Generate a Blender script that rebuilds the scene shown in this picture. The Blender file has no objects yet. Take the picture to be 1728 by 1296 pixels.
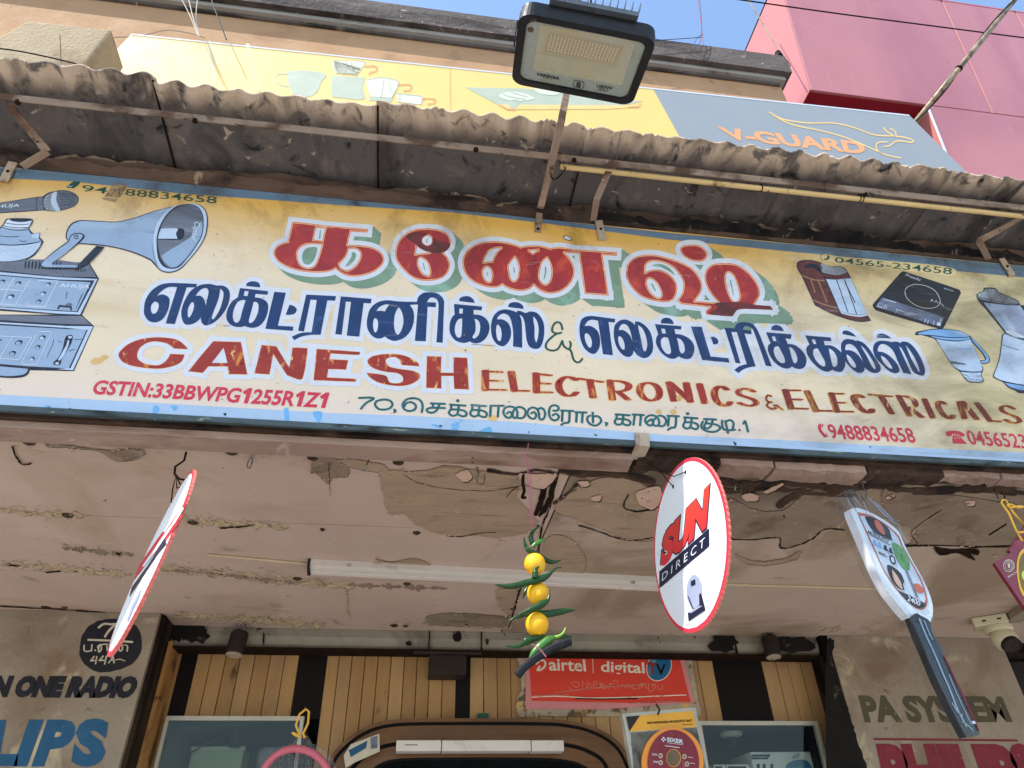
import bpy, math, random
from mathutils import Vector, Matrix
from mathutils.geometry import delaunay_2d_cdt, tessellate_polygon
random.seed(7)
R = math.radians
scene = bpy.context.scene
col = scene.collection

# ---------------------------------------------------------------- camera
FP = 1175.117                                    # focal length in px of a 1728 x 1296 picture
AX = Vector((0.98941262, 0.06441143, 0.1300532))    # world axes seen from the camera (right, down, forward)
AY = Vector((-0.14305093, 0.58396224, 0.7990773))
AZ = Vector((-0.02447645, -0.8092214, 0.58699372))
CAM = Vector((0, 0, 1.6))
cd = bpy.data.cameras.new('camera'); cam = bpy.data.objects.new('camera', cd); col.objects.link(cam)
right = Vector((AX[0], AY[0], AZ[0])); down = Vector((AX[1], AY[1], AZ[1])); fwd = Vector((AX[2], AY[2], AZ[2]))
cam.matrix_world = Matrix(((right.x, -down.x, -fwd.x, CAM.x), (right.y, -down.y, -fwd.y, CAM.y), (right.z, -down.z, -fwd.z, CAM.z), (0, 0, 0, 1)))
cd.sensor_width = 36; cd.lens = FP / 1728 * 36; cd.clip_start = 0.02; cd.clip_end = 3000
scene.camera = cam

# ---------------------------------------------------------------- light
SUN = Vector((-0.62, -0.36, 1.0)).normalized()
elev = math.asin(SUN.z); azim = math.atan2(SUN.x, SUN.y)
w = bpy.data.worlds.new('World'); scene.world = w; w.use_nodes = True
nt = w.node_tree; nt.nodes.clear()
sky = nt.nodes.new('ShaderNodeTexSky'); sky.sky_type = 'NISHITA'; sky.sun_disc = False
sky.sun_elevation = elev; sky.sun_rotation = azim; sky.air_density = 1.3; sky.dust_density = 0.6; sky.ozone_density = 2.0
bg = nt.nodes.new('ShaderNodeBackground'); bg.inputs[1].default_value = 0.15
wo = nt.nodes.new('ShaderNodeOutputWorld')
nt.links.new(sky.outputs[0], bg.inputs[0]); nt.links.new(bg.outputs[0], wo.inputs[0])
sd = bpy.data.lights.new('sun', 'SUN'); sd.energy = 3.2; sd.angle = R(0.5); sd.color = (1, .95, .87)
so = bpy.data.objects.new('sun', sd); col.objects.link(so); so.location = (0, 0, 30)
so.rotation_euler = SUN.to_track_quat('Z', 'Y').to_euler()
scene.view_settings.view_transform = 'Standard'; scene.view_settings.look = 'None'
scene.view_settings.exposure = 1.15; scene.view_settings.gamma = 1; scene.view_settings.use_curve_mapping = False
scene.cycles.max_bounces = 8; scene.cycles.diffuse_bounces = 5; scene.cycles.transparent_max_bounces = 16

# ---------------------------------------------------------------- object helpers
W = {}                                            # world position of the origin every object uses
def tag(o, label=None, cat=None, group=None, kind=None):
    if label: o['label'] = label
    if cat: o['category'] = cat
    if group: o['group'] = group
    if kind: o['kind'] = kind
    return o
def thing(name, label, cat, loc, group=None):
    o = bpy.data.objects.new(name, None); col.objects.link(o); o.empty_display_size = .05
    o.location = loc; W[o] = Vector(loc)
    return tag(o, label, cat, group)
def mesh(name, vf, m, parent=None, smooth=False, label=None, cat=None, group=None, kind=None, base=None):
    verts, faces = vf
    o0 = W[parent] if parent else (Vector(base) if base else Vector((0, 0, 0)))
    me = bpy.data.meshes.new(name)
    me.from_pydata([Vector(v) - o0 for v in verts], [], faces); me.update()
    if smooth:
        for p in me.polygons: p.use_smooth = True
    if m: me.materials.append(m)
    o = bpy.data.objects.new(name, me); col.objects.link(o)
    if parent: o.parent = parent
    else: o.location = o0
    W[o] = o0
    return tag(o, label, cat, group, kind)
def bevel(o, width=.002, seg=2, ang=30):
    b = o.modifiers.new('bevel', 'BEVEL'); b.width = width; b.segments = seg; b.limit_method = 'ANGLE'; b.angle_limit = R(ang)
    return o
def join(*vfs):
    V, Fc = [], []
    for v, f in vfs:
        n = len(V); V += [Vector(p) for p in v]; Fc += [tuple(i + n for i in q) for q in f]
    return V, Fc
def box(a, b):
    x0, y0, z0 = a; x1, y1, z1 = b
    V = [Vector(p) for p in ((x0,y0,z0),(x1,y0,z0),(x1,y1,z0),(x0,y1,z0),(x0,y0,z1),(x1,y0,z1),(x1,y1,z1),(x0,y1,z1))]
    return V, [(0,3,2,1),(4,5,6,7),(0,1,5,4),(1,2,6,5),(2,3,7,6),(3,0,4,7)]
def obox(c, u, v, n, su, sv, sn):                  # oriented box
    c = Vector(c); V = []
    for k in (-1, 1):
        for a, b in ((-1,-1),(1,-1),(1,1),(-1,1)): V.append(c + u*(a*su/2) + v*(b*sv/2) + n*(k*sn/2))
    return V, [(0,3,2,1),(4,5,6,7),(0,1,5,4),(1,2,6,5),(2,3,7,6),(3,0,4,7)]
def prism(poly, off):                              # 3-D polygon pushed along a vector
    poly = [Vector(p) for p in poly]; off = Vector(off); n = len(poly)
    V = poly + [p + off for p in poly]
    tr = tessellate_polygon([poly]) if n > 4 else None
    if tr: Fc = [tuple(t) for t in tr] + [tuple(i + n for i in reversed(t)) for t in tr]
    else: Fc = [tuple(range(n)), tuple(range(2*n-1, n-1, -1))]
    Fc += [(i, i + n, (i+1) % n + n, (i+1) % n) for i in range(n)]
    return V, Fc
def frame_of(d):
    d = d.normalized(); a = Vector((0,0,1)) if abs(d.z) < .9 else Vector((1,0,0))
    u = d.cross(a).normalized(); return u, d.cross(u).normalized()
def tube(path, r, sides=8, cap=True, flat=1.0):    # r: a number or one per point
    path = [Vector(p) for p in path]; n = len(path); V, Fc = [], []
    rr = r if isinstance(r, (list, tuple)) else [r] * n
    u = None
    for i, p in enumerate(path):
        d = (path[min(i+1, n-1)] - path[max(i-1, 0)]).normalized()
        if u is None: u, v = frame_of(d)
        else:
            u = (u - d * u.dot(d)).normalized(); v = d.cross(u)
        for k in range(sides):
            a = 2 * math.pi * k / sides
            V.append(p + (u * math.cos(a) + v * (math.sin(a) * flat)) * rr[i])
    for i in range(n - 1):
        for k in range(sides):
            a = i*sides + k; b = i*sides + (k+1) % sides
            Fc.append((a, b, b + sides, a + sides))
    if cap: Fc += [tuple(reversed(range(sides))), tuple(range((n-1)*sides, n*sides))]
    return V, Fc
def lathe(c, axis, prof, sides=24, u=None):        # prof: (distance along the axis, radius)
    c = Vector(c); axis = Vector(axis).normalized()
    if u is None: u, v = frame_of(axis)
    else: v = axis.cross(u)
    V, Fc = [], []
    for h, r in prof:
        for k in range(sides):
            a = 2*math.pi*k/sides; V.append(c + axis*h + (u*math.cos(a) + v*math.sin(a))*r)
    for i in range(len(prof) - 1):
        for k in range(sides):
            a = i*sides+k; b = i*sides+(k+1) % sides
            Fc.append((a, b, b+sides, a+sides))
    Fc += [tuple(reversed(range(sides))), tuple(range((len(prof)-1)*sides, len(prof)*sides))]
    return V, Fc
def bar(path, width, thick, wdir):                 # flat iron strap along a path, wide along wdir
    path = [Vector(p) for p in path]; wdir = Vector(wdir).normalized(); V, Fc = [], []
    n = len(path)
    for i, p in enumerate(path):
        d = (path[min(i+1, n-1)] - path[max(i-1, 0)]).normalized()
        a = (wdir - d * wdir.dot(d)).normalized(); b = d.cross(a)
        for s, t in ((-1,-1),(1,-1),(1,1),(-1,1)): V.append(p + a*(s*width/2) + b*(t*thick/2))
    for i in range(n-1):
        for k in range(4): Fc.append((i*4+k, i*4+(k+1) % 4, i*4+4+(k+1) % 4, i*4+4+k))
    Fc += [(3,2,1,0), tuple(range((n-1)*4, n*4))]
    return V, Fc

# ---------------------------------------------------------------- from a pixel of the photograph to a place on a real plane
def ray(px, py):
    v = Vector((px - 864, py - 648, FP)); return Vector((AX.dot(v), AY.dot(v), AZ.dot(v)))
class Pl:
    def __init__(s, n, p):
        s.n = Vector(n).normalized(); s.p = Vector(p)
        if s.n.dot(CAM - s.p) < 0: s.n = -s.n
        s.u, _ = (s.n.cross(Vector((0,0,1))).normalized() if abs(s.n.z) < .95 else Vector((1,0,0)), 0)
    def at(s, px, py, lift=0.0):
        r = ray(px, py); return CAM + r * (s.n.dot(s.p + s.n*lift - CAM) / s.n.dot(r))
def vray(px, py, Y): r = ray(px, py); return CAM + r * (Y / r.y)       # the point at depth Y
def zray(px, py, z): r = ray(px, py); return CAM + r * ((z - 1.6) / r.z)

def parse(s, T=(0, 0, 1)):
    out = []
    for t in s.split():
        c = t.endswith('!'); x, y = t.rstrip('!').split(',')
        out.append((T[0] + float(x)/T[2], T[1] + float(y)/T[2], c))
    return out
def smooth(pts, closed=True, n=4):
    N = len(pts); P = [Vector(p[:2]) for p in pts]; C = [len(p) > 2 and p[2] for p in pts]
    res = []
    rng = range(N) if closed else range(N-1)
    for i in rng:
        j = (i+1) % N; p, q = P[i], P[j]; L = (q-p).length
        if L < 1e-6: continue
        def tan(k, out):
            if C[k] or (not closed and k in (0, N-1)): return None
            t = (P[(k+1) % N] - P[k-1]) / 2
            return t * min(1, L / max(t.length, 1e-9))
        a, b = tan(i, 1), tan(j, 0)
        res.append((p.x, p.y, C[i]))
        if a is None and b is None: continue
        if a is None: a = (q-p)*1.5 - b*.5
        if b is None: b = (q-p)*1.5 - a*.5
        for k in range(1, n):
            t = k/n; t2, t3 = t*t, t*t*t
            v = p*(2*t3-3*t2+1) + a*(t3-2*t2+t) + q*(-2*t3+3*t2) + b*(t3-t2)
            res.append((v.x, v.y, False))
    if not closed: res.append((P[-1].x, P[-1].y, True))
    return res
def ringq(c, wd):
    out = []; N = len(c)
    for i in range(N):
        a, b = c[i], c[(i+1) % N]; p, q = Vector(a[:2]), Vector(b[:2]); d = q - p
        if d.length < 1e-6: continue
        d.normalize(); m = Vector((-d.y, d.x)) * wd
        ea = d * (wd if a[2] else wd*.35); eb = d * (wd if b[2] else wd*.35)
        out.append([p-ea-m, q+eb-m, q+eb+m, p-ea+m])
    return out
def nib(path, a, b, k=12):                         # the sweep of an elliptic brush along a path
    E = [Vector((a*math.cos(2*math.pi*i/k), b*math.sin(2*math.pi*i/k))) for i in range(k)]
    out = []
    P = [Vector(p[:2]) for p in path]
    if len(P) == 1: return [[P[0] + e for e in E]]
    for p, q in zip(P, P[1:]):
        if (q-p).length < 1e-6: continue
        pts = sorted([(v.x, v.y) for v in [p+e for e in E] + [q+e for e in E]])
        def half(ps):
            h = []
            for t in ps:
                while len(h) > 1 and (h[-1][0]-h[-2][0])*(t[1]-h[-2][1]) - (h[-1][1]-h[-2][1])*(t[0]-h[-2][0]) <= 1e-9: h.pop()
                h.append(t)
            return h
        out.append([Vector(t) for t in half(pts)[:-1] + half(pts[::-1])[:-1]])
    return out
def union(adds, subs=()):                          # triangles inside any of adds and outside all of subs
    V, Fc = [], []
    for poly in list(adds) + list(subs):
        P = [(p[0], p[1]) for p in poly]
        A = sum(P[i-1][0]*P[i][1] - P[i][0]*P[i-1][1] for i in range(len(P)))
        if A < 0: P.reverse()
        n = len(V); V += [Vector(p) for p in P]; Fc.append(list(range(n, n+len(P))))
    na = len(adds)
    v, e, f, ov, oe, of = delaunay_2d_cdt(V, [], Fc, 1, 1e-4, True)
    keep = [tuple(t) for t, o in zip(f, of) if any(i < na for i in o) and not any(i >= na for i in o)]
    used = sorted({i for t in keep for i in t}); mp = {i: k for k, i in enumerate(used)}
    return [v[i] for i in used], [tuple(mp[i] for i in t) for t in keep]
def decal(name, plane, shape2d, m, lift, parent, label=None):
    lift = .0001 + lift * .35
    v2, f = shape2d
    V = [plane.at(p[0], p[1], lift) for p in v2]
    Fc = []
    for t in f:
        nn = (V[t[1]]-V[t[0]]).cross(V[t[2]]-V[t[0]])
        Fc.append(t if nn.dot(plane.n) > 0 else tuple(reversed(t)))
    return mesh(name, (V, Fc), m, parent, label=label)
def merge2(shapes):
    V, Fc = [], []
    for v, f in shapes:
        n = len(V); V += list(v); Fc += [tuple(i+n for i in t) for t in f]
    return V, Fc
def lineart(strokes, T, wd, closed=False):          # pen lines given as point strings
    q = []
    for s in strokes: q += nib(smooth(parse(s, T), closed), wd, wd, 8)
    return union(q)
# text from the built-in font, fitted to four corners (TL, TR, BR, BL)
def textshape(s, quad, bold=0.0, shear=0.0, ref=None, res=3):
    c = bpy.data.curves.new('t', 'FONT'); c.body = s; c.offset = bold; c.shear = shear; c.resolution_u = res
    o = bpy.data.objects.new('t', c); col.objects.link(o); bpy.context.view_layer.update()
    me = bpy.data.meshes.new_from_object(o)
    P = [v.co.copy() for v in me.vertices]; Fc = [tuple(p.vertices) for p in me.polygons]
    bpy.data.objects.remove(o); bpy.data.curves.remove(c); bpy.data.meshes.remove(me)
    x0 = min(p.x for p in P); x1 = max(p.x for p in P); y0 = min(p.y for p in P); y1 = max(p.y for p in P)
    if ref: y0, y1 = ref
    TL, TR, BR, BL = [Vector(q) for q in quad]
    out = []
    for p in P:
        u = (p.x-x0)/(x1-x0); t = (y1-p.y)/(y1-y0)
        out.append((TL*(1-u)+TR*u)*(1-t) + (BL*(1-u)+BR*u)*t)
    return out, Fc
def tq(T, *pts): return [(T[0]+x/T[2], T[1]+y/T[2]) for x, y in pts]

# ---------------------------------------------------------------- materials
def mat(name, base, rough=.6, var=.12, scale=6.0, layers=(), bump=0.0, bscale=40.0, metal=0.0, stretch=(1,1,1), grad=None, spec=.32, coat=0, coatr=.3, alpha=None, trans=0, sss=0, ior=None):
    """layers: (colour, scale, lo, hi, stretch) noise-masked stains; grad: (axis, lo, hi, colour) a painted gradient"""
    m = bpy.data.materials.new(name); m.use_nodes = True; nt = m.node_tree; N = nt.nodes; L = nt.links
    b = N['Principled BSDF']; geo = N.new('ShaderNodeNewGeometry')
    def noise(sc, st, det=6, dist=.3, off=0):
        mp = N.new('ShaderNodeMapping'); mp.inputs['Scale'].default_value = st; mp.inputs['Location'].default_value = (off, off*.7, off*.3)
        L.new(geo.outputs['Position'], mp.inputs['Vector'])
        n = N.new('ShaderNodeTexNoise'); n.inputs['Scale'].default_value = sc; n.inputs['Detail'].default_value = det
        n.inputs['Roughness'].default_value = .6; n.inputs['Distortion'].default_value = dist
        L.new(mp.outputs[0], n.inputs['Vector']); return n.outputs['Fac']
    def remap(x, lo, hi, a=0, c=1):
        r = N.new('ShaderNodeMapRange'); r.inputs[1].default_value = lo; r.inputs[2].default_value = hi
        r.inputs[3].default_value = a; r.inputs[4].default_value = c; L.new(x, r.inputs[0]); return r.outputs[0]
    def mix(f, A, B):
        x = N.new('ShaderNodeMix'); x.data_type = 'RGBA'
        if isinstance(f, (int, float)): x.inputs[0].default_value = f
        else: L.new(f, x.inputs[0])
        for k, s in ((6, A), (7, B)):
            if isinstance(s, tuple): x.inputs[k].default_value = (*s[:3], 1)
            else: L.new(s, x.inputs[k])
        return x.outputs[2]
    c = tuple(base)
    cur = mix(remap(noise(scale, stretch), .3, .7), tuple(v*(1-var) for v in c), tuple(min(1, v*(1+var)) for v in c))
    if grad:
        for ax, lo, hi, gc in grad:
            sp = N.new('ShaderNodeSeparateXYZ'); L.new(geo.outputs['Position'], sp.inputs[0])
            ad = N.new('ShaderNodeMath'); ad.operation = 'MULTIPLY_ADD'; ad.inputs[1].default_value = abs(hi-lo)*.9; 
            L.new(noise(2.2, (1,1,1), 3, .2, 3.1), ad.inputs[0]); L.new(sp.outputs['XYZ'.index(ax)], ad.inputs[2])
            off = abs(hi-lo)*.45
            cur = mix(remap(ad.outputs[0], lo+off, hi+off), cur, gc)
    for i, ly in enumerate(layers):
        lc, sc, lo, hi = ly[:4]; st = ly[4] if len(ly) > 4 else (1,1,1)
        cur = mix(remap(noise(sc, st, 8, .6, 5.3*(i+1)), lo, hi), cur, tuple(lc))
    L.new(cur, b.inputs['Base Color'])
    rn = remap(noise(scale*3, (1,1,1), 4, 0, 9), .3, .7, max(0, rough-.08), min(1, rough+.1)); L.new(rn, b.inputs['Roughness'])
    b.inputs['Metallic'].default_value = metal; b.inputs['Specular IOR Level'].default_value = spec
    if coat: b.inputs['Coat Weight'].default_value = coat; b.inputs['Coat Roughness'].default_value = coatr
    if trans: b.inputs['Transmission Weight'].default_value = trans
    if sss: b.inputs['Subsurface Weight'].default_value = sss; b.inputs['Subsurface Radius'].default_value = (.01,.006,.003)
    if ior: b.inputs['IOR'].default_value = ior
    if alpha is not None: b.inputs['Alpha'].default_value = alpha
    if bump:
        bp = N.new('ShaderNodeBump'); bp.inputs['Strength'].default_value = 1; bp.inputs['Distance'].default_value = bump
        L.new(noise(bscale, stretch, 5, 0, 2), bp.inputs['Height']); L.new(bp.outputs[0], b.inputs['Normal'])
    return m
def film(name, tint=(.9,.92,.95), base=.05, gain=.9, rough=.08, wrinkle=.02, ws=18):
    """thin clear plastic or glass: see-through with Fresnel reflections"""
    m = bpy.data.materials.new(name); m.use_nodes = True; nt = m.node_tree; N = nt.nodes; L = nt.links; N.clear()
    out = N.new('ShaderNodeOutputMaterial'); mx = N.new('ShaderNodeMixShader'); tr = N.new('ShaderNodeBsdfTransparent'); gl = N.new('ShaderNodeBsdfGlossy'); fr = N.new('ShaderNodeLayerWeight'); pw = N.new('ShaderNodeMath'); pw.operation = 'POWER'; pw.inputs[1].default_value = 4; ma = N.new('ShaderNodeMath')
    tr.inputs[0].default_value = (*tint, 1); gl.inputs['Roughness'].default_value = rough; fr.inputs[0].default_value = .5
    ma.operation = 'MULTIPLY_ADD'; ma.inputs[1].default_value = gain; ma.inputs[2].default_value = base; L.new(fr.outputs['Facing'], pw.inputs[0]); L.new(pw.outputs[0], ma.inputs[0]); L.new(ma.outputs[0], mx.inputs[0])
    geo = N.new('ShaderNodeNewGeometry'); mp = N.new('ShaderNodeMapping'); mp.inputs['Scale'].default_value = (1,1,.35); no = N.new('ShaderNodeTexNoise'); no.inputs['Scale'].default_value = ws; no.inputs['Detail'].default_value = 3; no.inputs['Distortion'].default_value = 1.5
    L.new(geo.outputs['Position'], mp.inputs[0]); L.new(mp.outputs[0], no.inputs['Vector']); bp = N.new('ShaderNodeBump'); bp.inputs['Distance'].default_value = wrinkle; L.new(no.outputs['Fac'], bp.inputs['Height'])
    if wrinkle: L.new(bp.outputs[0], gl.inputs['Normal']); L.new(bp.outputs[0], fr.inputs['Normal'])
    L.new(tr.outputs[0], mx.inputs[1]); L.new(gl.outputs[0], mx.inputs[2]); L.new(mx.outputs[0], out.inputs[0]); return m
def srgb(r, g, b, k=1.0):
    f = lambda v: ((v/255+.055)/1.055)**2.4 if v > 10 else v/255/12.92
    return tuple(min(.95, f(v)*k) for v in (r, g, b))

# ================================================================ materials of the place
RUST = (.10,.045,.02)
m_soffit = mat('soffit_paint', srgb(192,168,152), .7, .07, 3, bump=.003, bscale=14, layers=[
    (srgb(170,144,122), 1.6, .52, .68), (srgb(134,112,96), 4, .62, .76), (srgb(70,54,44), 34, .70, .73), (srgb(214,192,172), 46, .69, .72)])
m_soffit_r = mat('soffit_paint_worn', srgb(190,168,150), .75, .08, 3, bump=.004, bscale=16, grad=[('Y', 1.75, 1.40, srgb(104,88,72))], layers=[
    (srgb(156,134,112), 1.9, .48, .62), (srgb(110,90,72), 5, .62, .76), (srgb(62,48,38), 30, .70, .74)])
m_peel = mat('bare_board', srgb(166,142,118), .8, .10, 9, bump=.003, layers=[(srgb(138,114,90), 6, .55, .68, (1,5,1)), (srgb(192,168,144), 40, .65, .69), (srgb(92,70,54), 18, .68, .73, (1,3,1))])
m_strip = mat('bare_strip', srgb(184,164,132), .8, .12, 12, bump=.003, layers=[(srgb(214,196,158), 40, .56, .64), (srgb(120,98,76), 16, .62, .70), (srgb(62,46,36), 50, .68, .72)])
m_peel_g = mat('bare_board_grey', srgb(142,124,106), .85, .14, 7, bump=.005, layers=[(srgb(104,84,66), 7, .52, .68), (srgb(178,158,134), 50, .63, .67)])
m_crack = mat('crack_dirt_and_shadow', srgb(40,28,21), .95, .4, 30, spec=.05)  # also colours the drawn shadows of hanging flakes and awning seams
m_flake = mat('paint_flake', srgb(205,172,152), .7, .1, 20, layers=[(srgb(90,66,50), 60, .62, .66)])
m_trim = mat('trim_board', srgb(162,136,122), .7, .2, 5, bump=.004, stretch=(.4,1,1), layers=[(srgb(120,90,74), 6, .5, .66, (.6,1,3)), (srgb(200,178,162), 12, .64, .72), (srgb(60,42,34), 26, .66, .71, (.6,1,2))])
m_rot = mat('rotten_wood', srgb(74,54,42), .9, .4, 14, bump=.02, bscale=30, stretch=(.5,1,1), layers=[(srgb(30,20,15), 8, .45, .6), (srgb(150,125,105), 18, .64, .7)])
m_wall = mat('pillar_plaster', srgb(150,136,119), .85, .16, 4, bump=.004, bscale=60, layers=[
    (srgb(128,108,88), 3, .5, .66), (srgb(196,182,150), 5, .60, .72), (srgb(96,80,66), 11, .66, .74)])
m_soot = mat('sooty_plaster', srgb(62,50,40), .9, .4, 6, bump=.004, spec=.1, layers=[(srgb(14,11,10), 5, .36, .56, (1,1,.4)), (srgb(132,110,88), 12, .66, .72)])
m_lintel = mat('lintel_paint', srgb(146,140,124), .6, .12, 6, bump=.002, layers=[(srgb(104,94,80), 4, .5, .66), (srgb(28,20,15), 9, .64, .68), (srgb(60,44,32), 26, .66, .70)])
m_plank = mat('plank_laminate', srgb(172,134,86), .5, .10, 5, stretch=(3,3,.5), bump=.0006, layers=[(srgb(150,114,70), 3, .50, .70), (srgb(90,62,36), 14, .66, .74, (1,1,.4)), (srgb(70,50,32), 60, .70, .73)])
m_pldark = mat('dark_board', srgb(24,19,20), .5, .2, 6, stretch=(6,6,.4), spec=.1)
m_brown = mat('door_frame_wood', srgb(112,78,46), .45, .18, 4, stretch=(.4,1,3), layers=[(srgb(84,56,32), 5, .5, .66, (.3,1,3))])
m_black = mat('black_band', srgb(20,17,17), .5, .2, 10, spec=.1)
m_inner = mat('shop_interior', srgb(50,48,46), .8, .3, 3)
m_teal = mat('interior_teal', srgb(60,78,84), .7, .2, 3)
m_ground = mat('street_concrete', (.34,.32,.29), .9, .2, 3, layers=[((.24,.22,.2), 1.2, .5, .62)], bump=.01, bscale=60)
m_slab = mat('pavement_concrete', (.46,.43,.39), .85, .15, 2, layers=[((.24,.22,.2), 2, .52, .66)], bump=.006, bscale=50)
m_sheet = mat('asbestos_sheet', srgb(158,136,116), .9, .16, 7, bump=.004, bscale=70, layers=[
    (srgb(104,90,80), 3.2, .40, .58), (srgb(62,54,50), 4.5, .46, .62), (srgb(36,31,30), 9, .56, .68), (srgb(196,178,156), 26, .64, .70)])
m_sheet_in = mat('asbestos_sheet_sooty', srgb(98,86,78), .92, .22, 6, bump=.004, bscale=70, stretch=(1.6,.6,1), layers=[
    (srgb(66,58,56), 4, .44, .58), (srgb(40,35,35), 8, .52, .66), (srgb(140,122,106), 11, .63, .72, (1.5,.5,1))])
m_angle = mat('painted_angle_iron', srgb(150,128,110), .65, .2, 14, bump=.002, layers=[(srgb(92,66,50), 9, .5, .62), (srgb(58,36,24), 22, .62, .68), (srgb(205,195,180), 16, .66, .7)])
m_strap = mat('weathered_strap', srgb(178,160,140), .6, .16, 14, bump=.002, layers=[(srgb(112,82,60), 10, .55, .64), (srgb(60,38,26), 24, .62, .68)])
m_pipe = mat('yellow_pipe', srgb(214,184,128), .45, .1, 8, layers=[(srgb(130,98,64), 12, .60, .68), (srgb(84,54,36), 30, .66, .7)])
m_ledge = mat('ledge_board', srgb(96,76,64), .85, .3, 9, bump=.012, bscale=25, stretch=(.5,1,1.6), layers=[(srgb(46,35,30), 6, .46, .6), (srgb(156,134,112), 14, .64, .7)])
m_moss = mat('black_mould', srgb(36,31,28), .95, .4, 30, bump=.012, bscale=90, layers=[(srgb(120,106,90), 34, .60, .66), (srgb(14,12,11), 9, .45, .55)])

# ================================================================ ground
mesh('ground', ([(-400,-400,0),(400,-400,0),(400,400,0),(-400,400,0)], [(0,1,2,3)]), m_ground, kind='structure')
mesh('pavement', box((-30,1.1,0),(30,12,.12)), m_slab, kind='structure')

# ================================================================ soffit over the shop front
ZS = 2.4
def S(px, py, lift=0.0): return zray(px, py, ZS - lift)
SOF = Pl((0,0,-1), (0,0,ZS))
xs1 = (S(945,795).x + S(866,1050).x)/2
sof = thing('canopy_soffit', 'peeling mauve-pink painted board ceiling under the shop canopy', 'ceiling', (0.3, 2.0, ZS)); sof['kind'] = 'structure'; del sof['category']; del sof['label']
Yr = [1.396, (S(0,855).y + S(503,892).y)/2, (S(0,952).y + S(600,987).y)/2, 2.72]
for i in range(3):
    mesh('ceiling_board', box((-2.6, Yr[i]+.0012, ZS), (xs1-.0025, Yr[i+1]-.0012, ZS+.012)), m_soffit, sof)
ym = (S(1300,987).y + S(1500,994).y)/2; ycr = (S(1500,920).y + S(1700,922).y)/2
for a, b in ((1.396, ycr), (ycr, ym), (ym, 2.72)):
    mesh('ceiling_board', box((xs1+.0025, a+.0012, ZS), (4.8, b-.0012, ZS+.012)), m_soffit_r, sof)
mesh('canopy_slab', box((-2.6,1.36,ZS+.014),(4.8,4.2,ZS+.13)), m_soot, sof)
def blob(pts, T, jit=2.2, seed=1, n=6):
    rnd = random.Random(seed); c = smooth(parse(pts, T), True, n)
    return [(x + rnd.uniform(-jit, jit)/T[2], y + rnd.uniform(-jit, jit)/T[2], f) for x, y, f in c]
K1 = (560,620,2.88); K2 = (1128,680,2.88); K3 = (0,560,2.88); K4 = (0,900,3.2727); K5 = (400,900,3.2727)
patches = [
 (K1, m_peel, '235,520 280,500 420,505 560,480 700,500 820,520 900,540 905,640 960,700 1000,760 960,800 820,850 780,900 740,940 640,975 800,1000 900,985 1010,1000 1000,900 940,820 800,830 640,815 520,810 400,760 350,715 280,715 255,640'),
 (K1, m_peel, '1090,700 1200,740 1350,800 1450,840 1570,830 1590,700 1560,610 1450,540 1300,540 1180,600 1110,640'),
 (K1, m_peel, '1060,820 1140,825 1190,860 1230,930 1215,1000 1100,1000 1030,990 1020,900'),
 (K1, m_peel_g, '460,1215 560,1195 700,1200 830,1210 860,1260 700,1262 560,1258 470,1250'),
 (K1, m_peel, '810,1080 900,1080 900,1130 870,1200 830,1180 800,1120'),
 (K1, m_peel, '20,450 120,450 260,480 270,520 160,500 60,480'),
 (K1, m_peel, '215,935 300,945 400,930 480,965 350,965 240,960'),
 (K3, m_peel_g, '220,540 380,560 540,580 640,570 700,590 660,620 560,625 480,580 340,565 230,560'),
 (K3, m_peel_g, '1540,600 1600,605 1690,650 1690,700 1610,710 1600,740 1570,720 1540,690 1510,680'),
 (K2, m_peel_g, '300,640 380,660 540,655 560,700 640,690 720,640 820,600 860,560 860,420 700,420 560,520 420,520 290,470'),
 (K2, m_peel_g, '1050,420 1300,440 1600,480 1727,520 1727,690 1500,695 1300,690 1180,690 1200,620 1080,560'),
 (K2, m_peel, '330,740 420,770 560,760 640,720 620,760 480,790 380,780'),
]
FLK = []
def flakes(c, seed, dens=.10, size=1.0):          # little curls of paint that hang from the edge of a bare patch
    rnd = random.Random(seed)
    for k in range(0, len(c)):
        if rnd.random() > dens: continue
        x, y = c[k][:2]; a = rnd.uniform(0, 6.28); s = rnd.uniform(1.2, 4.2)*size; h = rnd.uniform(.002, .007)
        P0 = S(x, y, .0012); P1 = S(x+s*math.cos(a), y+.6*s*math.sin(a), .0012); P2 = S(x+s*1.1*math.cos(a+1.2), y+.7*s*math.sin(a+1.2), h); P3 = S(x+s*.5*math.cos(a+2), y+.4*s*math.sin(a+2), h*.8)
        FLK.append(([P0, P1, P2, P3], [(0,1,2), (0,2,3)]))
def strip(T, s, w0, mm, seed=1, edge=True):
    rnd = random.Random(seed); c = smooth(parse(s, T), False, 16); up, dn = [], []; ph = rnd.uniform(0, 6)
    for k, (x, y, f) in enumerate(c):
        e = min(1, k/3, (len(c)-1-k)/3); w = max(.0, w0/T[2]*(.42 + .30*math.sin(k*.53+ph) + .22*math.sin(k*1.27+ph*2.3) + .16*math.sin(k*2.9+ph*.7) + rnd.uniform(-.22,.30)))*e + .15; y += rnd.uniform(-.25,.25)*w0/T[2]
        up.append((x, y-w)); dn.append((x+.3, y+w*rnd.uniform(.7,1.2)))
    quads = [[up[k], up[k+1], dn[k+1], dn[k]] for k in range(len(c)-1)]
    if edge: decal('peeled_strip_edge', SOF, union([[(x+.3, y+.5) for x, y in q] for q in quads]), m_rot, .0004+seed*.0001, sof)
    decal('peeled_strip', SOF, union(quads), mm, .0024+seed*.0001, sof); flakes(up, seed, .3, .7); flakes(dn, seed+1, .3, .7)
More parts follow.
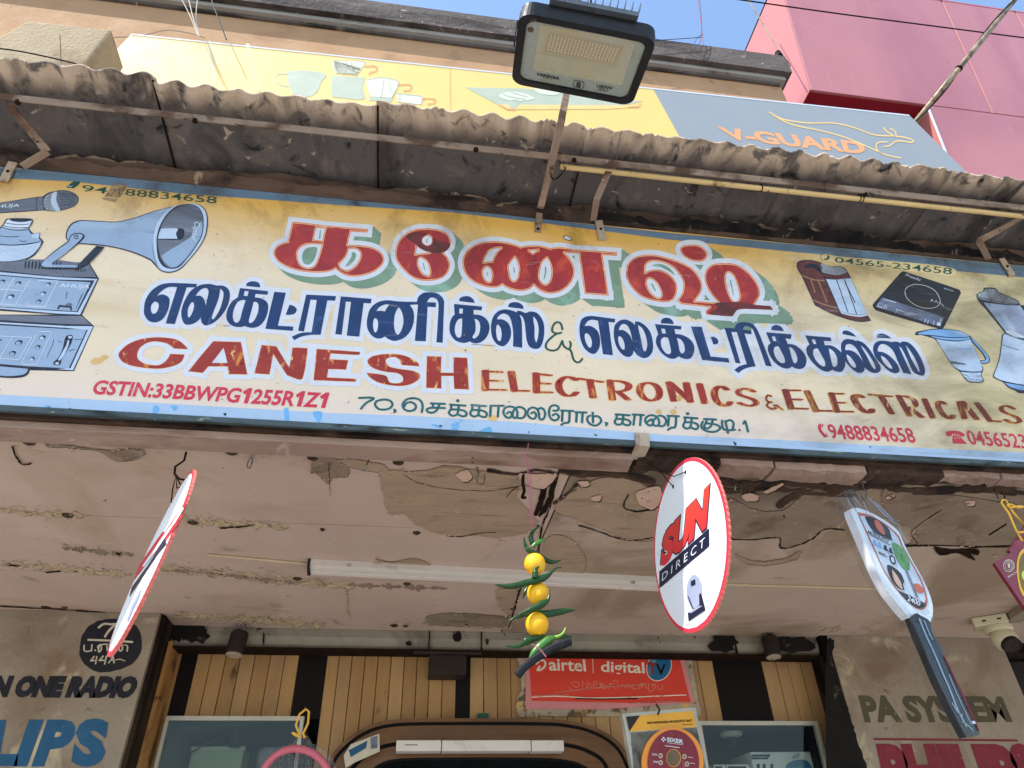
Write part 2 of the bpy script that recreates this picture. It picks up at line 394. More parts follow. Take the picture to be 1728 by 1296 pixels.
for i, (T, w, s) in enumerate(((K3,16,'0,862 120,880 300,890 440,893'), (K3,26,'880,910 1000,925 1150,938 1250,940 1400,948'), (K3,16,'300,1052 420,1062 540,1078 650,1082'), (K3,20,'0,1130 160,1140 300,1150 480,1170 640,1180'), (K3,24,'760,1145 900,1160 1080,1175 1300,1195 1500,1222 1727,1238'),
    (K5,18,'0,245 160,262 320,272 460,275 600,285'), (K5,16,'600,285 760,290 930,298 1160,305'), (K5,26,'590,300 612,350 608,400 620,455'), (K5,16,'0,475 120,490 300,500 480,512'), (K4,26,'940,460 1120,462 1340,472 1500,485 1727,500'), (K4,12,'900,205 1100,215 1300,235 1500,260 1700,275'), (K5,22,'1030,500 1200,485 1330,490 1460,480 1520,520'), (K3,10,'1540,1230 1640,1240 1727,1245'), (K2,10,'730,1115 840,1090 790,1110'))):
    strip(T, s, w, m_strip if i % 4 != 2 else m_peel_g, i+2, True)
for i, (T, mm, s) in enumerate(patches):
    b = blob(s, T, 3.0, i); flakes(b, i+40, .45, 1.2)
    edge = [(x+.5, y+.7, f) for x, y, f in b]
    decal('peeled_patch_edge', SOF, union([edge]), m_rot if i % 3 else m_flake, .0006+.0001*i+.0042, sof)
    decal('peeled_patch', SOF, union([b]), mm, .0066+.0001*i, sof)
CK = [0]
def crack(T, s, wd, mm=None, lift=.0016):
    CK[0] += 1; lift = .0082 + CK[0]*.00008
    rnd = random.Random(len(s)); p = smooth(parse(s, T), False, 5); out = []
    for k, (x, y, f) in enumerate(p):
        out.append((x + rnd.uniform(-.5,.5), y + rnd.uniform(-.5,.5)))
    q = []
    for k in range(len(out)-1):
        ww = wd * rnd.uniform(.5, 1.3); q += nib(out[k:k+2], ww, ww, 6)
    decal('crack', SOF, union(q), mm or m_crack, lift, sof)
SPK = []
rnd = random.Random(77)
for ln_, n_ in ((((0,862),(440,895),K3),70), (((880,905),(1400,948),K3),60), (((0,1125),(640,1175),K3),80), (((760,1140),(1720,1240),K3),110), (((300,1045),(650,1082),K3),30), (((0,560),(1500,610),K3),60), (((940,440),(1720,500),K4),80), (((0,470),(600,500),K5),40), (((900,540),(1700,760),K2),70), (((60,480),(1000,600),K1),70)):
    (p0, p1, T_) = ln_
    for k in range(n_):
        t_ = rnd.random(); x = T_[0]+(p0[0]+(p1[0]-p0[0])*t_)/T_[2]; y = T_[1]+(p0[1]+(p1[1]-p0[1])*t_+rnd.gauss(0,16))/T_[2]; r_ = rnd.uniform(.5,2.2)
        q_ = [S(x+r_*rnd.uniform(1,1.9)*math.cos(a_), y+r_*.55*rnd.uniform(.6,1.3)*math.sin(a_), .0040) for a_ in (0,1.2,2.5,3.7,5)]; SPK.append((q_, [(0,1,2,3,4)]))
SV, SF = join(*SPK); mesh('paint_specks', (SV, SF), m_strip, sof)['kind'] = 'stuff'
FV, FF = join(*FLK); mesh('paint_curls', (FV, FF), m_flake, sof)['kind'] = 'stuff'
crack(K1, '1115,480! 1085,580 1060,680 1020,780 1005,900', 1.6); crack(K1, '915,1080 890,1160 860,1270', 1.5)
crack(K1, '560,820 640,822 720,805 800,803', .7); crack(K1, '1200,770 1300,800 1390,832 1470,842 1560,826', .9)
crack(K1, '990,715 1020,640 1040,570 1075,560 1050,660 1010,720', 4.5); crack(K1, '350,520 420,560 560,590 760,600 900,580', .5, m_rot)
crack(K1, '760,500 900,520 1000,500 1090,520', 2.5, m_rot); crack(K1, '1080,660 1140,620 1190,570 1230,560', 2.2, m_rot)
crack(K2, '280,660 400,665 540,655 545,705 620,695 700,660 760,615 860,620', 1.2); crack(K2, '1130,690 1200,690 1210,680 1180,630 1250,570 1330,520', .8)
crack(K2, '1150,695 1300,692 1500,700 1727,693', 1.5); crack(K2, '540,500 580,470 620,450 680,390', 5, m_rot); crack(K2, '1560,640 1640,590', 1.2)
crack(K2, '250,380 400,400 600,390 860,420 1000,400 1200,430 1500,420 1727,440', 6, m_rot, .0013)
crack(K2, '250,400 300,430 500,420 700,440 900,450', 4, m_rot, .0012); crack(K1, '1120,500 1250,520 1400,520 1560,560', 6, m_rot, .0013)
crack(K1, '1440,620 1420,680 1480,700 1560,690', 1.5, m_rot); crack(K3, '60,560 80,610 110,645 150,640', 1.6); crack(K3, '1070,955 1150,950 1240,940', 1.1)
crack(K3, '30,1135 90,1140', 1); crack(K3, '225,1170 290,1165', 1); crack(K3, '1600,640 1600,720 1605,800', .5); crack(K4, '0,405 300,420 600,440 900,450', 1.0)
crack(K5, '430,225 330,240 200,150 0,145', .5, m_flake) if False else None
for s in ('505,880 560,860 590,880 570,920 500,930', ): pass
# torn board piece on the right, dark behind
decal('torn_hole', SOF, union([blob('1290,700 1320,705 1350,710 1420,712 1505,712 1505,740 1470,735 1495,768 1440,745 1400,730 1320,742', K2, 2, 3)]), m_crack, .0112, sof)
for T, s in ((K2, '355,450 400,440 440,455 430,475 380,478'), (K2,'460,430 555,390 560,400 480,440'), (K2,'1060,455 1100,445 1095,460 1060,468'), (K2,'1445,475 1490,478 1485,500 1455,498'),
             (K1,'910,515 980,520 1090,515 1080,545 1030,590 940,570'), (K1,'1195,555 1245,555 1250,575 1215,578'), (K1,'1260,630 1310,622 1300,650 1265,645'), (K1,'1490,600 1590,580 1600,640 1560,690 1500,670 1480,630'), (K1,'600,520 660,500 680,540 640,555')):
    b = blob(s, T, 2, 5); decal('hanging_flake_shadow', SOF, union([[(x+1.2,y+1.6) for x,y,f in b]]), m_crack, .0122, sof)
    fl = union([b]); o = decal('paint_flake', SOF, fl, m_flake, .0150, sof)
# round washers that hold the boards
for T, x, y, r in ((K3,140,535,11),(K3,1125,583,11),(K3,1520,610,10.5),(K3,330,890,10),(K3,938,924,9.5),(K3,1445,1198,8),(K3,578,1075,5),(K3,1568,958,4.5),(K1,323,460,10),(K1,412,802,7),(K1,365,1050,7),(K1,880,1170,6.5),(K1,303,1253,7),(K1,360,1255,5),(K4,254,408,8),(K4,358,408,5),(K1,1000,766,3),(K1,655,1245,4),(K2,560,545,3)):
    c = S(T[0]+x/T[2], T[1]+y/T[2]); rr = r/1175.0*(c-CAM).dot(fwd)*.92
    mesh('washer', lathe(c - Vector((0,0,0)), (0,0,-1), [(0,rr*1.0),(.002,rr),(.0035,rr*.82),(.003,rr*.45),(.007,rr*.32),(.0075,rr*.1)], 18), mat_w if 'mat_w' in globals() else globals().setdefault('mat_w', mat('rusty_washer', srgb(84,70,58), .6, .3, 60, metal=.4, layers=[(srgb(40,26,18), 40, .5, .6)])), sof)
# thin painted conduit along the ceiling
conm = mat('conduit', srgb(196,176,146), .6, .12, 9, layers=[(srgb(120,98,76), 14, .6, .7)])
def conduit(a, b): mesh('ceiling_conduit', tube([S(*a)-Vector((0,0,.004)), S(*b)-Vector((0,0,.004))], .0045, 6), conm, sof)
conduit((1215,984),(1500,992)); conduit((352,934),(526,950))

# ================================================================ pillars, lintel, planks
YL, YR, YP = 2.55, 2.66, 2.78
xl = (vray(272,1039,YL).x + vray(197,1294,YL).x)/2
xr = (vray(1395,1076,YR).x + vray(1462,1296,YR).x)/2; xr2 = vray(1700,1110,YR).x
PL = Pl((0,-1,0),(0,YL,0)); PR = Pl((0,-1,0),(0,YR,0)); PP = Pl((0,-1,0),(0,YP,0))
pl = thing('masonry_pillar', 'grimy plaster pillar painted with black IN ONE RADIO lettering on the left', 'pillar', (xl-.8, YL+.3, 0))
mesh('pillar_body', box((xl-1.7, YL, .1),(xl, YL+.55, ZS-.001)), m_wall, pl)
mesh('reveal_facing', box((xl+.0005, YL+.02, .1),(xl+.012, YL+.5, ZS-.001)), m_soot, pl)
pr = thing('masonry_pillar', 'grimy plaster pillar with PA SYSTEM lettering under the security camera', 'pillar', (xr+.4, YR+.3, 0))
mesh('pillar_body', box((xr, YR, .1),(xr2, YR+.5, ZS-.001)), m_wall, pr)
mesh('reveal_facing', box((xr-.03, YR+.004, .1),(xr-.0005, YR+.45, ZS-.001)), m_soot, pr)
smk = mat('smoke_stain', srgb(20,16,14), .95, .4, 9, layers=[(srgb(96,80,64), 12, .62, .70)])
sc = parse('650,575! 700,590 690,640 720,760 760,900 800,1050 850,1200 875,1296! 640,1296! 640,900!', (1200,900,3.2727))
decal('smoke_stain', PR, union([blob('655,578! 682,600 668,680 700,800 730,900 775,1030 812,1150 862,1290! 862,1400! 640,1400! 630,900! 640,600!', (1200,900,3.2727), 5, 4)]) , smk, .0008, pr)
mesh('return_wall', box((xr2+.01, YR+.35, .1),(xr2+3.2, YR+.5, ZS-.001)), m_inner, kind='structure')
# lintel (steel shutter box) and ledge
zl = vray(858,1099,2.70).z
lin = thing('shutter_box', 'long pale grey rolling shutter box with rust spots above the wooden planks', 'shutter box', ((xl+xr)/2, 2.75, zl))
prof = [(2.70+.012, zl), (2.70, zl+.012), (2.694, zl+.04), (2.70, zl+.07), (2.715, ZS-.002), (2.90, ZS-.002), (2.90, zl)]
xa, xb = xl+.013, xr-.031
V = [Vector((x, y, z)) for x in (xa, xb) for y, z in prof]; n = len(prof)
mesh('box_casing', (V, [tuple(range(n)), tuple(range(2*n-1,n-1,-1))] + [(i, i+n, (i+1)%n+n, (i+1)%n) for i in range(n)]), m_lintel, lin)
mesh('bottom_lip', box((xa, 2.688, zl-.006),(xb, 2.775, zl-.0005)), m_crack, lin)
for px in (724.5, 812.5, 1240):
    X = vray(px,1080,2.69).x; mesh('joint_strip', box((X-.002, 2.688, zl+.002),(X+.002, 2.70, ZS-.004)), m_crack, lin)
LI = Pl((0,-1,0),(0,2.688,0))
for i, (x, y, sx, sy) in enumerate(((402,1073,9,12),(328,1068,30,22),(1220,1085,26,20),(772,1075,9,10),(445,1078,2,14),(1330,1088,50,16),(1236,1083,3,13),(690,1086,6,5),(822,1083,4,6),(300,1066,16,20))):
    rnd = random.Random(i); bl = [(x + sx*math.cos(a)*rnd.uniform(.6,1.1), y + sy*math.sin(a)*rnd.uniform(.6,1.1)) for a in [k*.35 for k in range(18)]]
    decal('rust_stain', LI, union([bl]), smk, .0006+.0003*i, lin)
# the plank panelling
zb = 1.2
fas = thing('plank_fascia', 'panelling of narrow tan vertical planks with black strips above the door', 'panelling', ((xl+xr)/2, YP, zb))
seams = [284,(308.6,'d'),335.5,359,383.5,408,432.4,458.3,482.8,(506.5,'d'),553.7,574,595.6,617.6,639.3,661.3,683.6,705,726,748,(770.6,'d'),793.6]
x = 816.0
while x < 1165: seams.append(x); x += 22.35
seams += [1173.4,(1199,'d'),1280.5,1304,1323.8,1345,1366.5,1392]
DX0, DX1 = vray(585,1296,YP).x, vray(1050,1296,YP).x
mesh('backing_board', box((xa, YP+.0145, zb),(DX0, YP+.03, zl+.02)), m_crack, fas)
mesh('backing_board', box((DX1, YP+.0145, zb),(xb, YP+.03, zl+.02)), m_crack, fas)
ztop = vray(800,1250,YP).z
mesh('backing_board', box((DX0+.001, YP+.0145, ztop),(DX1-.001, YP+.03, zl+.02)), m_crack, fas)
def plank_bottom(x0, x1):
    if x1 < DX0 or x0 > DX1: return zb
    e = min(abs(x0-DX0), abs(x1-DX0), abs(DX1-x1), abs(DX1-x0)); return ztop - (.0 if e > .09 else (.09-e)*1.3)
XS = [(vray(s[0] if isinstance(s, tuple) else s, 1098.6, YP).x, isinstance(s, tuple)) for s in seams]
m_planks = [m_plank] + [mat('plank_laminate', srgb(*c), .5, .12, 5, stretch=(3,3,.5), bump=.0006, layers=[(srgb(140,104,62), 3, .5, .7), (srgb(84,58,34), 12, .65, .73, (1,1,.4)), (srgb(60,44,30), 70, .69, .72)]) for c in ((162,124,78),(176,140,94),(168,132,90))]
for (x0, dk), (x1, _) in zip(XS, XS[1:]):
    j = random.uniform(-.0016,.0016)
    if dk: o = mesh('dark_strip_board', box((x0+.0006, YP+.003, plank_bottom(x0, x1)),(x1-.0006, YP+.014, zl+.015)), m_pldark, fas)
    else: o = bevel(mesh('plank', box((x0+.0011, YP+j, plank_bottom(x0, x1)),(x1-.0011, YP+.013+j, zl+.015)), random.choice(m_planks), fas), .0015, 1)
m_side = mat('side_board_wood', srgb(168,122,70), .5, .15, 4, stretch=(3,3,.5), layers=[(srgb(96,64,36), 5, .5, .66), (srgb(50,32,20), 12, .64, .7)])
mesh('side_board', box((xa+.002, YL+.12, zb),(xa+.014, YP-.002, zl+.01)), m_side, fas)
mesh('side_board', box((XS[-1][0]-.01, YR+.05, zb),(XS[-1][0]+.004, YP-.002, zl-.007)), m_side, fas)

# ================================================================ door frame with the rounded top
arch = thing('arched_door_frame', 'brown wooden door surround with rounded corners and black bands', 'door frame', (.3, 2.74, .12))
def archc(off, Y):                                  # contour in pixels moved inwards by off
    pts = [(540,1500),(542,1330),(552,1290),(565,1266.7),(595.6,1239),(632,1220.8),(675,1213.5),(760,1212),(860,1212),(930,1213),(960,1216),(995.6,1224),(1032,1242),(1053.6,1263.6),(1069,1296),(1080,1340),(1084,1500)]
    out = []
    for i, p in enumerate(pts):
        a = Vector(pts[max(i-1,0)]); b = Vector(pts[min(i+1,len(pts)-1)]); d = (b-a).normalized(); nrm = Vector((-d.y, d.x))
        q = Vector(p) + nrm*off; out.append((q.x, q.y, i in (0, len(pts)-1)))
    return smooth(out, False, 4)
def band(name, o0, o1, Y, depth, m):
    a = [vray(p[0],p[1],Y) for p in archc(o0, Y)]; b = [vray(p[0],p[1],Y) for p in archc(o1, Y)]; n = len(a); D = Vector((0,depth,0))
    V = a + b + [p+D for p in a] + [p+D for p in b]
    Fc = []
    for i in range(n-1): Fc += [(i,i+1,n+i+1,n+i),(2*n+i+1,2*n+i,3*n+i,3*n+i+1),(i,2*n+i,2*n+i+1,i+1),(n+i+1,3*n+i+1,3*n+i,n+i)]
    Fc += [(0,n,3*n,2*n),(n-1,3*n-1,4*n-1,2*n-1)]
    return mesh(name, (V, Fc), m, arch)
band('outer_moulding', 0, 6, 2.735, .044, m_brown); band('black_band', 6.1, 12, 2.745, .034, m_black); band('wide_moulding', 12.1, 38, 2.738, .041, m_brown)
band('black_band', 38.1, 45, 2.748, .04, m_black); band('inner_moulding', 45.1, 66, 2.742, .06, m_brown); band('door_lining', 66.1, 70, 2.742, .4, m_black)
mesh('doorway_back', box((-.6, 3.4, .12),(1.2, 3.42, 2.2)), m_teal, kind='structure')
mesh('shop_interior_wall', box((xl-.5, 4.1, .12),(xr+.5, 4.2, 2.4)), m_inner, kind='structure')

# ================================================================ the painted sign board
def c255(r, g, b): return srgb(r, g, b)
TS = R(14.5); un = Vector((0, -math.sin(TS), math.cos(TS))); nn = Vector((0, -math.cos(TS), -math.sin(TS)))
SB = Vector((0.2, 1.30, 2.4197))
SG = Pl(nn, SB)
SH = (SG.at(864,364) - SG.at(864,731)).length
m_sign = mat('sign_ground_paint', srgb(234,214,184), .42, .05, 3, stretch=(.5,1,2), spec=.4,
    grad=[('Z', 2.78, 2.94, srgb(222,174,84)), ('Z', 2.56, 2.44, srgb(230,212,198)), ('X', .75, 1.5, srgb(210,194,150))],
    layers=[(srgb(216,190,148), 2.6, .58, .74, (.4,1,2)), (srgb(236,222,206), 5, .62, .74, (.35,1,2)), (srgb(170,146,104), 9, .69, .76, (.5,1,1.4)), (srgb(110,92,64), 60, .70, .73)])
m_blue_d = mat('sign_border_blue', srgb(98,124,148), .45, .14, 14, stretch=(.5,1,2), layers=[(srgb(120,150,176), 20, .62, .7, (.5,1,2)), (srgb(62,70,76), 10, .62, .72)])
m_blue_l = mat('sign_band_light_blue', srgb(172,197,224), .4, .05, 8, layers=[(srgb(112,172,222), 9, .68, .72), (srgb(60,72,84), 60, .72, .75)])
m_edge = mat('sign_edge_dirty_blue', srgb(74,88,92), .75, .25, 20, bump=.003, stretch=(.3,1,1), layers=[(srgb(38,42,42), 12, .5, .62, (.4,1,2)), (srgb(150,150,130), 45, .64, .68, (.4,1,2))])
m_white = mat('lettering_white', srgb(214,218,228), .45, .05, 14, layers=[(srgb(196,190,190), 18, .62, .74)])
m_halo = mat('lettering_halo', srgb(218,220,230), .45, .04, 14, layers=[(srgb(216,208,204), 12, .58, .72)])
m_navy = mat('lettering_navy', srgb(26,58,106), .5, .12, 26, stretch=(1,1,.4), layers=[(srgb(60,98,150), 34, .6, .72, (1,1,.4)), (srgb(46,58,84), 12, .62, .75)])
m_red = mat('lettering_crimson', srgb(166,48,52), .45, .16, 22, layers=[(srgb(212,84,58), 24, .53, .72, (1,1,.6)), (srgb(126,38,44), 9, .58, .74), (srgb(232,130,80), 52, .66, .72, (1,1,.5)), (srgb(96,50,40), 70, .70, .74)])
m_rim = mat('lettering_orange_rim', srgb(226,108,62), .4, .14, 26, layers=[(srgb(246,186,96), 34, .58, .68), (srgb(170,48,44), 22, .58, .7)])
m_gold = mat('lettering_gold_line', srgb(246,214,150), .4, .1, 40, layers=[(srgb(220,120,70), 30, .56, .66)])
m_redw = mat('lettering_worn_red', srgb(160,48,42), .45, .16, 24, layers=[(srgb(132,40,42), 14, .56, .72), (srgb(214,136,60), 44, .57, .66, (1,1,.35)), (srgb(246,212,130), 56, .62, .68, (1,1,.3))])
m_redw2 = mat('lettering_worn_maroon', srgb(122,44,44), .45, .16, 24, layers=[(srgb(176,122,50), 36, .54, .64, (1,1,.35)), (srgb(226,196,130), 48, .60, .68, (1,1,.3))])
m_ochre = mat('lettering_ochre_rim', srgb(236,176,100), .45, .12, 30, layers=[(srgb(200,90,60), 40, .55, .65)])
m_green_s = mat('drop_shade_green', srgb(122,150,128), .5, .14, 12, stretch=(1,1,2), layers=[(srgb(142,180,164), 10, .56, .7), (srgb(84,122,88), 16, .6, .74)])
m_green_line = mat('outline_green', srgb(78,120,92), .5, .1, 20)
m_teal_l = mat('lettering_teal', srgb(24,98,104), .4, .12, 30, layers=[(srgb(60,130,140), 50, .6, .7), (srgb(30,60,50), 20, .62, .74)])
m_dgreen = mat('lettering_dark_green', srgb(22,84,72), .45, .12, 30)
m_vinyl = mat('vinyl_red', srgb(206,48,76), .3, .05, 10, layers=[(srgb(186,40,56), 12, .6, .7)])
m_cream = mat('vinyl_edge_cream', srgb(236,224,206), .4, .04, 10)

sign = thing('painted_signboard', 'long hand-painted cream and blue shop signboard with big red and navy Tamil lettering', 'signboard', (.3, 1.31, 2.41))
x0, x1 = -1.9, 3.2
def sp(x, v, d=0): return Vector((x, SB.y, SB.z)) + un*v - nn*d           # v up the board, d into it
b0 = 0; b1 = SH
def slab(name, v0, v1, d0, d1, m):
    return mesh(name, prism([sp(x0,v0,d0), sp(x1,v0,d0), sp(x1,v1,d0), sp(x0,v1,d0)], -nn*(d1-d0)), m, sign)
slab('panel', .002, b1-.002, .0, .018, m_sign)
# borders follow the painted lines of the photograph
bt = [(-300,285),(0,300),(21,301.5),(120,306),(300,326),(600,348),(760,358),(905,375),(1128,404),(1400,431),(1600,456),(1728,468),(2600,550)]
top = [(-300,262),(0,281),(21,283),(300,309),(600,334),(864,364),(1128,393),(1400,417),(1600,437),(1728,449),(2600,531)]
decal('top_border', SG, union([top + bt[::-1]]), m_blue_d, .0006, sign)
bb = [(-300,650),(0,666),(200,676.5),(400,688),(560,697),(700,702),(864,711.5),(1128,734),(1350,744),(1560,756),(1728,764),(2600,809)]
bo = [(-300,678),(0,692.5),(300,708),(600,722),(864,734),(1128,752.5),(1400,769),(1728,785.5),(2600,834)]
decal('bottom_border', SG, union([bb + bo[::-1]]), m_blue_l, .0006, sign)
# wooden edge under the board, hanging slightly proud
mesh('lower_edge', prism([sp(x0,-.001,-.002), sp(x0,-.001,.030), sp(x0,-.011,.030), sp(x0,-.013,-.002)], (x1-x0,0,0)), m_edge, sign)
mesh('upper_edge', prism([sp(x0,b1,-.003), sp(x0,b1,.026), sp(x0,b1+.012,.026), sp(x0,b1+.012,-.003)], (x1-x0,0,0)), m_ledge, sign)

A_=(230,460,4.8); B_=(560,470,4.32); C_=(960,510,5.082); D_=(1240,520,4.8); E_=(440,360,4.8); F_=(760,380,5.76); G_=(1040,390,5.76)
GA=(190,560,4.67); ES=(540,570,6.171)
navy = [
 (A_, ['493,92! 483,120! 408,120! 312,417! 237,412! 330,118! 260,118 205,150 168,190! 215,176 262,200 270,240 255,310 215,375 160,403 100,390 65,340 62,290 75,220 120,150 190,100 260,85 350,85'], ['150,235 178,250 180,285 160,325 135,333 120,310 122,265']),
 (A_, ['600,92 650,105! 665,105! 710,108 750,140 758,200 735,280 680,360 620,410 560,428 530,405 522,365 530,350! 500,390 450,418 395,418 368,370 365,310 385,240 430,160 470,125 520,100 560,93'], ['460,240 468,270 455,320 430,363 418,355 418,300 440,250','480,190! 520,140 565,125 585,150 575,210 563,265! 548,215 520,188','680,130! 705,160 700,220 670,310 625,378! 612,370 625,320 660,230 675,170']),
 (A_, ['888,108! 900,82 940,70 985,78 1002,100 1002,120!'], []),
 (A_, ['840,125! 1068,150! 1062,180! 967,172! 960,200! 1020,212 1062,245 1068,300 1045,375 1000,430 940,448 900,440 878,432! 850,440 800,438 755,415 730,370 735,310 770,240 822,200!'], ['878,148! 910,150! 900,190! 870,187!','885,224! 858,222 820,240 790,300 782,360 795,398 820,403 840,380 858,310','950,238! 975,240 990,265 985,320 960,380 930,408 912,400 915,370 935,300']),
 (A_, ['1118,155! 1212,163! 1147,430! 1272,437! 1268,472! 1045,455!'], []),
 (A_, ['1240,260! 1275,270 1300,297 1285,330 1245,342 1210,340!'], []),
 (A_, ['1376,178! 1618,190! 1610,228! 1548,225! 1493,503! 1410,505 1340,518 1280,548! 1258,520! 1330,490 1420,482! 1462,222! 1412,218! 1358,478! 1310,470!'], []),
 (B_, ['65,130! 290,148! 284,182! 232,178! 200,424! 108,416! 140,170! 102,168! 72,410! 25,405!'], []),
 (B_, ['620,170! 630,135 660,108 700,100 760,105 800,130 818,165 818,200 808,468! 762,465! 778,200 770,160 745,140 715,142 695,172! 760,175! 757,210! 698,205! 685,458! 605,454! 628,190! 600,190 568,193! 592,230 600,290 580,370 530,430 460,455 410,440 388,422! 340,438 290,415 258,360 258,290 280,220 330,175 400,158 470,165 520,168'], ['325,238! 345,210 385,190 420,190! 400,215 388,240! 355,235','318,288 335,310 335,360 322,392 308,385 300,340 305,300','490,210! 512,250 522,310 510,370 485,408 465,395 453,340 458,270 475,225']),
 (B_, ['930,165! 932,145 960,130 1000,130 1030,150 1042,178!'], []),
 (B_, ['890,185! 1096,204! 1092,232! 1033,228! 1033,262! 1090,270 1135,305 1150,360 1130,425 1085,465 1040,472 1005,458! 960,470 900,450 862,400 858,340 872,290 895,262!'], ['930,218! 956,220! 953,256! 928,255!','950,290! 920,300 900,340 897,390 915,428 940,425 948,370','1040,292! 1070,310 1082,350 1070,410 1040,437 1025,425 1045,390 1048,340']),
 (B_, ['1286,208! 1292,185 1320,173 1360,175 1390,195 1398,222!'], []),
 (B_, ['1160,340 1175,280 1210,240 1260,225 1310,232 1349,247! 1350,235! 1380,238 1410,250 1440,240! 1490,248 1530,290 1548,350 1545,430 1520,500 1480,513 1440,495 1420,450 1412,380 1405,320 1390,280 1368,265! 1383,310 1387,400 1388,505! 1320,495! 1322,400 1310,320 1290,272 1250,255 1215,275 1205,298! 1250,300 1290,330 1307,390 1295,450 1255,492 1205,480 1170,430 1160,370'], ['1210,335 1230,360 1238,410 1228,455 1208,445 1197,390 1200,350','1468,275! 1495,310 1508,370 1500,440 1490,468! 1478,430 1478,360 1470,310']),
 (C_, ['115,140 150,122 200,118 260,125 398,143! 392,175! 340,168! 378,455! 292,445! 250,160! 200,150 160,165 135,205! 190,205 245,245 267,310 262,390 225,440 180,435 130,390 98,310 90,220 100,165'], ['150,265 180,290 198,340 190,385 170,385 145,340 135,285']),
 (C_, ['385,250 395,195 440,155 495,150 545,175 565,195! 568,165! 610,170 660,205 700,260 720,340 718,420 680,470 635,478 590,455 568,430 553,415! 545,450 510,470 460,450 410,385 388,310'], ['428,240! 440,205 470,185 505,205 530,260 545,340! 520,280 470,240','430,290 455,305 475,350 478,400 460,405 435,370 422,320','592,195! 630,225 660,290 672,370 655,422 635,400 620,320 600,240']),
 (C_, ['790,180! 795,150 825,133 865,138 890,160 900,188!'], []),
 (C_, ['737,187! 965,205! 963,235! 905,230! 915,272! 970,280 1030,310 1070,360 1075,420 1050,475 1010,488 960,475 942,463! 900,485 850,475 790,430 750,360 748,310 767,275!'], ['792,225! 822,228! 832,268! 800,268!','850,305! 815,300 790,325 795,385 830,435 860,445 876,425 868,370','925,305! 965,325 990,370 992,420 970,440 950,415 940,360']),
 (C_, ['1047,208! 1138,210! 1215,465! 1368,480! 1378,518! 1143,495!'], []),
 (C_, ['1215,298! 1250,298 1280,325 1275,355 1240,362!'], []),
 (C_, ['1333,218! 1422,225! 1428,200 1460,175 1510,172 1570,185 1610,225 1645,300 1741,550! 1690,545! 1600,290 1575,230 1545,210 1510,205 1490,235! 1565,243! 1567,275! 1505,268! 1603,550! 1540,560 1490,580 1455,608! 1418,582! 1460,550 1525,530! 1440,255! 1393,255! 1472,525! 1430,520!'], []),
 (D_, ['295,178! 300,150 335,135 375,150 398,186!'], []),
 (D_, ['252,195! 460,212! 455,250! 410,245! 430,290! 490,300 550,350 580,410 570,470 530,493 485,485 465,472! 425,490 370,475 310,425 270,350 270,305 290,285!'], ['300,228! 325,230! 337,268! 312,267!','355,310! 325,315 315,350 335,405 370,440 405,440 400,400','440,312! 475,335 503,390 503,435 480,445 462,400']),
 (D_, ['570,220! 775,237! 785,268! 720,265! 730,300! 790,305 850,345 890,400 893,470 865,515 820,512 790,498! 750,515 700,500 630,440 585,370 580,320 605,295!'], ['622,252! 650,255! 660,292! 637,290!','670,325! 640,335 635,375 660,425 700,465 730,470 728,430','760,325! 800,350 828,405 828,460 800,475 785,440']),
 (D_, ['873,210! 878,185 910,182 950,200 985,232!'], []),
 (D_, ['860,320 865,280 895,252 940,252 985,266! 990,260! 1040,280 1090,330 1135,400 1178,465 1180,505 1150,525 1105,520 1060,490 1048,478! 1050,505 1020,525 970,510 910,450 870,380'], ['895,340! 900,300 935,290 975,315 1010,370 1040,440! 1000,380 950,345','905,375 940,400 975,450 980,480 955,475 920,430','1020,300! 1060,340 1110,415 1140,480 1135,495 1110,470 1070,390 1040,340']),
 (D_, ['1152,240! 1155,215 1190,205 1235,220 1270,246!'], []),
 (D_, ['1120,340 1130,290 1170,265 1225,265 1270,275! 1310,270 1345,285! 1345,272! 1400,275 1455,320 1505,400 1540,490 1535,540 1500,545 1450,520 1425,480 1385,390 1350,325 1330,310! 1345,345 1432,537! 1365,525! 1320,430 1285,350 1240,305 1190,290 1160,320 1160,352! 1210,360 1270,400 1320,460 1335,510 1300,528 1250,510 1190,455 1140,400'], ['1185,385 1225,410 1265,460 1275,490 1245,480 1200,430','1385,300! 1420,345 1465,420 1495,500 1490,515 1470,480 1425,400']),
]
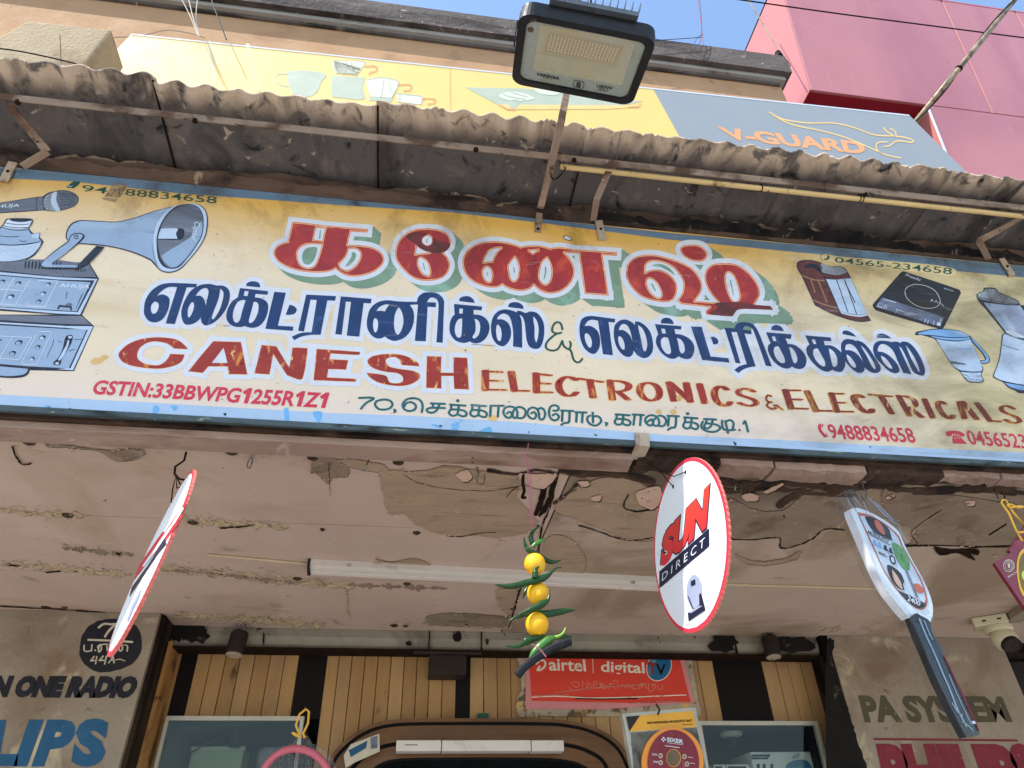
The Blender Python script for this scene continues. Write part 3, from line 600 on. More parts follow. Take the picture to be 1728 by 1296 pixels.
red = [
 (E_, (14,13), ['255,68! 380,80 520,100! 870,127! 865,155! 730,148! 705,255! 800,258 900,275 970,310 1000,360 990,410 940,460 860,495 760,512 680,500 605,450! 560,470 480,480 370,475 250,450 150,400 105,340 110,290 150,250 218,228!'], ['450,118! 522,122! 498,222! 428,212!','495,255! 400,250 340,265 300,310 300,370 330,420 380,440 430,425 460,370','715,290! 770,290 805,320 800,370 760,430 700,460 650,440 640,410! 690,350'], ['400,275! 452,275 455,310 430,380 390,415 345,400 335,340 360,290','740,315 770,325 765,370 720,420 685,430 710,390 735,350','480,132 486,132 482,205 472,205']),
 (E_, (15,12), ['1090,300 1120,220 1180,160 1260,128 1340,122 1430,130 1510,165 1540,220 1530,275 1482,320! 1522,370 1535,430 1500,500 1420,540 1310,545 1220,515 1140,440 1095,370'], ['1350,180 1385,200 1380,245 1345,260 1310,235 1315,200','1300,362 1350,400 1370,470 1355,505 1310,480 1278,420 1280,375','1265,268! 1300,290 1370,315 1320,322 1255,330!'], ['1318,400 1332,455 1325,460 1312,402','1352,205 1345,240 1340,238 1345,205']),
 (F_, (19,13), ['120,330 150,260 230,195 350,160 480,158 600,180 685,210! 760,198 880,200 970,225! 1060,212 1200,235! 1620,262! 1618,298! 1480,290! 1540,685! 1305,668! 1250,275! 1110,268! 1160,320 1200,400 1205,480 1165,570 1080,640 970,665 880,640 812,585! 760,625 680,640 580,620 505,580! 450,605 350,600 230,555 150,480 120,400'], ['490,222! 450,225 390,245 345,300 328,360! 405,348! 430,290 460,250','350,405 390,430 405,490 390,545 360,545 325,500 320,440','625,315! 655,370 665,440 650,510 620,543 590,520 575,460 568,400 595,350','940,320! 970,380 982,450 970,530 930,575 885,550 865,500 880,400 905,350','765,250! 850,243! 800,272!'], ['920,405 932,405 930,470 912,530 905,525 918,460','612,410 620,412 628,460 618,460','356,458 363,460 362,488 356,486','1175,297! 1208,297! 1212,335!']),
 (G_, (25,17), ['620,170 660,140 740,132 820,145 875,195 885,240 855,285 790,297 710,280 645,235'], [], []),
 (G_, (25,17), ['95,400 110,320 170,260 260,232 380,232 500,260 620,300 720,350 790,420 835,510 825,590 765,680! 990,695! 920,610 870,520 858,430 885,360 950,320 1050,312 1150,320 1250,370 1330,450 1385,540 1395,620 1345,715! 1500,728! 1525,765! 1250,755! 1180,765 1150,800 1130,828! 880,812! 870,780 905,740! 630,710! 592,670! 640,600 650,500 610,420 530,340 430,300 340,295 290,330 285,400! 350,375 440,380 530,430 585,510 590,590 560,660 500,690 380,680 250,640 150,550 100,460'], ['330,462 385,500 430,580 435,635 400,645 340,600 300,530 300,480','1095,402 1140,440 1180,540 1195,640 1170,685 1130,670 1090,590 1065,480 1070,420'], ['345,340 400,315 480,335 540,380 572,430! 500,385 430,350','342,510 352,510 385,580 378,585 345,530','1102,475! 1115,475! 1142,622! 1135,628!','760,325! 850,328! 818,380!','850,668! 875,635! 915,672!']),
]
L0 = .0008
# white halo behind the navy words, one sheet per word
def contours(T, ss): return [smooth(parse(s, T), True, 4) for s in ss]
for grp in (navy[:13], navy[13:]):
    adds = []
    for T, outs, holes in grp:
        for c in contours(T, outs): adds += [c] + ringq(c, 7.5)
    decal('letter_halo', SG, union(adds), m_halo, L0, sign)
for T, outs, holes in navy:
    o = contours(T, outs); h = contours(T, holes)
    decal('tamil_letter', SG, union(o, h), m_navy, L0+.0012, sign)
# the big red word: green drop shade, white rim, orange rim, gold line, crimson face
ga, gl = [], []
for T, off, outs, holes, greens in red:
    for c in contours(T, outs):
        for k in range(1, 7):
            t = k/6; cc = [(x+off[0]*t, y+off[1]*t, f) for x, y, f in c]; ga += [cc] + ringq(cc, 7.2)
decal('drop_shade', SG, union(ga), m_green_s, L0-.0001+.0002, sign)
wa = []
for T, off, outs, holes, greens in red:
    for c in contours(T, outs): wa += [c] + ringq(c, 7.6 if T is not G_ else 8.2)
decal('letter_rim', SG, union(wa), m_white, L0+.0008, sign)
for T, off, outs, holes, greens in red:
    o = contours(T, outs); h = contours(T, holes)
    decal('tamil_letter_rim', SG, union(o, h), m_rim, L0+.0012, sign)
    ring = [q for c in o+h for q in ringq(c, 1.5)]; ring2 = [q for c in o+h for q in ringq(c, 2.3)]
    decal('gold_line', SG, union(o, h+ring), m_gold, L0+.0016, sign)
    decal('tamil_letter', SG, union(o, h+ring2), m_red, L0+.0020, sign)
    for g in greens: decal('shade_in_counter', SG, union(contours(T, [g])), m_green_s, L0+.0012, sign)
m_dark_red = mat('soot_on_letter', srgb(112,48,48), .5, .2, 20, layers=[(srgb(80,44,40), 16, .5, .6)])
decal('sooty_streak', SG, union(contours(E_, ['1190,170 1260,150 1330,160 1400,200 1480,230 1530,240 1525,280 1480,315 1410,320 1320,300 1240,240 1180,195']), contours(E_, ['1350,175 1390,200 1385,250 1345,264 1306,237 1311,198'])), m_dark_red, L0+.0024, sign)
decal('sooty_streak', SG, union(contours(G_, ['960,700 1100,690 1250,690 1345,715 1500,728! 1525,765! 1250,755! 1180,765 1150,800 1130,828! 1000,820 900,800 980,750']), []), m_dark_red, L0+.0024, sign)
# GANESH
latin = [(GA, ['590,135! 560,100 510,65 430,48 330,45 220,60 120,100 60,155 50,190 80,235 150,265 260,283 370,288 470,270 540,235 565,180! 455,175! 425,225 370,262 300,262 240,245 200,215 193,175 215,125 265,88 330,74 400,82 445,100 485,130!'], []),
 (GA, ['795,75! 1010,82! 1060,335! 915,332! 912,272! 755,270! 710,322! 600,310! 700,185!'], ['875,125! 905,245! 780,245!']),
 (GA, ['1175,105! 1290,115! 1370,250! 1395,285! 1420,125! 1535,130! 1495,365 1430,362! 1375,340! 1265,170! 1235,335! 1120,325!'], []),
 (ES, ['-32,118! 0,120 415,150! 400,175 110,160! 95,225! 290,235! 270,328! 85,322! 70,415! 375,430! 370,455! -65,440!'], []),
 (ES, ['1030,295! 1020,265 960,220 850,180 700,170 560,190 500,230 510,280 580,325 700,355 800,365 860,400 865,450 830,472 770,475 720,460 690,400 610,380 490,368! 520,410 600,460 720,490 850,500 960,475 1035,420 1030,375 960,345 820,325 720,300 685,260 690,220 740,200 800,205 840,240 850,275 900,285!'], []),
 (ES, ['1115,192! 1262,198! 1255,365! 1392,368! 1392,205! 1532,210! 1548,535! 1400,530! 1392,395! 1262,395! 1262,525! 1108,520!'], [])]
ad = []
for T, outs, holes in latin:
    for c in contours(T, outs): ad += [c] + ringq(c, 8.6)
decal('letter_halo', SG, union(ad), m_halo, L0+.0004, sign)
for T, outs, holes in latin:
    o = contours(T, outs); h = contours(T, holes)
    decal('letter_rim', SG, union(o+[q for c in o for q in ringq(c, .8)], h), m_ochre, L0+.0008, sign)
    decal('latin_letter', SG, union(o, h), m_redw, L0+.0012, sign)
# brush alphabet: thick stems and thin bars, drawn in a unit box
GL = {'E': ['.14,0 .10,1','.1,.03 .92,.03','.1,.5 .85,.5','.1,.97 .98,.97'], 'L': ['.14,0 .14,1','.1,.97 .98,.97'],
 'C': ['.98,.16 .75,.03 .45,.04 .2,.25 .14,.5 .22,.78 .48,.97 .78,.96 .98,.8'], 'T': ['0,.03 1,.05','.5,.02 .54,1'],
 'R': ['.13,0 .13,1','.13,.04 .6,.04 .9,.2 .85,.45 .55,.56 .2,.57','.42,.57 .88,1'], 'O': ['.5,.03 .2,.15 .1,.5 .25,.85 .52,.97 .8,.85 .9,.5 .78,.15 .5,.03'],
 'N': ['.12,0 .14,1','.16,.04 .86,.94','.86,0 .86,1'], 'I': ['.5,0 .5,1'], 'S': ['.95,.16 .7,.04 .4,.03 .14,.16 .16,.36 .5,.5 .84,.64 .9,.84 .62,.97 .35,.96 .06,.84'],
 'A': ['.15,0 .15,1','.15,.05 .45,.02 .8,1'], '&': ['.75,.05 .35,.0 .1,.2 .15,.42 .5,.5','.3,.5 .05,.75 .3,.97 .65,.9','.6,.72 .8,.72 .9,.85 1,1']}
def brush(ch, quad, a, b):
    TL, TR, BR, BL = [Vector(p) for p in quad]; q = []
    for s in GL[ch]:
        pts = []
        for x, y, f in smooth(parse(s), False, 5):
            p = (TL*(1-x)+TR*x)*(1-y) + (BL*(1-x)+BR*x)*y; pts.append((p.x, p.y))
        q += nib(pts, a, b, 10)
    return union(q)
Z3 = (800,610,5.76); Z4 = (1080,630,5.76); Z5 = (1360,650,4.696)
words = [(Z3,'E',(85,88,265,98,295,282,88,278),6.3,m_redw),(Z3,'L',(350,98,430,98,520,292,372,288),6.3,m_redw),(Z3,'E',(580,112,745,130,742,306,592,302),6.3,m_redw),(Z3,'C',(790,145,990,150,1000,338,800,335),6,m_redw),(Z3,'T',(1015,160,1235,190,1240,352,1060,350),6.2,m_redw),(Z3,'R',(1290,182,1525,190,1520,370,1320,372),6,m_redw),(Z3,'O',(1575,198,1815,205,1835,385,1600,385),6,m_redw),
 (Z4,'N',(255,85,480,95,520,280,300,265),6.2,m_redw),(Z4,'I',(545,104,610,104,660,290,600,290),6,m_redw),(Z4,'C',(685,122,840,128,890,318,720,315),6,m_redw),(Z4,'S',(925,142,1105,150,1160,322,960,315),5.2,m_redw),(Z4,'&',(1215,215,1290,215,1385,352,1230,345),1.6,m_redw2),(Z4,'E',(1390,160,1550,160,1615,350,1455,345),6,m_redw2),(Z4,'L',(1612,172,1680,172,1860,372,1690,368),5.6,m_redw2),
 (Z5,'E',(185,62,290,64,365,215,235,212),5.6,m_redw2),(Z5,'C',(345,78,430,72,545,222,430,215),6.2,m_redw2),(Z5,'T',(510,70,665,82,735,228,620,222),5.6,m_redw2),(Z5,'R',(715,82,850,85,935,255,805,240),5.2,m_redw2),(Z5,'I',(915,110,960,110,1030,258,985,258),5.4,m_redw2),(Z5,'C',(1015,130,1085,125,1185,268,1085,262),5.2,m_redw2),(Z5,'A',(1200,132,1300,135,1385,272,1235,262),5.4,m_redw2),(Z5,'L',(1345,140,1400,140,1540,292,1450,285),5.2,m_redw2),(Z5,'S',(1520,158,1640,165,1722,308,1580,295),4.4,m_redw2)]
for T, ch, c, a, mm in words:
    q = [(T[0]+c[i]/T[2], T[1]+c[i+1]/T[2]) for i in (0,2,4,6)]
    decal('letter_rim', SG, brush(ch, q, a+.9, 2.1), m_ochre, L0+.0004, sign); decal('latin_letter', SG, brush(ch, q, a, 1.3), mm, L0+.0008, sign)
# number lines and small print
def text(name, plane, s, T, pts, m, lift, parent, bold=0, shear=0, rim=None):
    q = tq(T, *pts)
    if rim: decal('letter_rim', plane, textshape(s, q, bold+rim, shear, None, 2), m_cream, lift-.0004, parent)
    return decal(name, plane, textshape(s, q, bold, shear), m, lift, parent)
GZ = (0,560,2.88)
text('registration_number', SG, 'GSTIN:33BBWPG1255R1Z1'.replace('1', chr(0x1D7ED)), GZ, [(462,230),(1602,295),(1592,372),(447,303)], m_vinyl, L0+.0012, sign, .034, .16, .02)
text('phone_number', SG, '9488834658', Z5, [(160,305),(835,338),(880,460),(200,425)], m_vinyl, L0+.0012, sign, .022, 0, .02)
text('phone_number', SG, '04565234658', Z5, [(1258,352),(2004,408),(2045,526),(1300,470)], m_vinyl, L0+.0012, sign, .022, 0, .02)
TE = (100,300,5.76); TR3 = (1330,420,5.76)
text('phone_number', SG, '94', TE, [(225,68),(482,92),(455,156),(218,130)], m_dgreen, L0+.0008, sign, .006)
text('phone_number', SG, '88834658', TE, [(645,105),(1535,182),(1530,252),(635,170)], m_dgreen, L0+.0008, sign, .006)
text('phone_number', SG, '04565-234658', TR3, [(455,78),(1595,186),(1590,250),(453,132)], m_dgreen, L0+.0008, sign, .004)
for st in ('100,310! 120,303! 125,340 120,345 135,370 150,385 165,410! 145,412 110,370 95,335', '128,306! 136,308! 138,332! 130,330!', '158,380! 166,382! 175,410! 168,412!'):
    decal('phone_icon_stroke', SG, union([smooth(parse(st, Z5))]), m_vinyl, L0+.0012, sign)
decal('phone_icon', SG, union([smooth(parse('1110,385! 1112,370 1160,360 1220,366 1258,390! 1255,408! 1225,405! 1215,392! 1160,385! 1150,405! 1118,402!', Z5)), smooth(parse('1165,395! 1215,400! 1278,465! 1165,462! 1160,430!', Z5))], [smooth(parse(f'{x},{y} {x+9},{y} {x+9},{y+8} {x},{y+8}', Z5), True, 1) for x in (1178,1196,1212) for y in (406,418)]), m_vinyl, L0+.0012, sign)
# the address line in round brush strokes
H_=(590,650,4.67); J_=(940,670,4.937)
addr = [(H_, ['75,100 190,102 130,140 90,185','268,112 215,125 200,152 225,185 268,192 315,182 338,152 318,122 268,112','352,193 362,203 350,213',
  '568,212 575,160 555,118 505,102 450,112 418,150 430,188 470,203 515,190 520,158 490,135 450,140 430,170','640,143 750,147','660,145 655,178','708,147 690,192 660,215 620,212 608,192 640,178 750,180',
  '1110,162 1215,162','1112,162 1108,245','1174,163 1168,248',
  '1240,222 1262,210 1280,230 1262,256 1232,250 1212,215 1225,180 1262,168 1300,178 1322,210 1318,250 1296,258 1284,232 1296,195 1330,172 1370,182 1388,215 1372,252 1340,260 1312,252',
  '1432,222 1455,212 1470,235 1458,262 1425,258 1402,225 1412,190 1445,176 1478,190 1492,225 1496,262 1520,270 1540,240 1535,200 1512,180 1488,188',
  '1605,200 1640,198 1645,172 1618,158 1585,168 1572,205 1578,250 1605,276 1638,270 1648,245 1625,226 1600,238']),
 (J_, ['35,112 135,116','46,114 42,200','104,116 98,208 62,216 36,232','152,126 245,129','165,128 160,207','214,130 208,212','297,130 300,212','300,168 330,158 360,175 366,205 330,236 285,230 255,200 255,168 275,155','404,215 418,220 408,236',
  '630,145 722,150','648,148 637,232','700,150 692,236','755,205 790,185 800,215 780,238 745,220 735,185 765,155 810,155 845,185 850,225 825,240 800,225 812,185 850,155 890,165 910,200 890,238 850,240',
  '920,156 1015,160','932,158 926,238','992,160 985,248 950,256 926,272',
  '1225,182 1325,187','1247,184 1242,222','1296,187 1286,235 1255,262 1228,248 1236,222 1300,224 1345,238 1358,262 1325,286 1265,288 1215,265 1202,235 1215,205',
  '1376,196 1390,268 1482,272','1402,200 1425,300','1404,210 1440,192 1470,215 1462,270','1520,273 1522,276','1553,222 1568,202 1592,288'])]
KAs = ['.1,0 .92,.02','.16,0 .15,.4','.56,0 .52,.6 .42,.9 .2,.98 .04,.78 .1,.5 .25,.42 .65,.42 .88,.52 .98,.74 .88,.96 .68,.96 .55,.85']
q = []
for T, ss in addr:
    for s in ss: q += nib(smooth(parse(s, T), False, 4), 2.1, 1.75, 8)
for T, (xa_, ya_, xb_, yb_), dot in ((H_,(778,152,925,240),(852,122)),(H_,(945,155,1085,246),None),(J_,(475,143,615,230),None),(J_,(1047,168,1180,262),(1088,138))):
    for s in KAs: q += nib([(T[0]+(xa_+x*(xb_-xa_))/T[2], T[1]+(ya_+y*(yb_-ya_)+x*8)/T[2]) for x, y, f in smooth(parse(s), False, 4)], 2.1, 1.75, 8)
    if dot: q += nib([(T[0]+dot[0]/T[2], T[1]+dot[1]/T[2])], 3.2, 2.8, 10)
decal('address_line', SG, union(q), m_teal_l, L0+.0012, sign)
m_blot = mat('ochre_blot', srgb(222,182,118), .5, .1, 20)
for st, T in (('822,118 848,100 872,115 868,135 845,140 825,132', J_), ('942,118 968,100 996,118 992,140 965,145 945,135', J_), ('1085,235 1165,245 1160,272 1130,285 1100,272', H_), ('440,140 465,125 490,130 500,145 470,158 445,155', GZ), ('490,118 515,112 528,125 505,138 488,132', GZ), ('352,225 380,215 410,235 400,262 370,268 350,245', Z4)):
    decal('overpainted_dot', SG, union([blob(st, T, 1, 2)]), m_blot, L0+.0008 if T is not GZ else L0, sign)
# the curly ampersand between the navy words
decal('ampersand', SG, union(sum([nib(smooth(parse(s, B_), False, 5), 1.9, 1.6, 8) for s in ('1680,370 1668,328 1640,318 1612,345 1608,385 1640,400 1672,395','1640,402 1600,430 1565,470 1562,505 1600,525 1645,515 1668,480 1680,455 1690,490 1728,515 1742,480 1735,460','1728,515 1745,530 1762,590 1790,612 1815,600 1825,585')], [])), m_dgreen, L0+.0012, sign)

# ---------------------------------------------------------------- pictures painted on the sign
m_pb = mat('paint_steel_blue', srgb(150,172,200), .42, .08, 8, stretch=(.4,1,2), layers=[(srgb(176,196,218), 7, .56, .72, (.4,1,2)), (srgb(116,132,158), 9, .62, .76, (.3,1,2))])
m_pl = mat('paint_pale_blue', srgb(186,204,228), .42, .06, 8, layers=[(srgb(206,216,234), 8, .55, .7)])
m_pg = mat('paint_grey', srgb(106,112,128), .42, .16, 10, stretch=(.4,1,2), layers=[(srgb(68,72,86), 8, .52, .7, (.3,1,2)), (srgb(142,150,168), 12, .62, .74, (.3,1,2))])
m_pk = mat('paint_ink', srgb(30,38,58), .42, .14, 20)
m_pw = mat('paint_pen_white', srgb(214,224,238), .45, .06, 20)
m_pm = mat('paint_maroon', srgb(104,52,54), .42, .2, 10, stretch=(1,1,.4), layers=[(srgb(156,98,78), 12, .6, .74, (1,1,.4)), (srgb(60,32,38), 8, .56, .7)])
m_pblk = mat('paint_black_top', srgb(34,34,42), .4, .2, 10)
m_psky = mat('paint_sky_blue', srgb(128,176,226), .42, .08, 9, stretch=(.4,1,2), layers=[(srgb(190,210,236), 10, .58, .72, (.4,1,2))])
m_psmoke = mat('paint_clear_smoke', srgb(150,158,166), .42, .2, 10, layers=[(srgb(96,100,104), 8, .5, .64), (srgb(196,200,206), 14, .62, .7)])
LV = [0]
def P(name, T, s, m, lv, holes=(), par=None):
    return decal(name, SG, union([smooth(parse(s, T), True, 4)], [smooth(parse(h, T), True, 4) for h in holes]), m, L0 + .0005*lv, par or sign)
def Ln(name, T, strokes, m, lv, wd=1.1, closed=False):
    for s in strokes: decal(name, SG, union(nib(smooth(parse(s, T), closed, 4), wd, wd, 8)), m, L0 + .0005*lv, sign)
M7 = (0,300,7.2); N8 = (0,440,6.171); Q_ = (1600,470,6.171)
# amplifiers (the lower one first)
P('painted_amplifier', N8, '-120,565! 0,560! 850,560! 980,680! 770,1150! 310,1140! 290,1185 230,1215 100,1222 -40,1210! -120,1200!', m_pk, 0)
P('amplifier_top', N8, '-110,575! 0,565! 600,575! 845,575! 950,665! 600,655! -110,610!', m_pg, 1)
P('amplifier_face', N8, '-110,660! 0,672! 700,712! 905,712! 715,1120! 300,1100! -110,1065!', m_pb, 1)
P('amplifier_rim', N8, '-110,630! 0,640! 700,680! 970,682! 760,1140! 590,1128! 735,1118! 915,720! 700,700! -110,648!', m_pl, 2)
P('amplifier_foot', N8, '-110,1090! 290,1125! 270,1170 220,1190 100,1200 -60,1190!', m_pb, 1)
P('painted_amplifier', N8, '-120,100! 0,-10! 930,20! 1030,185! 850,572! 600,560! 0,520! -120,510!', m_pk, 2)
P('amplifier_top', N8, '-110,90! 60,-20! 600,-10! 925,35! 1005,170! 600,165! 0,100! -110,92!', m_pg, 3)
P('amplifier_rim', N8, '-110,112! 0,118! 600,172! 1015,190! 835,560! 600,550! 0,500! -110,492! -110,478! 0,485! 600,525! 810,535! 985,205! 600,195! 0,145! -110,138!', m_pl, 3)
P('amplifier_face', N8, '-110,150! 0,155! 600,205! 945,225! 800,525! 600,515! 0,478! -110,470!', m_pb, 3)
for i in range(11):
    x = 60 + i*36 + (0 if i < 6 else 0); P('vent_slot', N8, f'{x+262-60},{5+i*1} {x+276-60},{6+i*1} {x+268-60},{76+i*2} {x+254-60},{74+i*2}', m_pk, 4)
for i in range(5): P('vent_slot', N8, f'{790+i*24},86! {800+i*24},87! {794+i*24},116! {784+i*24},114!', m_pk, 4)
for x, y, r in ((25,215,30),(190,236,34),(110,375,40),(500,245,28),(448,340,32),(400,422,30),(195,852,40),(130,962,36),(440,798,34),(392,898,30),(332,1020,30),(0,830,18)):
    c = [(N8[0]+(x+r*math.cos(a))/N8[2], N8[1]+(y+r*.62*math.sin(a)-.22*r*math.cos(a))/N8[2]) for a in [k*math.pi/8 for k in range(16)]]
    decal('knob_shade', SG, union([c]), m_pk, L0+.0025, sign)
    c = [(px-.9, py+1.3) for px, py in [(N8[0]+(x+r*.68*math.cos(a))/N8[2], N8[1]+(y+r*.5*math.sin(a))/N8[2]) for a in [k*math.pi/8 for k in range(16)]]]
    decal('knob', SG, union([c]), m_pl if (x+y) % 3 else m_pb, L0+.003, sign)
Ln('panel_line', N8, ['150,180! 78,296! 20,440!','310,200! 158,462!','-60,290! 230,312!','-60,445! 158,462!','395,212! 420,205 600,212! 470,478! 300,472 285,455 292,435','0,1010! 128,795!','-60,780! 332,800! 195,1030! -60,1012!','405,735! 532,742 530,760 385,1070 360,1084 240,1074 228,1055! 390,745!'], m_pw, 5, .55)
Ln('amplifier_handle', N8, ['605,498! 622,470 640,472 735,482 742,490 738,508!'], m_pk, 5, 1.6)
P('oval_button', N8, '680,455 715,438 752,450 748,468 715,478 684,468', m_pg, 4)
P('lever_slot', N8, '735,770 690,785 670,830 650,920 600,1020 560,1050 558,1080 590,1088 630,1078 640,1030 690,950 740,860 758,800 750,775', m_pk, 4)
P('lever', N8, '705,830 720,830 710,890 670,980 625,1035 605,1035 650,950 690,880', m_pl, 5)
P('lever_cap', N8, '715,785 745,785 745,805 715,808', m_pl, 5); P('lever_cap', N8, '580,1060 610,1058 608,1080 580,1080', m_pl, 5)
text('amplifier_name', SG, 'AHUJA', N8, [(625,235),(945,252),(918,300),(612,285)], m_pw, L0+.0025, sign, .01)
Ln('panel_line', N8, ['700,320! 690,380! 680,400!','850,350! 800,480!','870,330! 790,500!','560,820! 545,880! 520,930! 490,1000!','600,830! 640,850!','780,920! 720,940!','770,820! 860,815!'], m_pk, 4, .4)
# driver unit sitting on the amplifier
P('painted_driver_unit', M7, '-60,660 0,600 40,560 70,505 120,492 250,490 370,495 402,515 390,560 355,610 370,640 400,672! 490,668! 480,720! 530,775! 490,850 420,940 330,990 200,1015 60,1024 -60,1020!', m_pk, 4)
P('driver_dome', M7, '-60,810! 150,825 350,810 505,775! 470,850 400,930 310,980 180,1008 40,1016 -60,1012!', m_pl, 5)
P('driver_neck', M7, '-60,690 0,620 50,570 80,520 120,500 130,515! 250,535 370,520 392,512! 375,560 345,610! 360,660 395,690 470,735! 500,768! 350,795 150,812 -60,798!', m_pb, 5)
P('driver_thread', M7, '85,515 125,500! 150,528 240,540 330,535 380,520! 365,560 345,600! 250,622 130,618 30,595! 55,560', m_pw, 6)
P('driver_mouth', M7, '115,505 240,492 365,508 330,528 240,534 150,525', m_pk, 7)
P('driver_lug', M7, '400,680 485,675! 465,738! 385,730!', m_pl, 7)
Ln('thread_line', M7, ['45,545 150,562 250,570 355,560','30,580 140,602 250,608 350,600','20,600 130,628 250,636 345,628','-50,690 80,715 230,712','235,755 265,772 320,768'], m_pk, 8, .5)
text('driver_name', SG, 'Capital', M7, [(-140,850),(268,832),(250,890),(-140,920)], m_pw, L0+.0045, sign, 0, .4)
# megaphone
P('painted_megaphone', TE, '65,590 70,520 110,450 180,415 260,412 400,420 560,425 720,390 900,330 1050,290! 1180,262 1290,250 1380,270 1430,330 1445,420 1425,560 1360,680 1270,790 1180,885 1080,922 990,905 920,840 880,800 720,730 560,685 400,658! 180,640! 110,620', m_pk, 5)
P('megaphone_horn', TE, '78,590 80,530 120,460 190,425 260,420 400,428 560,432 720,398 900,338 1080,285! 1000,370 940,470 915,600 925,750 960,850 990,895! 930,830 880,785 720,718 560,675 400,648! 180,632! 110,612', m_pb, 6)
P('megaphone_rim', TE, '1000,370 1080,290 1180,262 1290,252 1370,272 1420,330 1434,420 1415,560 1350,680 1260,790 1170,880 1080,912 990,895 930,820 905,680 915,560 945,450', m_pl, 6, ['1290,258 1350,285 1390,340 1405,420 1390,560 1330,670 1250,780 1165,870 1090,885 1010,860 960,780 945,640 950,560 980,460 1040,360 1130,280 1210,258'])
P('megaphone_inside', TE, '1290,262 1345,290 1385,345 1400,420 1385,555 1325,665 1245,775 1160,862 1095,878 1030,850 985,770 958,640 965,560 995,460 1050,370 1135,295 1215,264', m_pg, 7)
P('megaphone_inside_glow', TE, '1385,430 1380,555 1320,660 1240,770 1150,855 1090,868 1035,830 1000,760 1080,700 1180,640 1290,560 1340,480', m_pb, 8)
P('megaphone_driver', TE, '988,485! 1160,488 1210,500 1216,545 1200,590 1160,602! 952,600! 965,540!', m_pk, 9)
P('megaphone_driver_tube', TE, '990,492! 1150,494 1135,540 1150,592! 960,592! 970,540!', m_pl, 10); Ln('driver_line', TE, ['1168,505 1145,530 1150,570 1170,580'], m_pk, 11, .9)
P('megaphone_bracket', TE, '110,560 150,538 210,538 245,560 235,590 190,635! 0,780! -105,850 -120,870! 150,880! 360,660! 440,672! 290,830 180,890! -130,880! -190,850 -150,800 -60,720 90,612!', m_pk, 12, ['5,785! 215,800! 355,662! 190,642!'])
P('bracket_face', TE, '118,568 155,548 205,548 228,568 185,622 40,750 -70,830 -60,845! 160,848! 180,862 160,872! -140,868! -175,845 -140,800 -50,725 95,622!', m_pb, 13, ['0,786! -60,828! 100,832! 150,800!'])
Ln('bracket_screw', TE, ['180,560 150,562 145,578 165,592 188,586','165,572 185,572'], m_pk, 14, .7)
text('horn_name', SG, 'Capital', TE, [(1375,430),(1330,615),(1265,590),(1300,425)], m_pw, L0+.005, sign, 0, .4)
# microphone
P('painted_microphone', M7, '-60,310! 0,302! 440,232! 520,225! 590,180 700,155 800,152 900,185 955,240 940,310 870,360 760,395 640,408 540,395! -60,435!', m_pk, 1)
P('microphone_handle', M7, '-60,318! 440,240! 435,392! -60,425!', m_pg, 2); P('microphone_collar', M7, '455,240! 525,232! 515,300 530,385! 450,388 445,310', m_pg, 2)
P('microphone_mesh', M7, '600,195 700,165 690,260 720,395 640,400 560,385 528,300 550,230', m_psmoke, 2); P('microphone_ring', M7, '640,190 690,172 680,280 730,392 680,398 630,330 620,250', m_pl, 3)
P('microphone_mesh', M7, '710,168 800,162 890,192 945,245 930,305 865,352 760,388 735,385 700,300 695,230', m_pg, 3)
Ln('mesh_line', M7, [f'{720+i*26},{175+i*4} {740+i*24},{250} {745+i*20},{385-i*9}' for i in range(8)] + [f'{705},{200+i*34} {820},{195+i*33} {935-i*6},{235+i*30}' for i in range(5)] + [f'{545+i*8},{245+i*2} {590},{260+i*4}' for i in range(1)] + [f'545,{240+i*28} 575,{255+i*28} 615,{225+i*28}' for i in range(6)], m_pk, 4, .32)
text('microphone_name', SG, 'AHUJA', M7, [(-120,330),(238,318),(232,362),(-120,385)], m_pw, L0+.002, sign, .01, .1)
# little green icon, taped patch on the number
P('phone_badge', M7, '895,42! 970,50 960,80 895,128! 820,122 805,112! 850,75', m_dgreen, 1); text('badge_text', SG, 'tel', M7, [(835,88),(880,92),(865,116),(822,110)], m_pw, L0+.001, sign, .0)
m_tape = mat('old_tape', srgb(166,138,104), .55, .12, 20, layers=[(srgb(110,84,60), 20, .55, .66)])
P('old_tape', TE, '545,42! 675,62! 590,185 560,190! 440,185! 500,90!', m_tape, 3); P('old_tape', TE, '410,190! 570,205! 540,238! 430,212!', m_tape, 2)
P('tape_dark_end', TE, '545,40! 675,60! 655,78! 525,62!', m_pg, 4); Ln('tape_crease', TE, ['470,150! 500,175! 540,120! 600,160!','500,120! 560,110! 620,130!','450,180! 480,150!','590,90! 580,180!'], m_crack, 5, .4)
# flask, cooktop, jug and mixer on the right
P('painted_flask', TR3, '92,130 150,108 230,108 300,125 370,155 430,170 510,168 560,195 610,280! 770,640! 808,698! 700,710 560,680 400,620 260,548! 130,260 88,190', m_pk, 1)
P('flask_back', TR3, '105,140 160,118 230,116 300,135 330,170 320,230! 360,300! 510,650! 400,610 262,530! 140,255 98,190', m_pm, 2, ['155,185 170,155 220,140 280,155 318,200 315,230 240,185 175,185'])
P('flask_lid', TR3, '325,140 400,168 450,180 510,175 555,205 570,230 480,255 380,240 330,225 318,185', m_psmoke, 2)
P('flask_collar', TR3, '335,240 430,258 520,250 575,235! 600,275! 520,292 430,290 360,275!', m_pm, 2)
P('flask_body', TR3, '368,292! 450,298 530,292 608,285! 765,630! 700,640 600,630 505,605!', m_pl, 2); P('flask_base', TR3, '512,620! 600,645 700,652 772,640! 800,692! 700,700 600,680 525,655!', m_pm, 2)
P('flask_ring', TR3, '508,608! 600,635 700,645 768,632! 772,645! 700,660 600,648 515,625!', m_pw, 3)
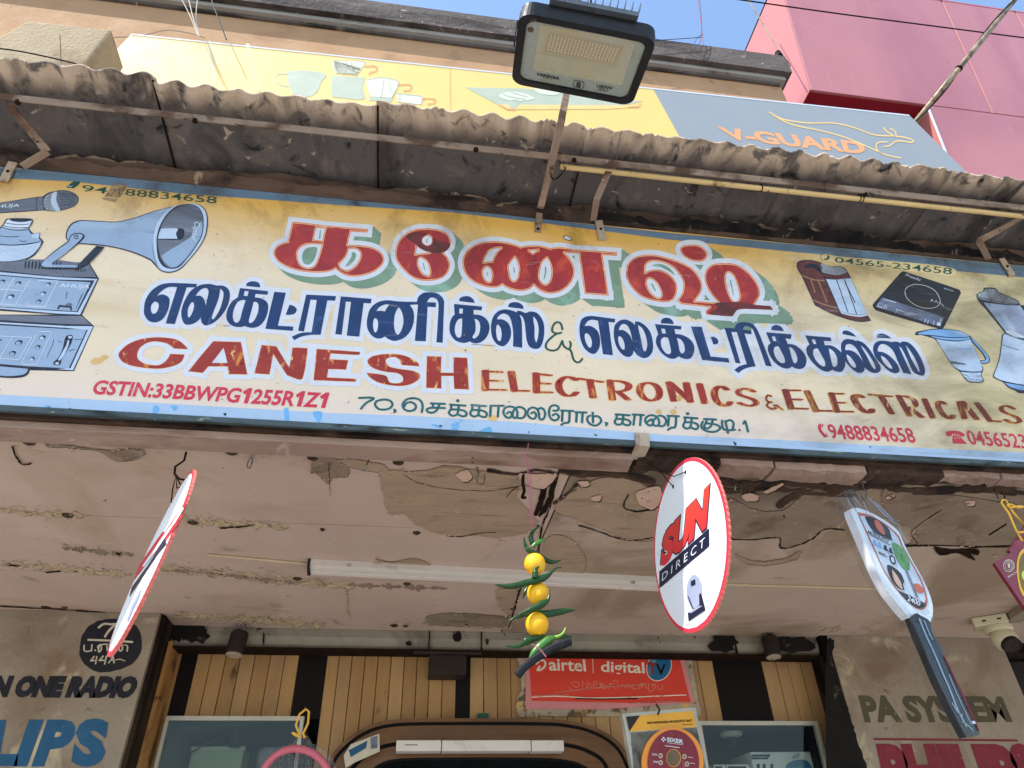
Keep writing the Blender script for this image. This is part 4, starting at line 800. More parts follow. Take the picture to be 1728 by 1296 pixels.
Ln('flask_line', TR3, ['470,300! 580,610!','550,300! 665,630!','555,330 600,420 650,520'], m_pk, 3, .8); Ln('flask_shine', TR3, ['290,300 330,400 380,520','220,290 260,420','140,260 250,300 350,305','240,495 350,540 480,575'], m_tape, 3, 1.0)
P('painted_cooktop', TR3, '1110,220 1150,225! 1660,395 1680,430! 1515,760 1480,780! 860,600 822,555 830,530! 1080,245', m_pblk, 1)
P('cooktop_panel', TR3, '915,470! 1520,665! 1480,755! 850,560!', mat('paint_chalky_panel', srgb(104,114,140), .45, .2, 20, layers=[(srgb(176,188,210), 24, .54, .66, (.5,1,1.5)), (srgb(60,64,84), 14, .58, .7)]), 2)
Ln('cooktop_ring', TR3, ['1135,410 1150,470 1210,530 1300,570 1400,575 1465,545 1475,490 1430,410 1340,360 1230,345 1160,370 1138,400'], m_pw, 2, .45)
Ln('cooktop_mark', TR3, ['1385,510! 1400,490! 1410,512!','1425,518! 1440,498! 1450,525! 1475,520! 1515,560!'], m_pw, 2, .4); Ln('panel_mark', TR3, ['880,530! 870,560! 930,580! 945,545!','960,560! 950,590!','1060,585! 1045,620!','1060,590! 1130,612! ','930,490! 1050,520!','1340,680! 1325,715!','1365,690! 1355,725!','1420,700! 1410,735!','1480,670! 1490,690! 1470,710!'], m_pw, 3, .5)
P('panel_button', TR3, '1450,712! 1485,720! 1478,750! 1445,742!', m_pw, 3)
text('cooktop_name', SG, 'Preethi', TR3, [(1148,238),(1292,290),(1282,315),(1138,262)], m_pw, L0+.0012, sign, .0, .2); text('cooktop_name', SG, 'power', TR3, [(1520,378),(1615,410),(1612,424),(1516,392)], m_pw, L0+.0012, sign)
P('phone_halo', TR3, '330,60 370,45 420,60 500,75 700,90 900,110 1200,135 1450,160 1620,195 1630,240 1560,262 1400,240 1200,215 1000,200 700,165 500,145 360,110 320,90', mat('painted_out_halo', srgb(226,208,158), .45, .06, 10), 0)
P('phone_icon', TR3, '375,58 400,70 402,92 380,108 352,104 345,92! 372,92 382,80', m_dgreen, 1); Ln('icon_ring', TR3, ['335,112 318,85 330,58 365,46 405,55'], m_dgreen, 1, .5)
P('painted_jug', Q_, '-345,580 -330,555 -280,545 -200,530 -100,520 0,525 120,545 232,600! 330,700 420,800 437,850 420,880 345,890! 368,940 355,980 350,1010 372,1060 355,1082 280,1085 200,1070 150,1010 120,968! 60,925 0,845! -130,640 -200,610 -290,585 -320,592', m_pk, 1, ['250,665! 350,775 385,840 375,850! 330,852!'])
P('jug_lid', Q_, '-320,575 -200,540 -100,530 0,533 120,552 222,600 100,612 0,608 -150,590', m_psky, 2); P('jug_lid_rim', Q_, '-180,598! 0,618 120,620 225,610! 225,628 120,645 0,638 -130,620', m_psky, 2)
P('jug_body', Q_, '-125,630! 0,650 120,655 232,632! 345,890! 358,940 345,965! 250,968 130,955! 60,915 5,840!', m_pl, 2); P('jug_handle', Q_, '238,610! 330,705 410,800 428,850 412,872 345,880! 338,865! 390,852 396,830 360,770 255,650!', m_psky, 2)
P('jug_foot', Q_, '130,972! 250,980 348,978! 342,1010 362,1055 345,1072 280,1075 205,1060 160,1010', m_pl, 2); P('jug_scale', Q_, '20,855! 180,885! 185,900! 35,890!', m_pg, 3)
Ln('jug_shade', Q_, ['100,730! 250,735!'], m_psky, 3, 1.0); Ln('foot_line', Q_, ['165,1000 220,1022','180,1035 260,1055','290,1015 345,1015','285,1055 355,1060'], m_pk, 3, .45)
P('painted_mixer', Q_, '295,185 310,150 360,130 370,98! 430,92 490,100 530,140 720,225 750,275! 1000,300! 1000,1190! 790,1195! 730,1190 700,1165! 620,1130 575,1080! 470,1030 468,1000 520,870 550,690 560,590 592,568! 400,330 320,240', m_pk, 1)
P('mixer_lid', Q_, '305,190 320,155 370,135 385,108! 480,112 520,145 700,225 730,262 600,265 420,235 330,210', m_psmoke, 2); P('mixer_jar', Q_, '370,250! 480,262 620,278 745,280! 990,600! 990,640! 790,625 680,605 605,560!', mat('paint_jar_streaks', srgb(156,170,196), .42, .16, 8, stretch=(1.5,1,.5), layers=[(srgb(196,206,224), 10, .54, .66, (2,1,.4)), (srgb(96,102,120), 9, .62, .7, (2,1,.4))]), 2)
P('mixer_body', Q_, '575,590 605,578! 680,612 790,645! 1000,650! 1000,1100! 790,1105 560,1060 480,1020 480,1000 535,850 560,690', m_pl, 2); P('mixer_foot', Q_, '590,1085! 790,1120! 1000,1120! 1000,1165! 790,1165 650,1130', m_psky, 2)
P('jar_rim', Q_, '600,560 630,535 700,560 790,600! 790,618! 700,600', m_pw, 3); Ln('mixer_line', Q_, ['560,690! 740,745!','330,195 450,225 600,255 720,255'], m_pk, 3, .5)
Ln('scratch', Q_, ['180,0! 330,180!','260,-10! 360,100!','400,370 450,440 500,540 530,590'], m_halo, 3, .5)
# little marks, nail, peeled chips and drips on the board
Ln('hairline_scuff', A_, ['705,430! 760,432!'], m_crack, 3, .4); Ln('hairline_scuff', B_, ['1020,480 1100,484 1190,490'], m_tape, 3, .5)
for s, T in (('1095,105 1130,100 1175,125 1185,140 1160,152 1110,135', F_),): P('bare_spot', T, s, m_pk, 1); P('bare_spot', T, '1105,110 1132,107 1170,128 1175,138 1158,145 1115,130', m_pw, 2)
rnd = random.Random(11)
for i in range(34):
    x = rnd.uniform(10,1720); y = rnd.uniform(300,690) + x*.06; r = rnd.uniform(.6,1.5)
    decal('dirt_fleck', SG, union([[(x+r*math.cos(a)*rnd.uniform(.6,1.4), y+r*math.sin(a)*rnd.uniform(.5,1.2)) for a in (0,1,2,3,4,5)]]), m_crack if i % 2 else m_tape, L0+.009, sign)
m_chip = mat('chipped_band_blue', srgb(112,176,226), .5, .1, 20)
for T, s in ((GZ,'745,365 765,360 775,380 760,400 752,430 742,400'),(GZ,'1380,375 1400,370 1405,430 1395,460 1385,440'),(GZ,'215,365 240,358 265,385 240,395 212,385'),(GZ,'300,378 325,372 335,390 310,395'),(GZ,'1520,390 1565,390 1560,430 1545,440'),(H_,'640,310 690,312 730,345 700,338'),(H_,'1010,375 1060,340 1110,330 1125,388 1070,395'),(GZ,'830,360 865,362 850,385')): P('chipped_paint', T, s, m_chip, 1)
for T, s in ((GZ,'325,378 345,370 340,388'),(GZ,'1085,398 1100,396 1095,408'),(H_,'705,315 735,318 715,328'),(H_,'1405,365 1420,368 1410,376'),(J_,'305,310 335,315 325,325'),(J_,'1470,370 1500,392 1488,394'),(K2,'315,185 330,200 322,205'),(Z5,'500,484 520,490 508,494')): P('dark_chip', T, s, m_crack, 2)
m_smoke = mat('painted_grime', srgb(150,124,84), .6, .2, 14)

# a thin film of real grime over the whole board, heavier to the right and along the top
def grime(name, colr, sc, lo, hi, amt, st=(1,1,1), gx=None, gz=None):
    m = bpy.data.materials.new(name); m.use_nodes = True; nt = m.node_tree; N = nt.nodes; L = nt.links; N.clear()
    out = N.new('ShaderNodeOutputMaterial'); mx = N.new('ShaderNodeMixShader'); tr = N.new('ShaderNodeBsdfTransparent'); df = N.new('ShaderNodeBsdfDiffuse'); df.inputs[0].default_value = (*colr, 1)
    geo = N.new('ShaderNodeNewGeometry'); mp = N.new('ShaderNodeMapping'); mp.inputs['Scale'].default_value = st; no = N.new('ShaderNodeTexNoise'); no.inputs['Scale'].default_value = sc; no.inputs['Detail'].default_value = 10; no.inputs['Roughness'].default_value = .7; no.inputs['Distortion'].default_value = .5
    L.new(geo.outputs['Position'], mp.inputs[0]); L.new(mp.outputs[0], no.inputs['Vector'])
    def mr(src, a, b, c, d):
        r = N.new('ShaderNodeMapRange'); r.inputs[1].default_value = a; r.inputs[2].default_value = b; r.inputs[3].default_value = c; r.inputs[4].default_value = d; L.new(src, r.inputs[0]); return r.outputs[0]
    f = mr(no.outputs['Fac'], lo, hi, 0, amt); sp_ = N.new('ShaderNodeSeparateXYZ'); L.new(geo.outputs['Position'], sp_.inputs[0])
    for ax_, g in (('X', gx), ('Z', gz)):
        if g:
            k = N.new('ShaderNodeMath'); k.operation = 'MULTIPLY'; L.new(f, k.inputs[0]); L.new(mr(sp_.outputs[ax_], *g), k.inputs[1]); f = k.outputs[0]
    L.new(f, mx.inputs[0]); L.new(tr.outputs[0], mx.inputs[1]); L.new(df.outputs[0], mx.inputs[2]); L.new(mx.outputs[0], out.inputs[0]); return m
def film_sheet(name, m, lift):
    return mesh(name, ([sp(x0,.004)+nn*lift, sp(x1,.004)+nn*lift, sp(x1,b1-.004)+nn*lift, sp(x0,b1-.004)+nn*lift], [(0,1,2,3)]), m, sign)
film_sheet('grime_film', grime('grime_right', srgb(96,84,62), 7, .44, .74, .50, (.6,1,1.6), gx=(.4, 1.3, .06, 1)), .0062)
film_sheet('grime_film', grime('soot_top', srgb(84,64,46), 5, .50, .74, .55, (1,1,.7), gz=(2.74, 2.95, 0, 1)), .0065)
film_sheet('speckle_film', grime('speckle', srgb(70,56,44), 90, .64, .70, .55), .0068)
film_sheet('chalky_film', grime('chalk', srgb(226,220,210), 34, .60, .72, .30, (.3,1,2)), .0071)

# ================================================================ corrugated awning over the sign
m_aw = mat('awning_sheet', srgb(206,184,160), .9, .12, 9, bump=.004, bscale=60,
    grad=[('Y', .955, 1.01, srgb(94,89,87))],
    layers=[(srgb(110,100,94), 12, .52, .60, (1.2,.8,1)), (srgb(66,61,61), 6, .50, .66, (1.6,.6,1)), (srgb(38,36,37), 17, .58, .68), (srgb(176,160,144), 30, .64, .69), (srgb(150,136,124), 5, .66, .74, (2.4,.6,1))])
ZA0, ZA1 = 3.034, 3.052
lipY = [ (zray(x, y, ZA1).x, zray(x, y, ZA1).y) for x, y in ((0,108),(253,130),(560,165),(990,216),(1322,257),(1728,300)) ]
YLIP = sum(p[1] for p in lipY)/len(lipY); YBK = 1.24
aw = thing('corrugated_awning', 'grimy brown corrugated sheet awning running above the signboard', 'awning', (.2, 1.05, 3.03))
sx = [-2.0] + [zray(x, y, ZA1).x for x, y in ((-150,92),(253,130),(634.6,179),(990.5,217),(1322,259),(1608,287))] + [2.35, 3.2]
PIT = .064
for k in range(len(sx)-1):
    a, b = sx[k], sx[k+1] + .012; nx = int((b-a)/PIT*10); ny = 8; V, Fc = [], []
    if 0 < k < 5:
        xs_ = a + .004; mesh('seam_shadow', prism([(xs_-.0022,YLIP+.004,ZA1-.0015),(xs_+.0022,YLIP+.004,ZA1-.0015),(xs_+.0022,YBK-.03,ZA0-.0025),(xs_-.0022,YBK-.03,ZA0-.0025)], (0,0,.004)), m_crack, aw)  # thin dark strip stands in for the shadow gap between sheets
    rnd = random.Random(k); yo = rnd.uniform(-.006,.006); zo = .0 + .0045*(k % 2); chips = [rnd.uniform(0,.006) if rnd.random() < .15 else 0 for _ in range(nx+1)]
    for t in (0, 1):
        for j in range(ny+1):
            for i in range(nx+1):
                x = a + (b-a)*i/nx; s = j/ny
                y = YLIP + yo + (YBK-YLIP)*s + (chips[i] + .002*math.sin(x*90) if j == 0 else 0)
                am = .0070*(1 - min(1, max(0, (s-.12)/.25))*(.72 if x < .75 else .35)); z = ZA1 + (ZA0-ZA1)*s + am*math.cos(2*math.pi*x/PIT) + zo + t*.004 + .0012*math.sin(x*31+s*5)
                V.append(Vector((x, y, z)))
    n1 = (nx+1)*(ny+1)
    for j in range(ny):
        for i in range(nx):
            q = j*(nx+1)+i; Fc.append((q, q+nx+1, q+nx+2, q+1)); Fc.append((n1+q, n1+q+1, n1+q+nx+2, n1+q+nx+1))
    for i in range(nx): Fc.append((i, i+1, n1+i+1, n1+i)); q = ny*(nx+1)+i; Fc.append((q+1, q, n1+q, n1+q+1))
    for j in range(ny): q = j*(nx+1); Fc.append((q+nx+1, q, n1+q, n1+q+nx+1)); q += nx; Fc.append((q, q+nx+1, n1+q+nx+1, n1+q))
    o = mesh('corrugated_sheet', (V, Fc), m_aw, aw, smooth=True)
    es = o.modifiers.new('edges', 'EDGE_SPLIT'); es.split_angle = R(50)
bt0 = zray(0,170,3.02); bt1 = zray(1728,349,3.02); by = (bt0.y+bt1.y)/2
mesh('angle_iron', join(box((-2.0,by-.012,3.018),(3.1,by+.004,3.021)), box((-2.0,by-.012,3.000),(3.1,by-.009,3.018))), m_angle, aw)
# tie wire lumps and bolts on the angle iron
for px, py in ((329,201),(803,250),(969,268),(1460,325),(30,170)):
    c = zray(px, py+3, 3.0); mesh('bolt', lathe(c, (0,0,-1), [(-.004,.006),(.002,.006),(.004,.004)], 8), m_crack, aw)
def flat(name, pts, wd, th, m, par, wdir=(1,0,0)): return mesh(name, bar(pts, wd, th, wdir), m, par)
ax = Vector((1,0,0))
ua = lambda x, y, k=.985: CAM + (zray(x, y, 3.03) - CAM)*k
flat('strut', [ua(14,176,.975), ua(46,214,.98), ua(80,256,.955)], .018, .004, m_angle, aw); flat('strut', [ua(80,256,.954), vray(38,281,1.12)], .016, .004, m_angle, aw, (0,1,0))
flat('strut', [ua(1735,360,.975), ua(1690,386,.98), ua(1651,407,.955)], .017, .004, m_angle, aw); flat('strut', [ua(1652,406,.954), SG.at(1668,437,.004)], .015, .004, m_angle, aw)
for k, (pp, wd) in enumerate(((((1027,290),(1019,308),(1007,336),(1001,372)), .016),)):
    flat('strap', [ua(*pp[0],.97), ua(*pp[1],.975), ua(*pp[2],.95), SG.at(*pp[3], .006)], wd, .003, m_angle, aw)
def clip(px0, py0, px1, py1, wd, label):
    a, b = SG.at(px0, py0, .005), SG.at(px1, py1, .007)
    c = thing('strap_clip', label, 'metal strap', b)
    o = bevel(mesh('strap', bar([a, b, b + nn*-.012 - un*.004], wd, .0035, ax), m_strap, c), .001, 1); mesh('bolt', lathe((a+b)/2 + nn*.0035, nn, [(-.002,.0035),(0,.0035),(.0015,.002)], 8), m_crack, c)
clip(1010,372,1017,402,.020,'short pale metal strap bent over the signboard top edge beside the lamp arm')
clip(1690,436,1708,464,.019,'pale metal strap lapping the top edge of the signboard at its far right')
clip(6,306,22,274,.020,'pale metal strap at the top left corner of the signboard')
# strap under the lower edge
c = SG.at(1083,731,.004); lo = vray(1081,777,1.33)
bc = thing('hanger_strap', 'curved rusty pink strap wrapped under the lower edge of the signboard', 'metal strap', c)
mesh('strap', bar([c, c - un*.022 + nn*.001, SB*0 + Vector((c.x-.0005, c.y+.004, c.z-.03)), Vector((c.x-.002, 1.345, c.z-.038)), Vector((c.x-.003, 1.36, 2.412))], .033, .003, ax), m_strap, bc)
# ledge board between sign and awning
lg = thing('ledge_board', 'dark rough board wedged between the signboard and the awning, blackened to the right', 'board', (.2, 1.175, 2.98))
zl0 = 2.9755
def rough(name, x0, x1, y, z0, z1, m, seed, amp=.006, n=160, sl=.022):
    rnd = random.Random(seed); V, Fc = [], []; ph = [rnd.uniform(0,6) for _ in range(5)]
    for t in (0, .014):
        for i in range(n+1):
            x = x0 + (x1-x0)*i/n; h = sum(math.sin(x*f+p)/w for f, p, w in zip((17,41,83,160,7), ph, (1.6,2,2.6,3,1.5)))*amp + rnd.uniform(-1,1)*amp*.25
            V += [Vector((x, y+t, z0)), Vector((x, y+t-sl-h*.5, z1+h))]
    n1 = 2*(n+1)
    for i in range(n):
        q = 2*i; Fc += [(q, q+2, q+3, q+1), (n1+q, n1+q+1, n1+q+3, n1+q+2), (q+1, q+3, n1+q+3, n1+q+1), (q, n1+q, n1+q+2, q+2)]
    return mesh(name, (V, Fc), m, lg)
xm = vray(1000,360,1.16).x
rough('board', -1.9, 3.1, 1.166, zl0, 3.020, m_ledge, 3, .005); rough('mouldy_crust', xm, 3.1, 1.157, zl0+.002, 3.003, m_moss, 8, .008); rough('loose_strip', -1.9, xm, 1.159, zl0+.002, 2.996, m_ledge, 5, .004, 300)
rough('mortar_crust', -1.9, 3.1, 1.176, zl0+.02, 3.026, mat('mortar_crust', srgb(150,130,112), .9, .25, 30, bump=.006, layers=[(srgb(50,44,42), 24, .5, .6)]), 13, .007, 360)
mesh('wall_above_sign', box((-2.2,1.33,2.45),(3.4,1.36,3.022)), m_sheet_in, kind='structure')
# yellow pipe
py0, py1 = zray(946,279,3.0), zray(1760,369,3.0); yy = (py0.y+py1.y)/2
yp = thing('yellow_conduit_pipe', 'cream yellow plastic pipe tied under the right half of the awning', 'pipe', py0)
mesh('pipe', tube([Vector((py0.x, yy, 2.999)), Vector(((py0.x+py1.x)/2, yy, 2.997)), Vector((py1.x+1.2, yy, 2.999))], .0068, 12), m_pipe, yp, smooth=True)
xt = zray(1458,322,3.0).x
for xx in (xt, xt+.008, zray(1294,298,3.0).x): mesh('tie_wire', tube([Vector((xx, yy+.0085*math.cos(a), 3.000+.0095*math.sin(a))) for a in [k*.63 for k in range(11)]], .0016, 5), m_crack, yp)
for k, off in enumerate((0, .4)):
    mesh('tie_wire', tube([Vector((py0.x-.012+.018*math.cos(a)+k*.006, yy-.01+.012*math.sin(a*2+k), 2.985+.045*math.sin(a+off))) for a in [j*.42 for j in range(16)]], .0011, 5), m_crack, yp)

# ================================================================ flood light
LO = Vector((.29463,.7695,3.03925)); ln = Vector((-.12756703,.37800176,-.916974)).normalized(); lu = Vector((.98974794,-.01135713,-.14237287)); lu = (lu - ln*lu.dot(ln)).normalized(); lv = Vector((-.06423139,-.92573521,-.37267767)); lv = (lv - ln*lv.dot(ln) - lu*lv.dot(lu)).normalized()
fl = thing('flood_light', 'black framed LED flood light with a frosted greenish glass hanging in front of the awning', 'flood light', LO)
m_case = mat('flood_case', srgb(36,38,42), .45, .2, 20, metal=.3, layers=[(srgb(96,92,84), 26, .64, .70)])
m_fin = mat('flood_fin', srgb(104,110,116), .45, .12, 20, metal=.5, layers=[(srgb(60,62,64), 20, .56, .66)])
m_glass = mat('flood_glass_rim', srgb(160,170,160), .25, .05, 9, coat=.6, coatr=.15, layers=[(srgb(150,158,132), 5, .56, .7)])
m_refl = mat('flood_reflector', srgb(182,182,160), .3, .05, 8, coat=.6, coatr=.15, layers=[(srgb(184,176,140), 4, .5, .66)])
m_led = mat('led_board', srgb(176,164,134), .4, .06, 12, coat=.5, coatr=.2); m_dot = mat('led_chip', srgb(228,220,190), .3, .05, 10)
def lp(a, b, c=0): return LO + lu*a + lv*b + ln*c
def rr(w_, h_, r_, seg=6):
    out = []
    for cx, cy, a0 in ((w_/2-r_, h_/2-r_, 0), (-w_/2+r_, h_/2-r_, 90), (-w_/2+r_, -h_/2+r_, 180), (w_/2-r_, -h_/2+r_, 270)):
        for k in range(seg+1): a = R(a0 + 90*k/seg); out.append((cx + r_*math.cos(a), cy + r_*math.sin(a)))
    return out
LW, LH = .282, .215
ft = lambda a, b: (a*(1 - .10*(b/LH)), b)             # the housing narrows slightly
def ringmesh(o_, i_, c0, c1):
    n = len(o_); V = [lp(*p, c0) for p in o_] + [lp(*p, c1) for p in o_] + [lp(*p, c1) for p in i_] + [lp(*p, c0+.004) for p in i_]
    return V, [(s*n+i, s*n+(i+1)%n, (s+1)*n+(i+1)%n, (s+1)*n+i) for s in range(3) for i in range(n)]
mesh('frame', ringmesh(rr(LW, LH, .028), rr(LW-.034, LH-.034, .02), -.016, .006), m_case, fl, smooth=False)
mesh('back_shell', join(prism([lp(*p, -.0155) for p in rr(LW-.004, LH-.004, .026)], -ln*.012), prism([lp(*p, -.028) for p in rr(LW-.05, LH-.05, .02)], -ln*.02)), m_case, fl)
g = mesh('glass', prism([lp(*p, .0005) for p in rr(LW-.0345, LH-.0345, .0195)], -ln*.004), m_glass, fl)
LP_ = Pl(ln, LO + ln*.0008)
T2 = (560,0,2.88)
def L2(name, s, m, lift): return decal(name, LP_, union([smooth(parse(s, T2), True, 4)]), m, lift, fl)
L2('reflector', '1010,120! 1390,180! 1480,205! 1455,270! 1410,415! 1380,410! 980,340! 985,300!', m_refl, .0006)
L2('reflector_floor', '1055,150! 1420,225! 1385,330! 1010,265!', mat('flood_reflector_floor', srgb(176,170,144), .35, .05, 8, coat=.5), .0014)
L2('led_board', '1058,162! 1408,234! 1372,312! 1036,248!', m_led, .0022)
dots = []
for i in range(20):
    for j in range(7):
        u_, t_ = (i+.7)/20.6, (j+.7)/7.6
        x = (1058*(1-u_)+1408*u_)*(1-t_) + (1036*(1-u_)+1372*u_)*t_; y = (162*(1-u_)+234*u_)*(1-t_) + (248*(1-u_)+312*u_)*t_
        dots.append(([Vector((T2[0]+(x+dx)/2.88, T2[1]+(y+dy)/2.88)) for dx, dy in ((-3,-3),(3,-2.6),(3,3),(-3,2.6))], [(0,1,2,3)]))
decal('led_chips', LP_, merge2(dots), m_dot, .0032, fl)['kind'] = 'stuff'
text('maker_name', LP_, 'VARSHAA', T2, [(996,352),(1108,374),(1104,390),(992,368)], m_case, .002, fl, .03)
text('rating_print', LP_, '100W', T2, [(1290,410),(1368,422),(1362,438),(1286,426)], m_case, .002, fl, .02); text('rating_print', LP_, 'IP67', T2, [(1298,430),(1345,438),(1342,447),(1295,440)], m_case, .002, fl, 0)
for s in ('1175,400! 1182,392! 1215,396! 1226,404! 1224,424! 1216,430! 1180,424! 1172,416!',): decal('mark_box', LP_, union([q for q in ringq(smooth(parse(s, T2)), .45)]), m_case, .002, fl)
text('mark_symbol', LP_, '8', T2, [(1190,398),(1212,401),(1208,426),(1186,422)], m_case, .002, fl, .02)
L2('grease_mark', '1010,385 1040,380 1075,390 1060,402 1020,398', mat('grease', srgb(150,152,130), .5, .1, 60), .0016)
L2('corner_dirt', '955,135 975,132 982,148 968,158 952,150', m_ledge, .0016)
a0, a1 = -.085, .095
mesh('heat_sink', prism([lp(a0, LH/2-.05, -.028), lp(a1, LH/2-.05, -.028), lp(a1, LH/2+.012, -.028), lp(a0, LH/2+.012, -.028)], -ln*.010), m_fin, fl)
for k in range(13):
    a = a0 + (a1-a0)*k/12
    mesh('fin', prism([lp(a-.0007, LH/2-.06, -.0385), lp(a+.0007, LH/2-.06, -.0385), lp(a+.0007, LH/2+.018, -.0385), lp(a-.0007, LH/2+.018, -.0385)], -ln*.016), m_fin, fl)
mesh('driver_box', prism([lp(-.045,-.07,-.048), lp(.045,-.07,-.048), lp(.045,.02,-.048), lp(-.045,.02,-.048)], -ln*.03), m_case, fl)
mesh('yoke', bar([lp(-LW/2-.004, .0, -.01), lp(-LW/2-.006, .0, -.06), lp(-.06, .0, -.085), lp(.06, .0, -.085), lp(LW/2+.004, .0, -.06), lp(LW/2+.002, 0, -.01)], .022, .003, lv), m_case, fl)
# flat iron arm that carries it
arm = thing('lamp_arm', 'long rusty flat iron arm rising from the sign top to the flood light', 'bracket arm', SG.at(907,392))
pts = [SG.at(907,391,.003), SG.at(911,353,.003), vray(913,347,1.115), vray(934,262,.965), vray(947,205,.885), Pl(ln, LO - ln*.045).at(957,152), lp(.0,-.02,-.088)]
bevel(mesh('flat_bar', bar(pts, .0165, .004, ax), m_angle, arm), .0008, 1)
hole = mesh('bolt', lathe(SG.at(908,386,.0055), nn, [(-.001,.004),(.001,.004),(.002,.0025)], 8), m_crack, arm)
pole2 = thing('thin_iron_rod', 'thin rusty rod standing up behind the flood light with a black cable', 'rod', lp(-.01,.05,-.10))
mesh('rod', tube([lp(0,.03,-.09), vray(975,18,.80), vray(983,-60,.72)], .0062, 8), m_angle, pole2)
mesh('cable', tube([lp(.02,.05,-.08), vray(1000,24,.78), vray(997,0,.76), vray(994,-60,.7)], .0022, 6), m_black, pole2)

# ================================================================ banner on the upper wall
BT = R(8.4); bn = Vector((0, -math.cos(BT), -math.sin(BT))); BP = Pl(bn, vray(864,124,1.9))
m_by = mat('banner_yellow', srgb(240,202,98), .52, .03, 3, ior=2.6)
m_bg = mat('banner_grey', srgb(146,152,156), .52, .03, 3, ior=2.2)
m_bw = mat('banner_print_white', srgb(222,222,196), .42, .05, 12, spec=1.0, coat=.4, coatr=.42); m_bb = mat('banner_print_blue', srgb(186,192,164), .42, .08, 9, spec=1.0, coat=.4, coatr=.42)
m_bo = mat('banner_print_orange', srgb(232,164,104), .42, .06, 9, spec=1.0); m_br = mat('banner_print_cream', srgb(246,206,136), .42, .1, 9)
ban = thing('shop_banner', 'long glossy yellow and grey printed banner board above the awning with V-GUARD lettering', 'banner', BP.at(864,200))
BQ = [(222,57),(1534,194),(1700,360),(105,181)]
mesh('board', prism([BP.at(*q) for q in BQ], -bn*.04), m_by, ban)
mesh('edge_trim', prism([BP.at(*q, .0015) for q in ((221.5,56.5),(1534,193.5),(1535.5,195.6),(221,58.6))], -bn*.04), m_white, ban)
decal('grey_field', BP, union([[(1101,148.2),(1534,193.8),(1700,360),(1210,375),(1147,231)]]), m_bg, .001, ban)
T1 = (0,0,2.88); T3 = (1128,0,2.88)
def B(name, T, s, m, lv): return decal(name, BP, union([smooth(parse(s, T), True, 4)]), m, .002+lv*.0012, ban)
def BL(name, T, ss, m, lv, wd=.8):
    for s in ss: decal(name, BP, union(nib(smooth(parse(s, T), False, 5), wd, wd, 8)), m, .002+lv*.0012, ban)
B('printed_bowl', T1, '1400,350 1480,342 1585,360 1560,400 1545,440 1500,470 1430,460 1400,400', m_bb, 0); B('printed_bowl', T1, '1625,295! 1780,300! 1750,345 1730,365! 1640,355! 1625,330', m_bw, 1)
BL('printed_handle', T1, ['1400,360 1350,360 1340,385 1360,410 1400,420'], m_bb, 0, .8)
B('printed_pan', T2, '0,368! 160,375! 150,430 160,475 120,485! 0,470!', m_bb, 0); B('printed_bowl', T2, '5,295! 160,300! 135,345 120,365! 20,355! 5,330', m_bw, 1)
B('printed_bowl', T2, '170,388 240,375 325,395! 310,440 290,475! 190,470! 172,430', m_bw, 1); B('printed_pan', T2, '185,470! 295,472! 290,495! 180,488!', m_bb, 0); B('printed_pan', T2, '312,452! 442,470! 432,508! 320,495!', m_bw, 1)
BL('printed_outline', T2, ['5,295 80,290 160,300','70,300! 68,345 50,362','95,302! 100,350 120,365','170,388 245,376 325,396 310,440 290,475','250,392! 245,450 235,472','275,395! 290,450','312,452 375,460 442,470 432,508','330,458! 330,495'], m_bb, 3, .5)
BL('printed_handle', T2, ['160,322 215,322 212,345 190,350 180,362','320,412 382,412 380,435 350,440','440,478 502,482 496,500 465,505'], m_bo, 2, 1.0)
B('printed_stove', T2, '648,424! 940,430! 1512,492! 1450,505! 1330,520! 1330,528! 880,525! 800,505!', m_bb, 0); B('printed_stove_front', T2, '800,508! 1490,512! 1490,520! 1330,530! 850,532!', m_br, 1)
B('printed_burner', T2, '812,460 870,445 940,455 985,480 900,490 830,480', m_bw, 2); B('printed_burner', T2, '985,430 1050,428 1110,450 1080,462 1010,455', m_bw, 2); BL('printed_outline', T2, ['830,455 870,470 940,480','870,447 950,470'], m_bb, 4, .5)
B('printed_knob', T2, '860,490 910,488 900,520 870,525', m_bb, 2); BL('printed_handle', T2, ['815,505! 850,530! 890,532!','1440,520! 1490,518! 1500,505!'], m_bo, 2, 1.0)
text('brand_print', BP, 'V-GUARD', T3, [(232,614),(950,690),(962,752),(292,678)], m_bo, .004, ban, .045)
BL('deer_swoosh', T3, ['490,545 560,580 680,598 800,598 900,620 1000,655 1100,660','510,560 600,605 740,635 850,665 950,705 1050,750 1130,768','1045,618 1062,640 1100,660 1150,668 1190,682 1186,692 1110,685 1075,708 1050,712','1078,625 1102,640 1106,658','1062,690 1020,693 1008,712 1020,735 1045,750'], m_br, 2, 1.0)
mesh('sheet_joint', prism([BP.at(*q, .001) for q in ((759.3,110),(759.9,110),(760.1,196),(759.5,196))], bn*.0006), m_bo, ban)
B('tear_mark', T1, '1015,200 1022,200 1052,400 1044,400', m_bb, 0); B('tear_mark', T1, '1195,215 1212,215 1268,440 1245,440', mat('banner_faded_green', srgb(206,214,120), .42, .05, 5, spec=1.0, coat=.5, coatr=.42), 0)

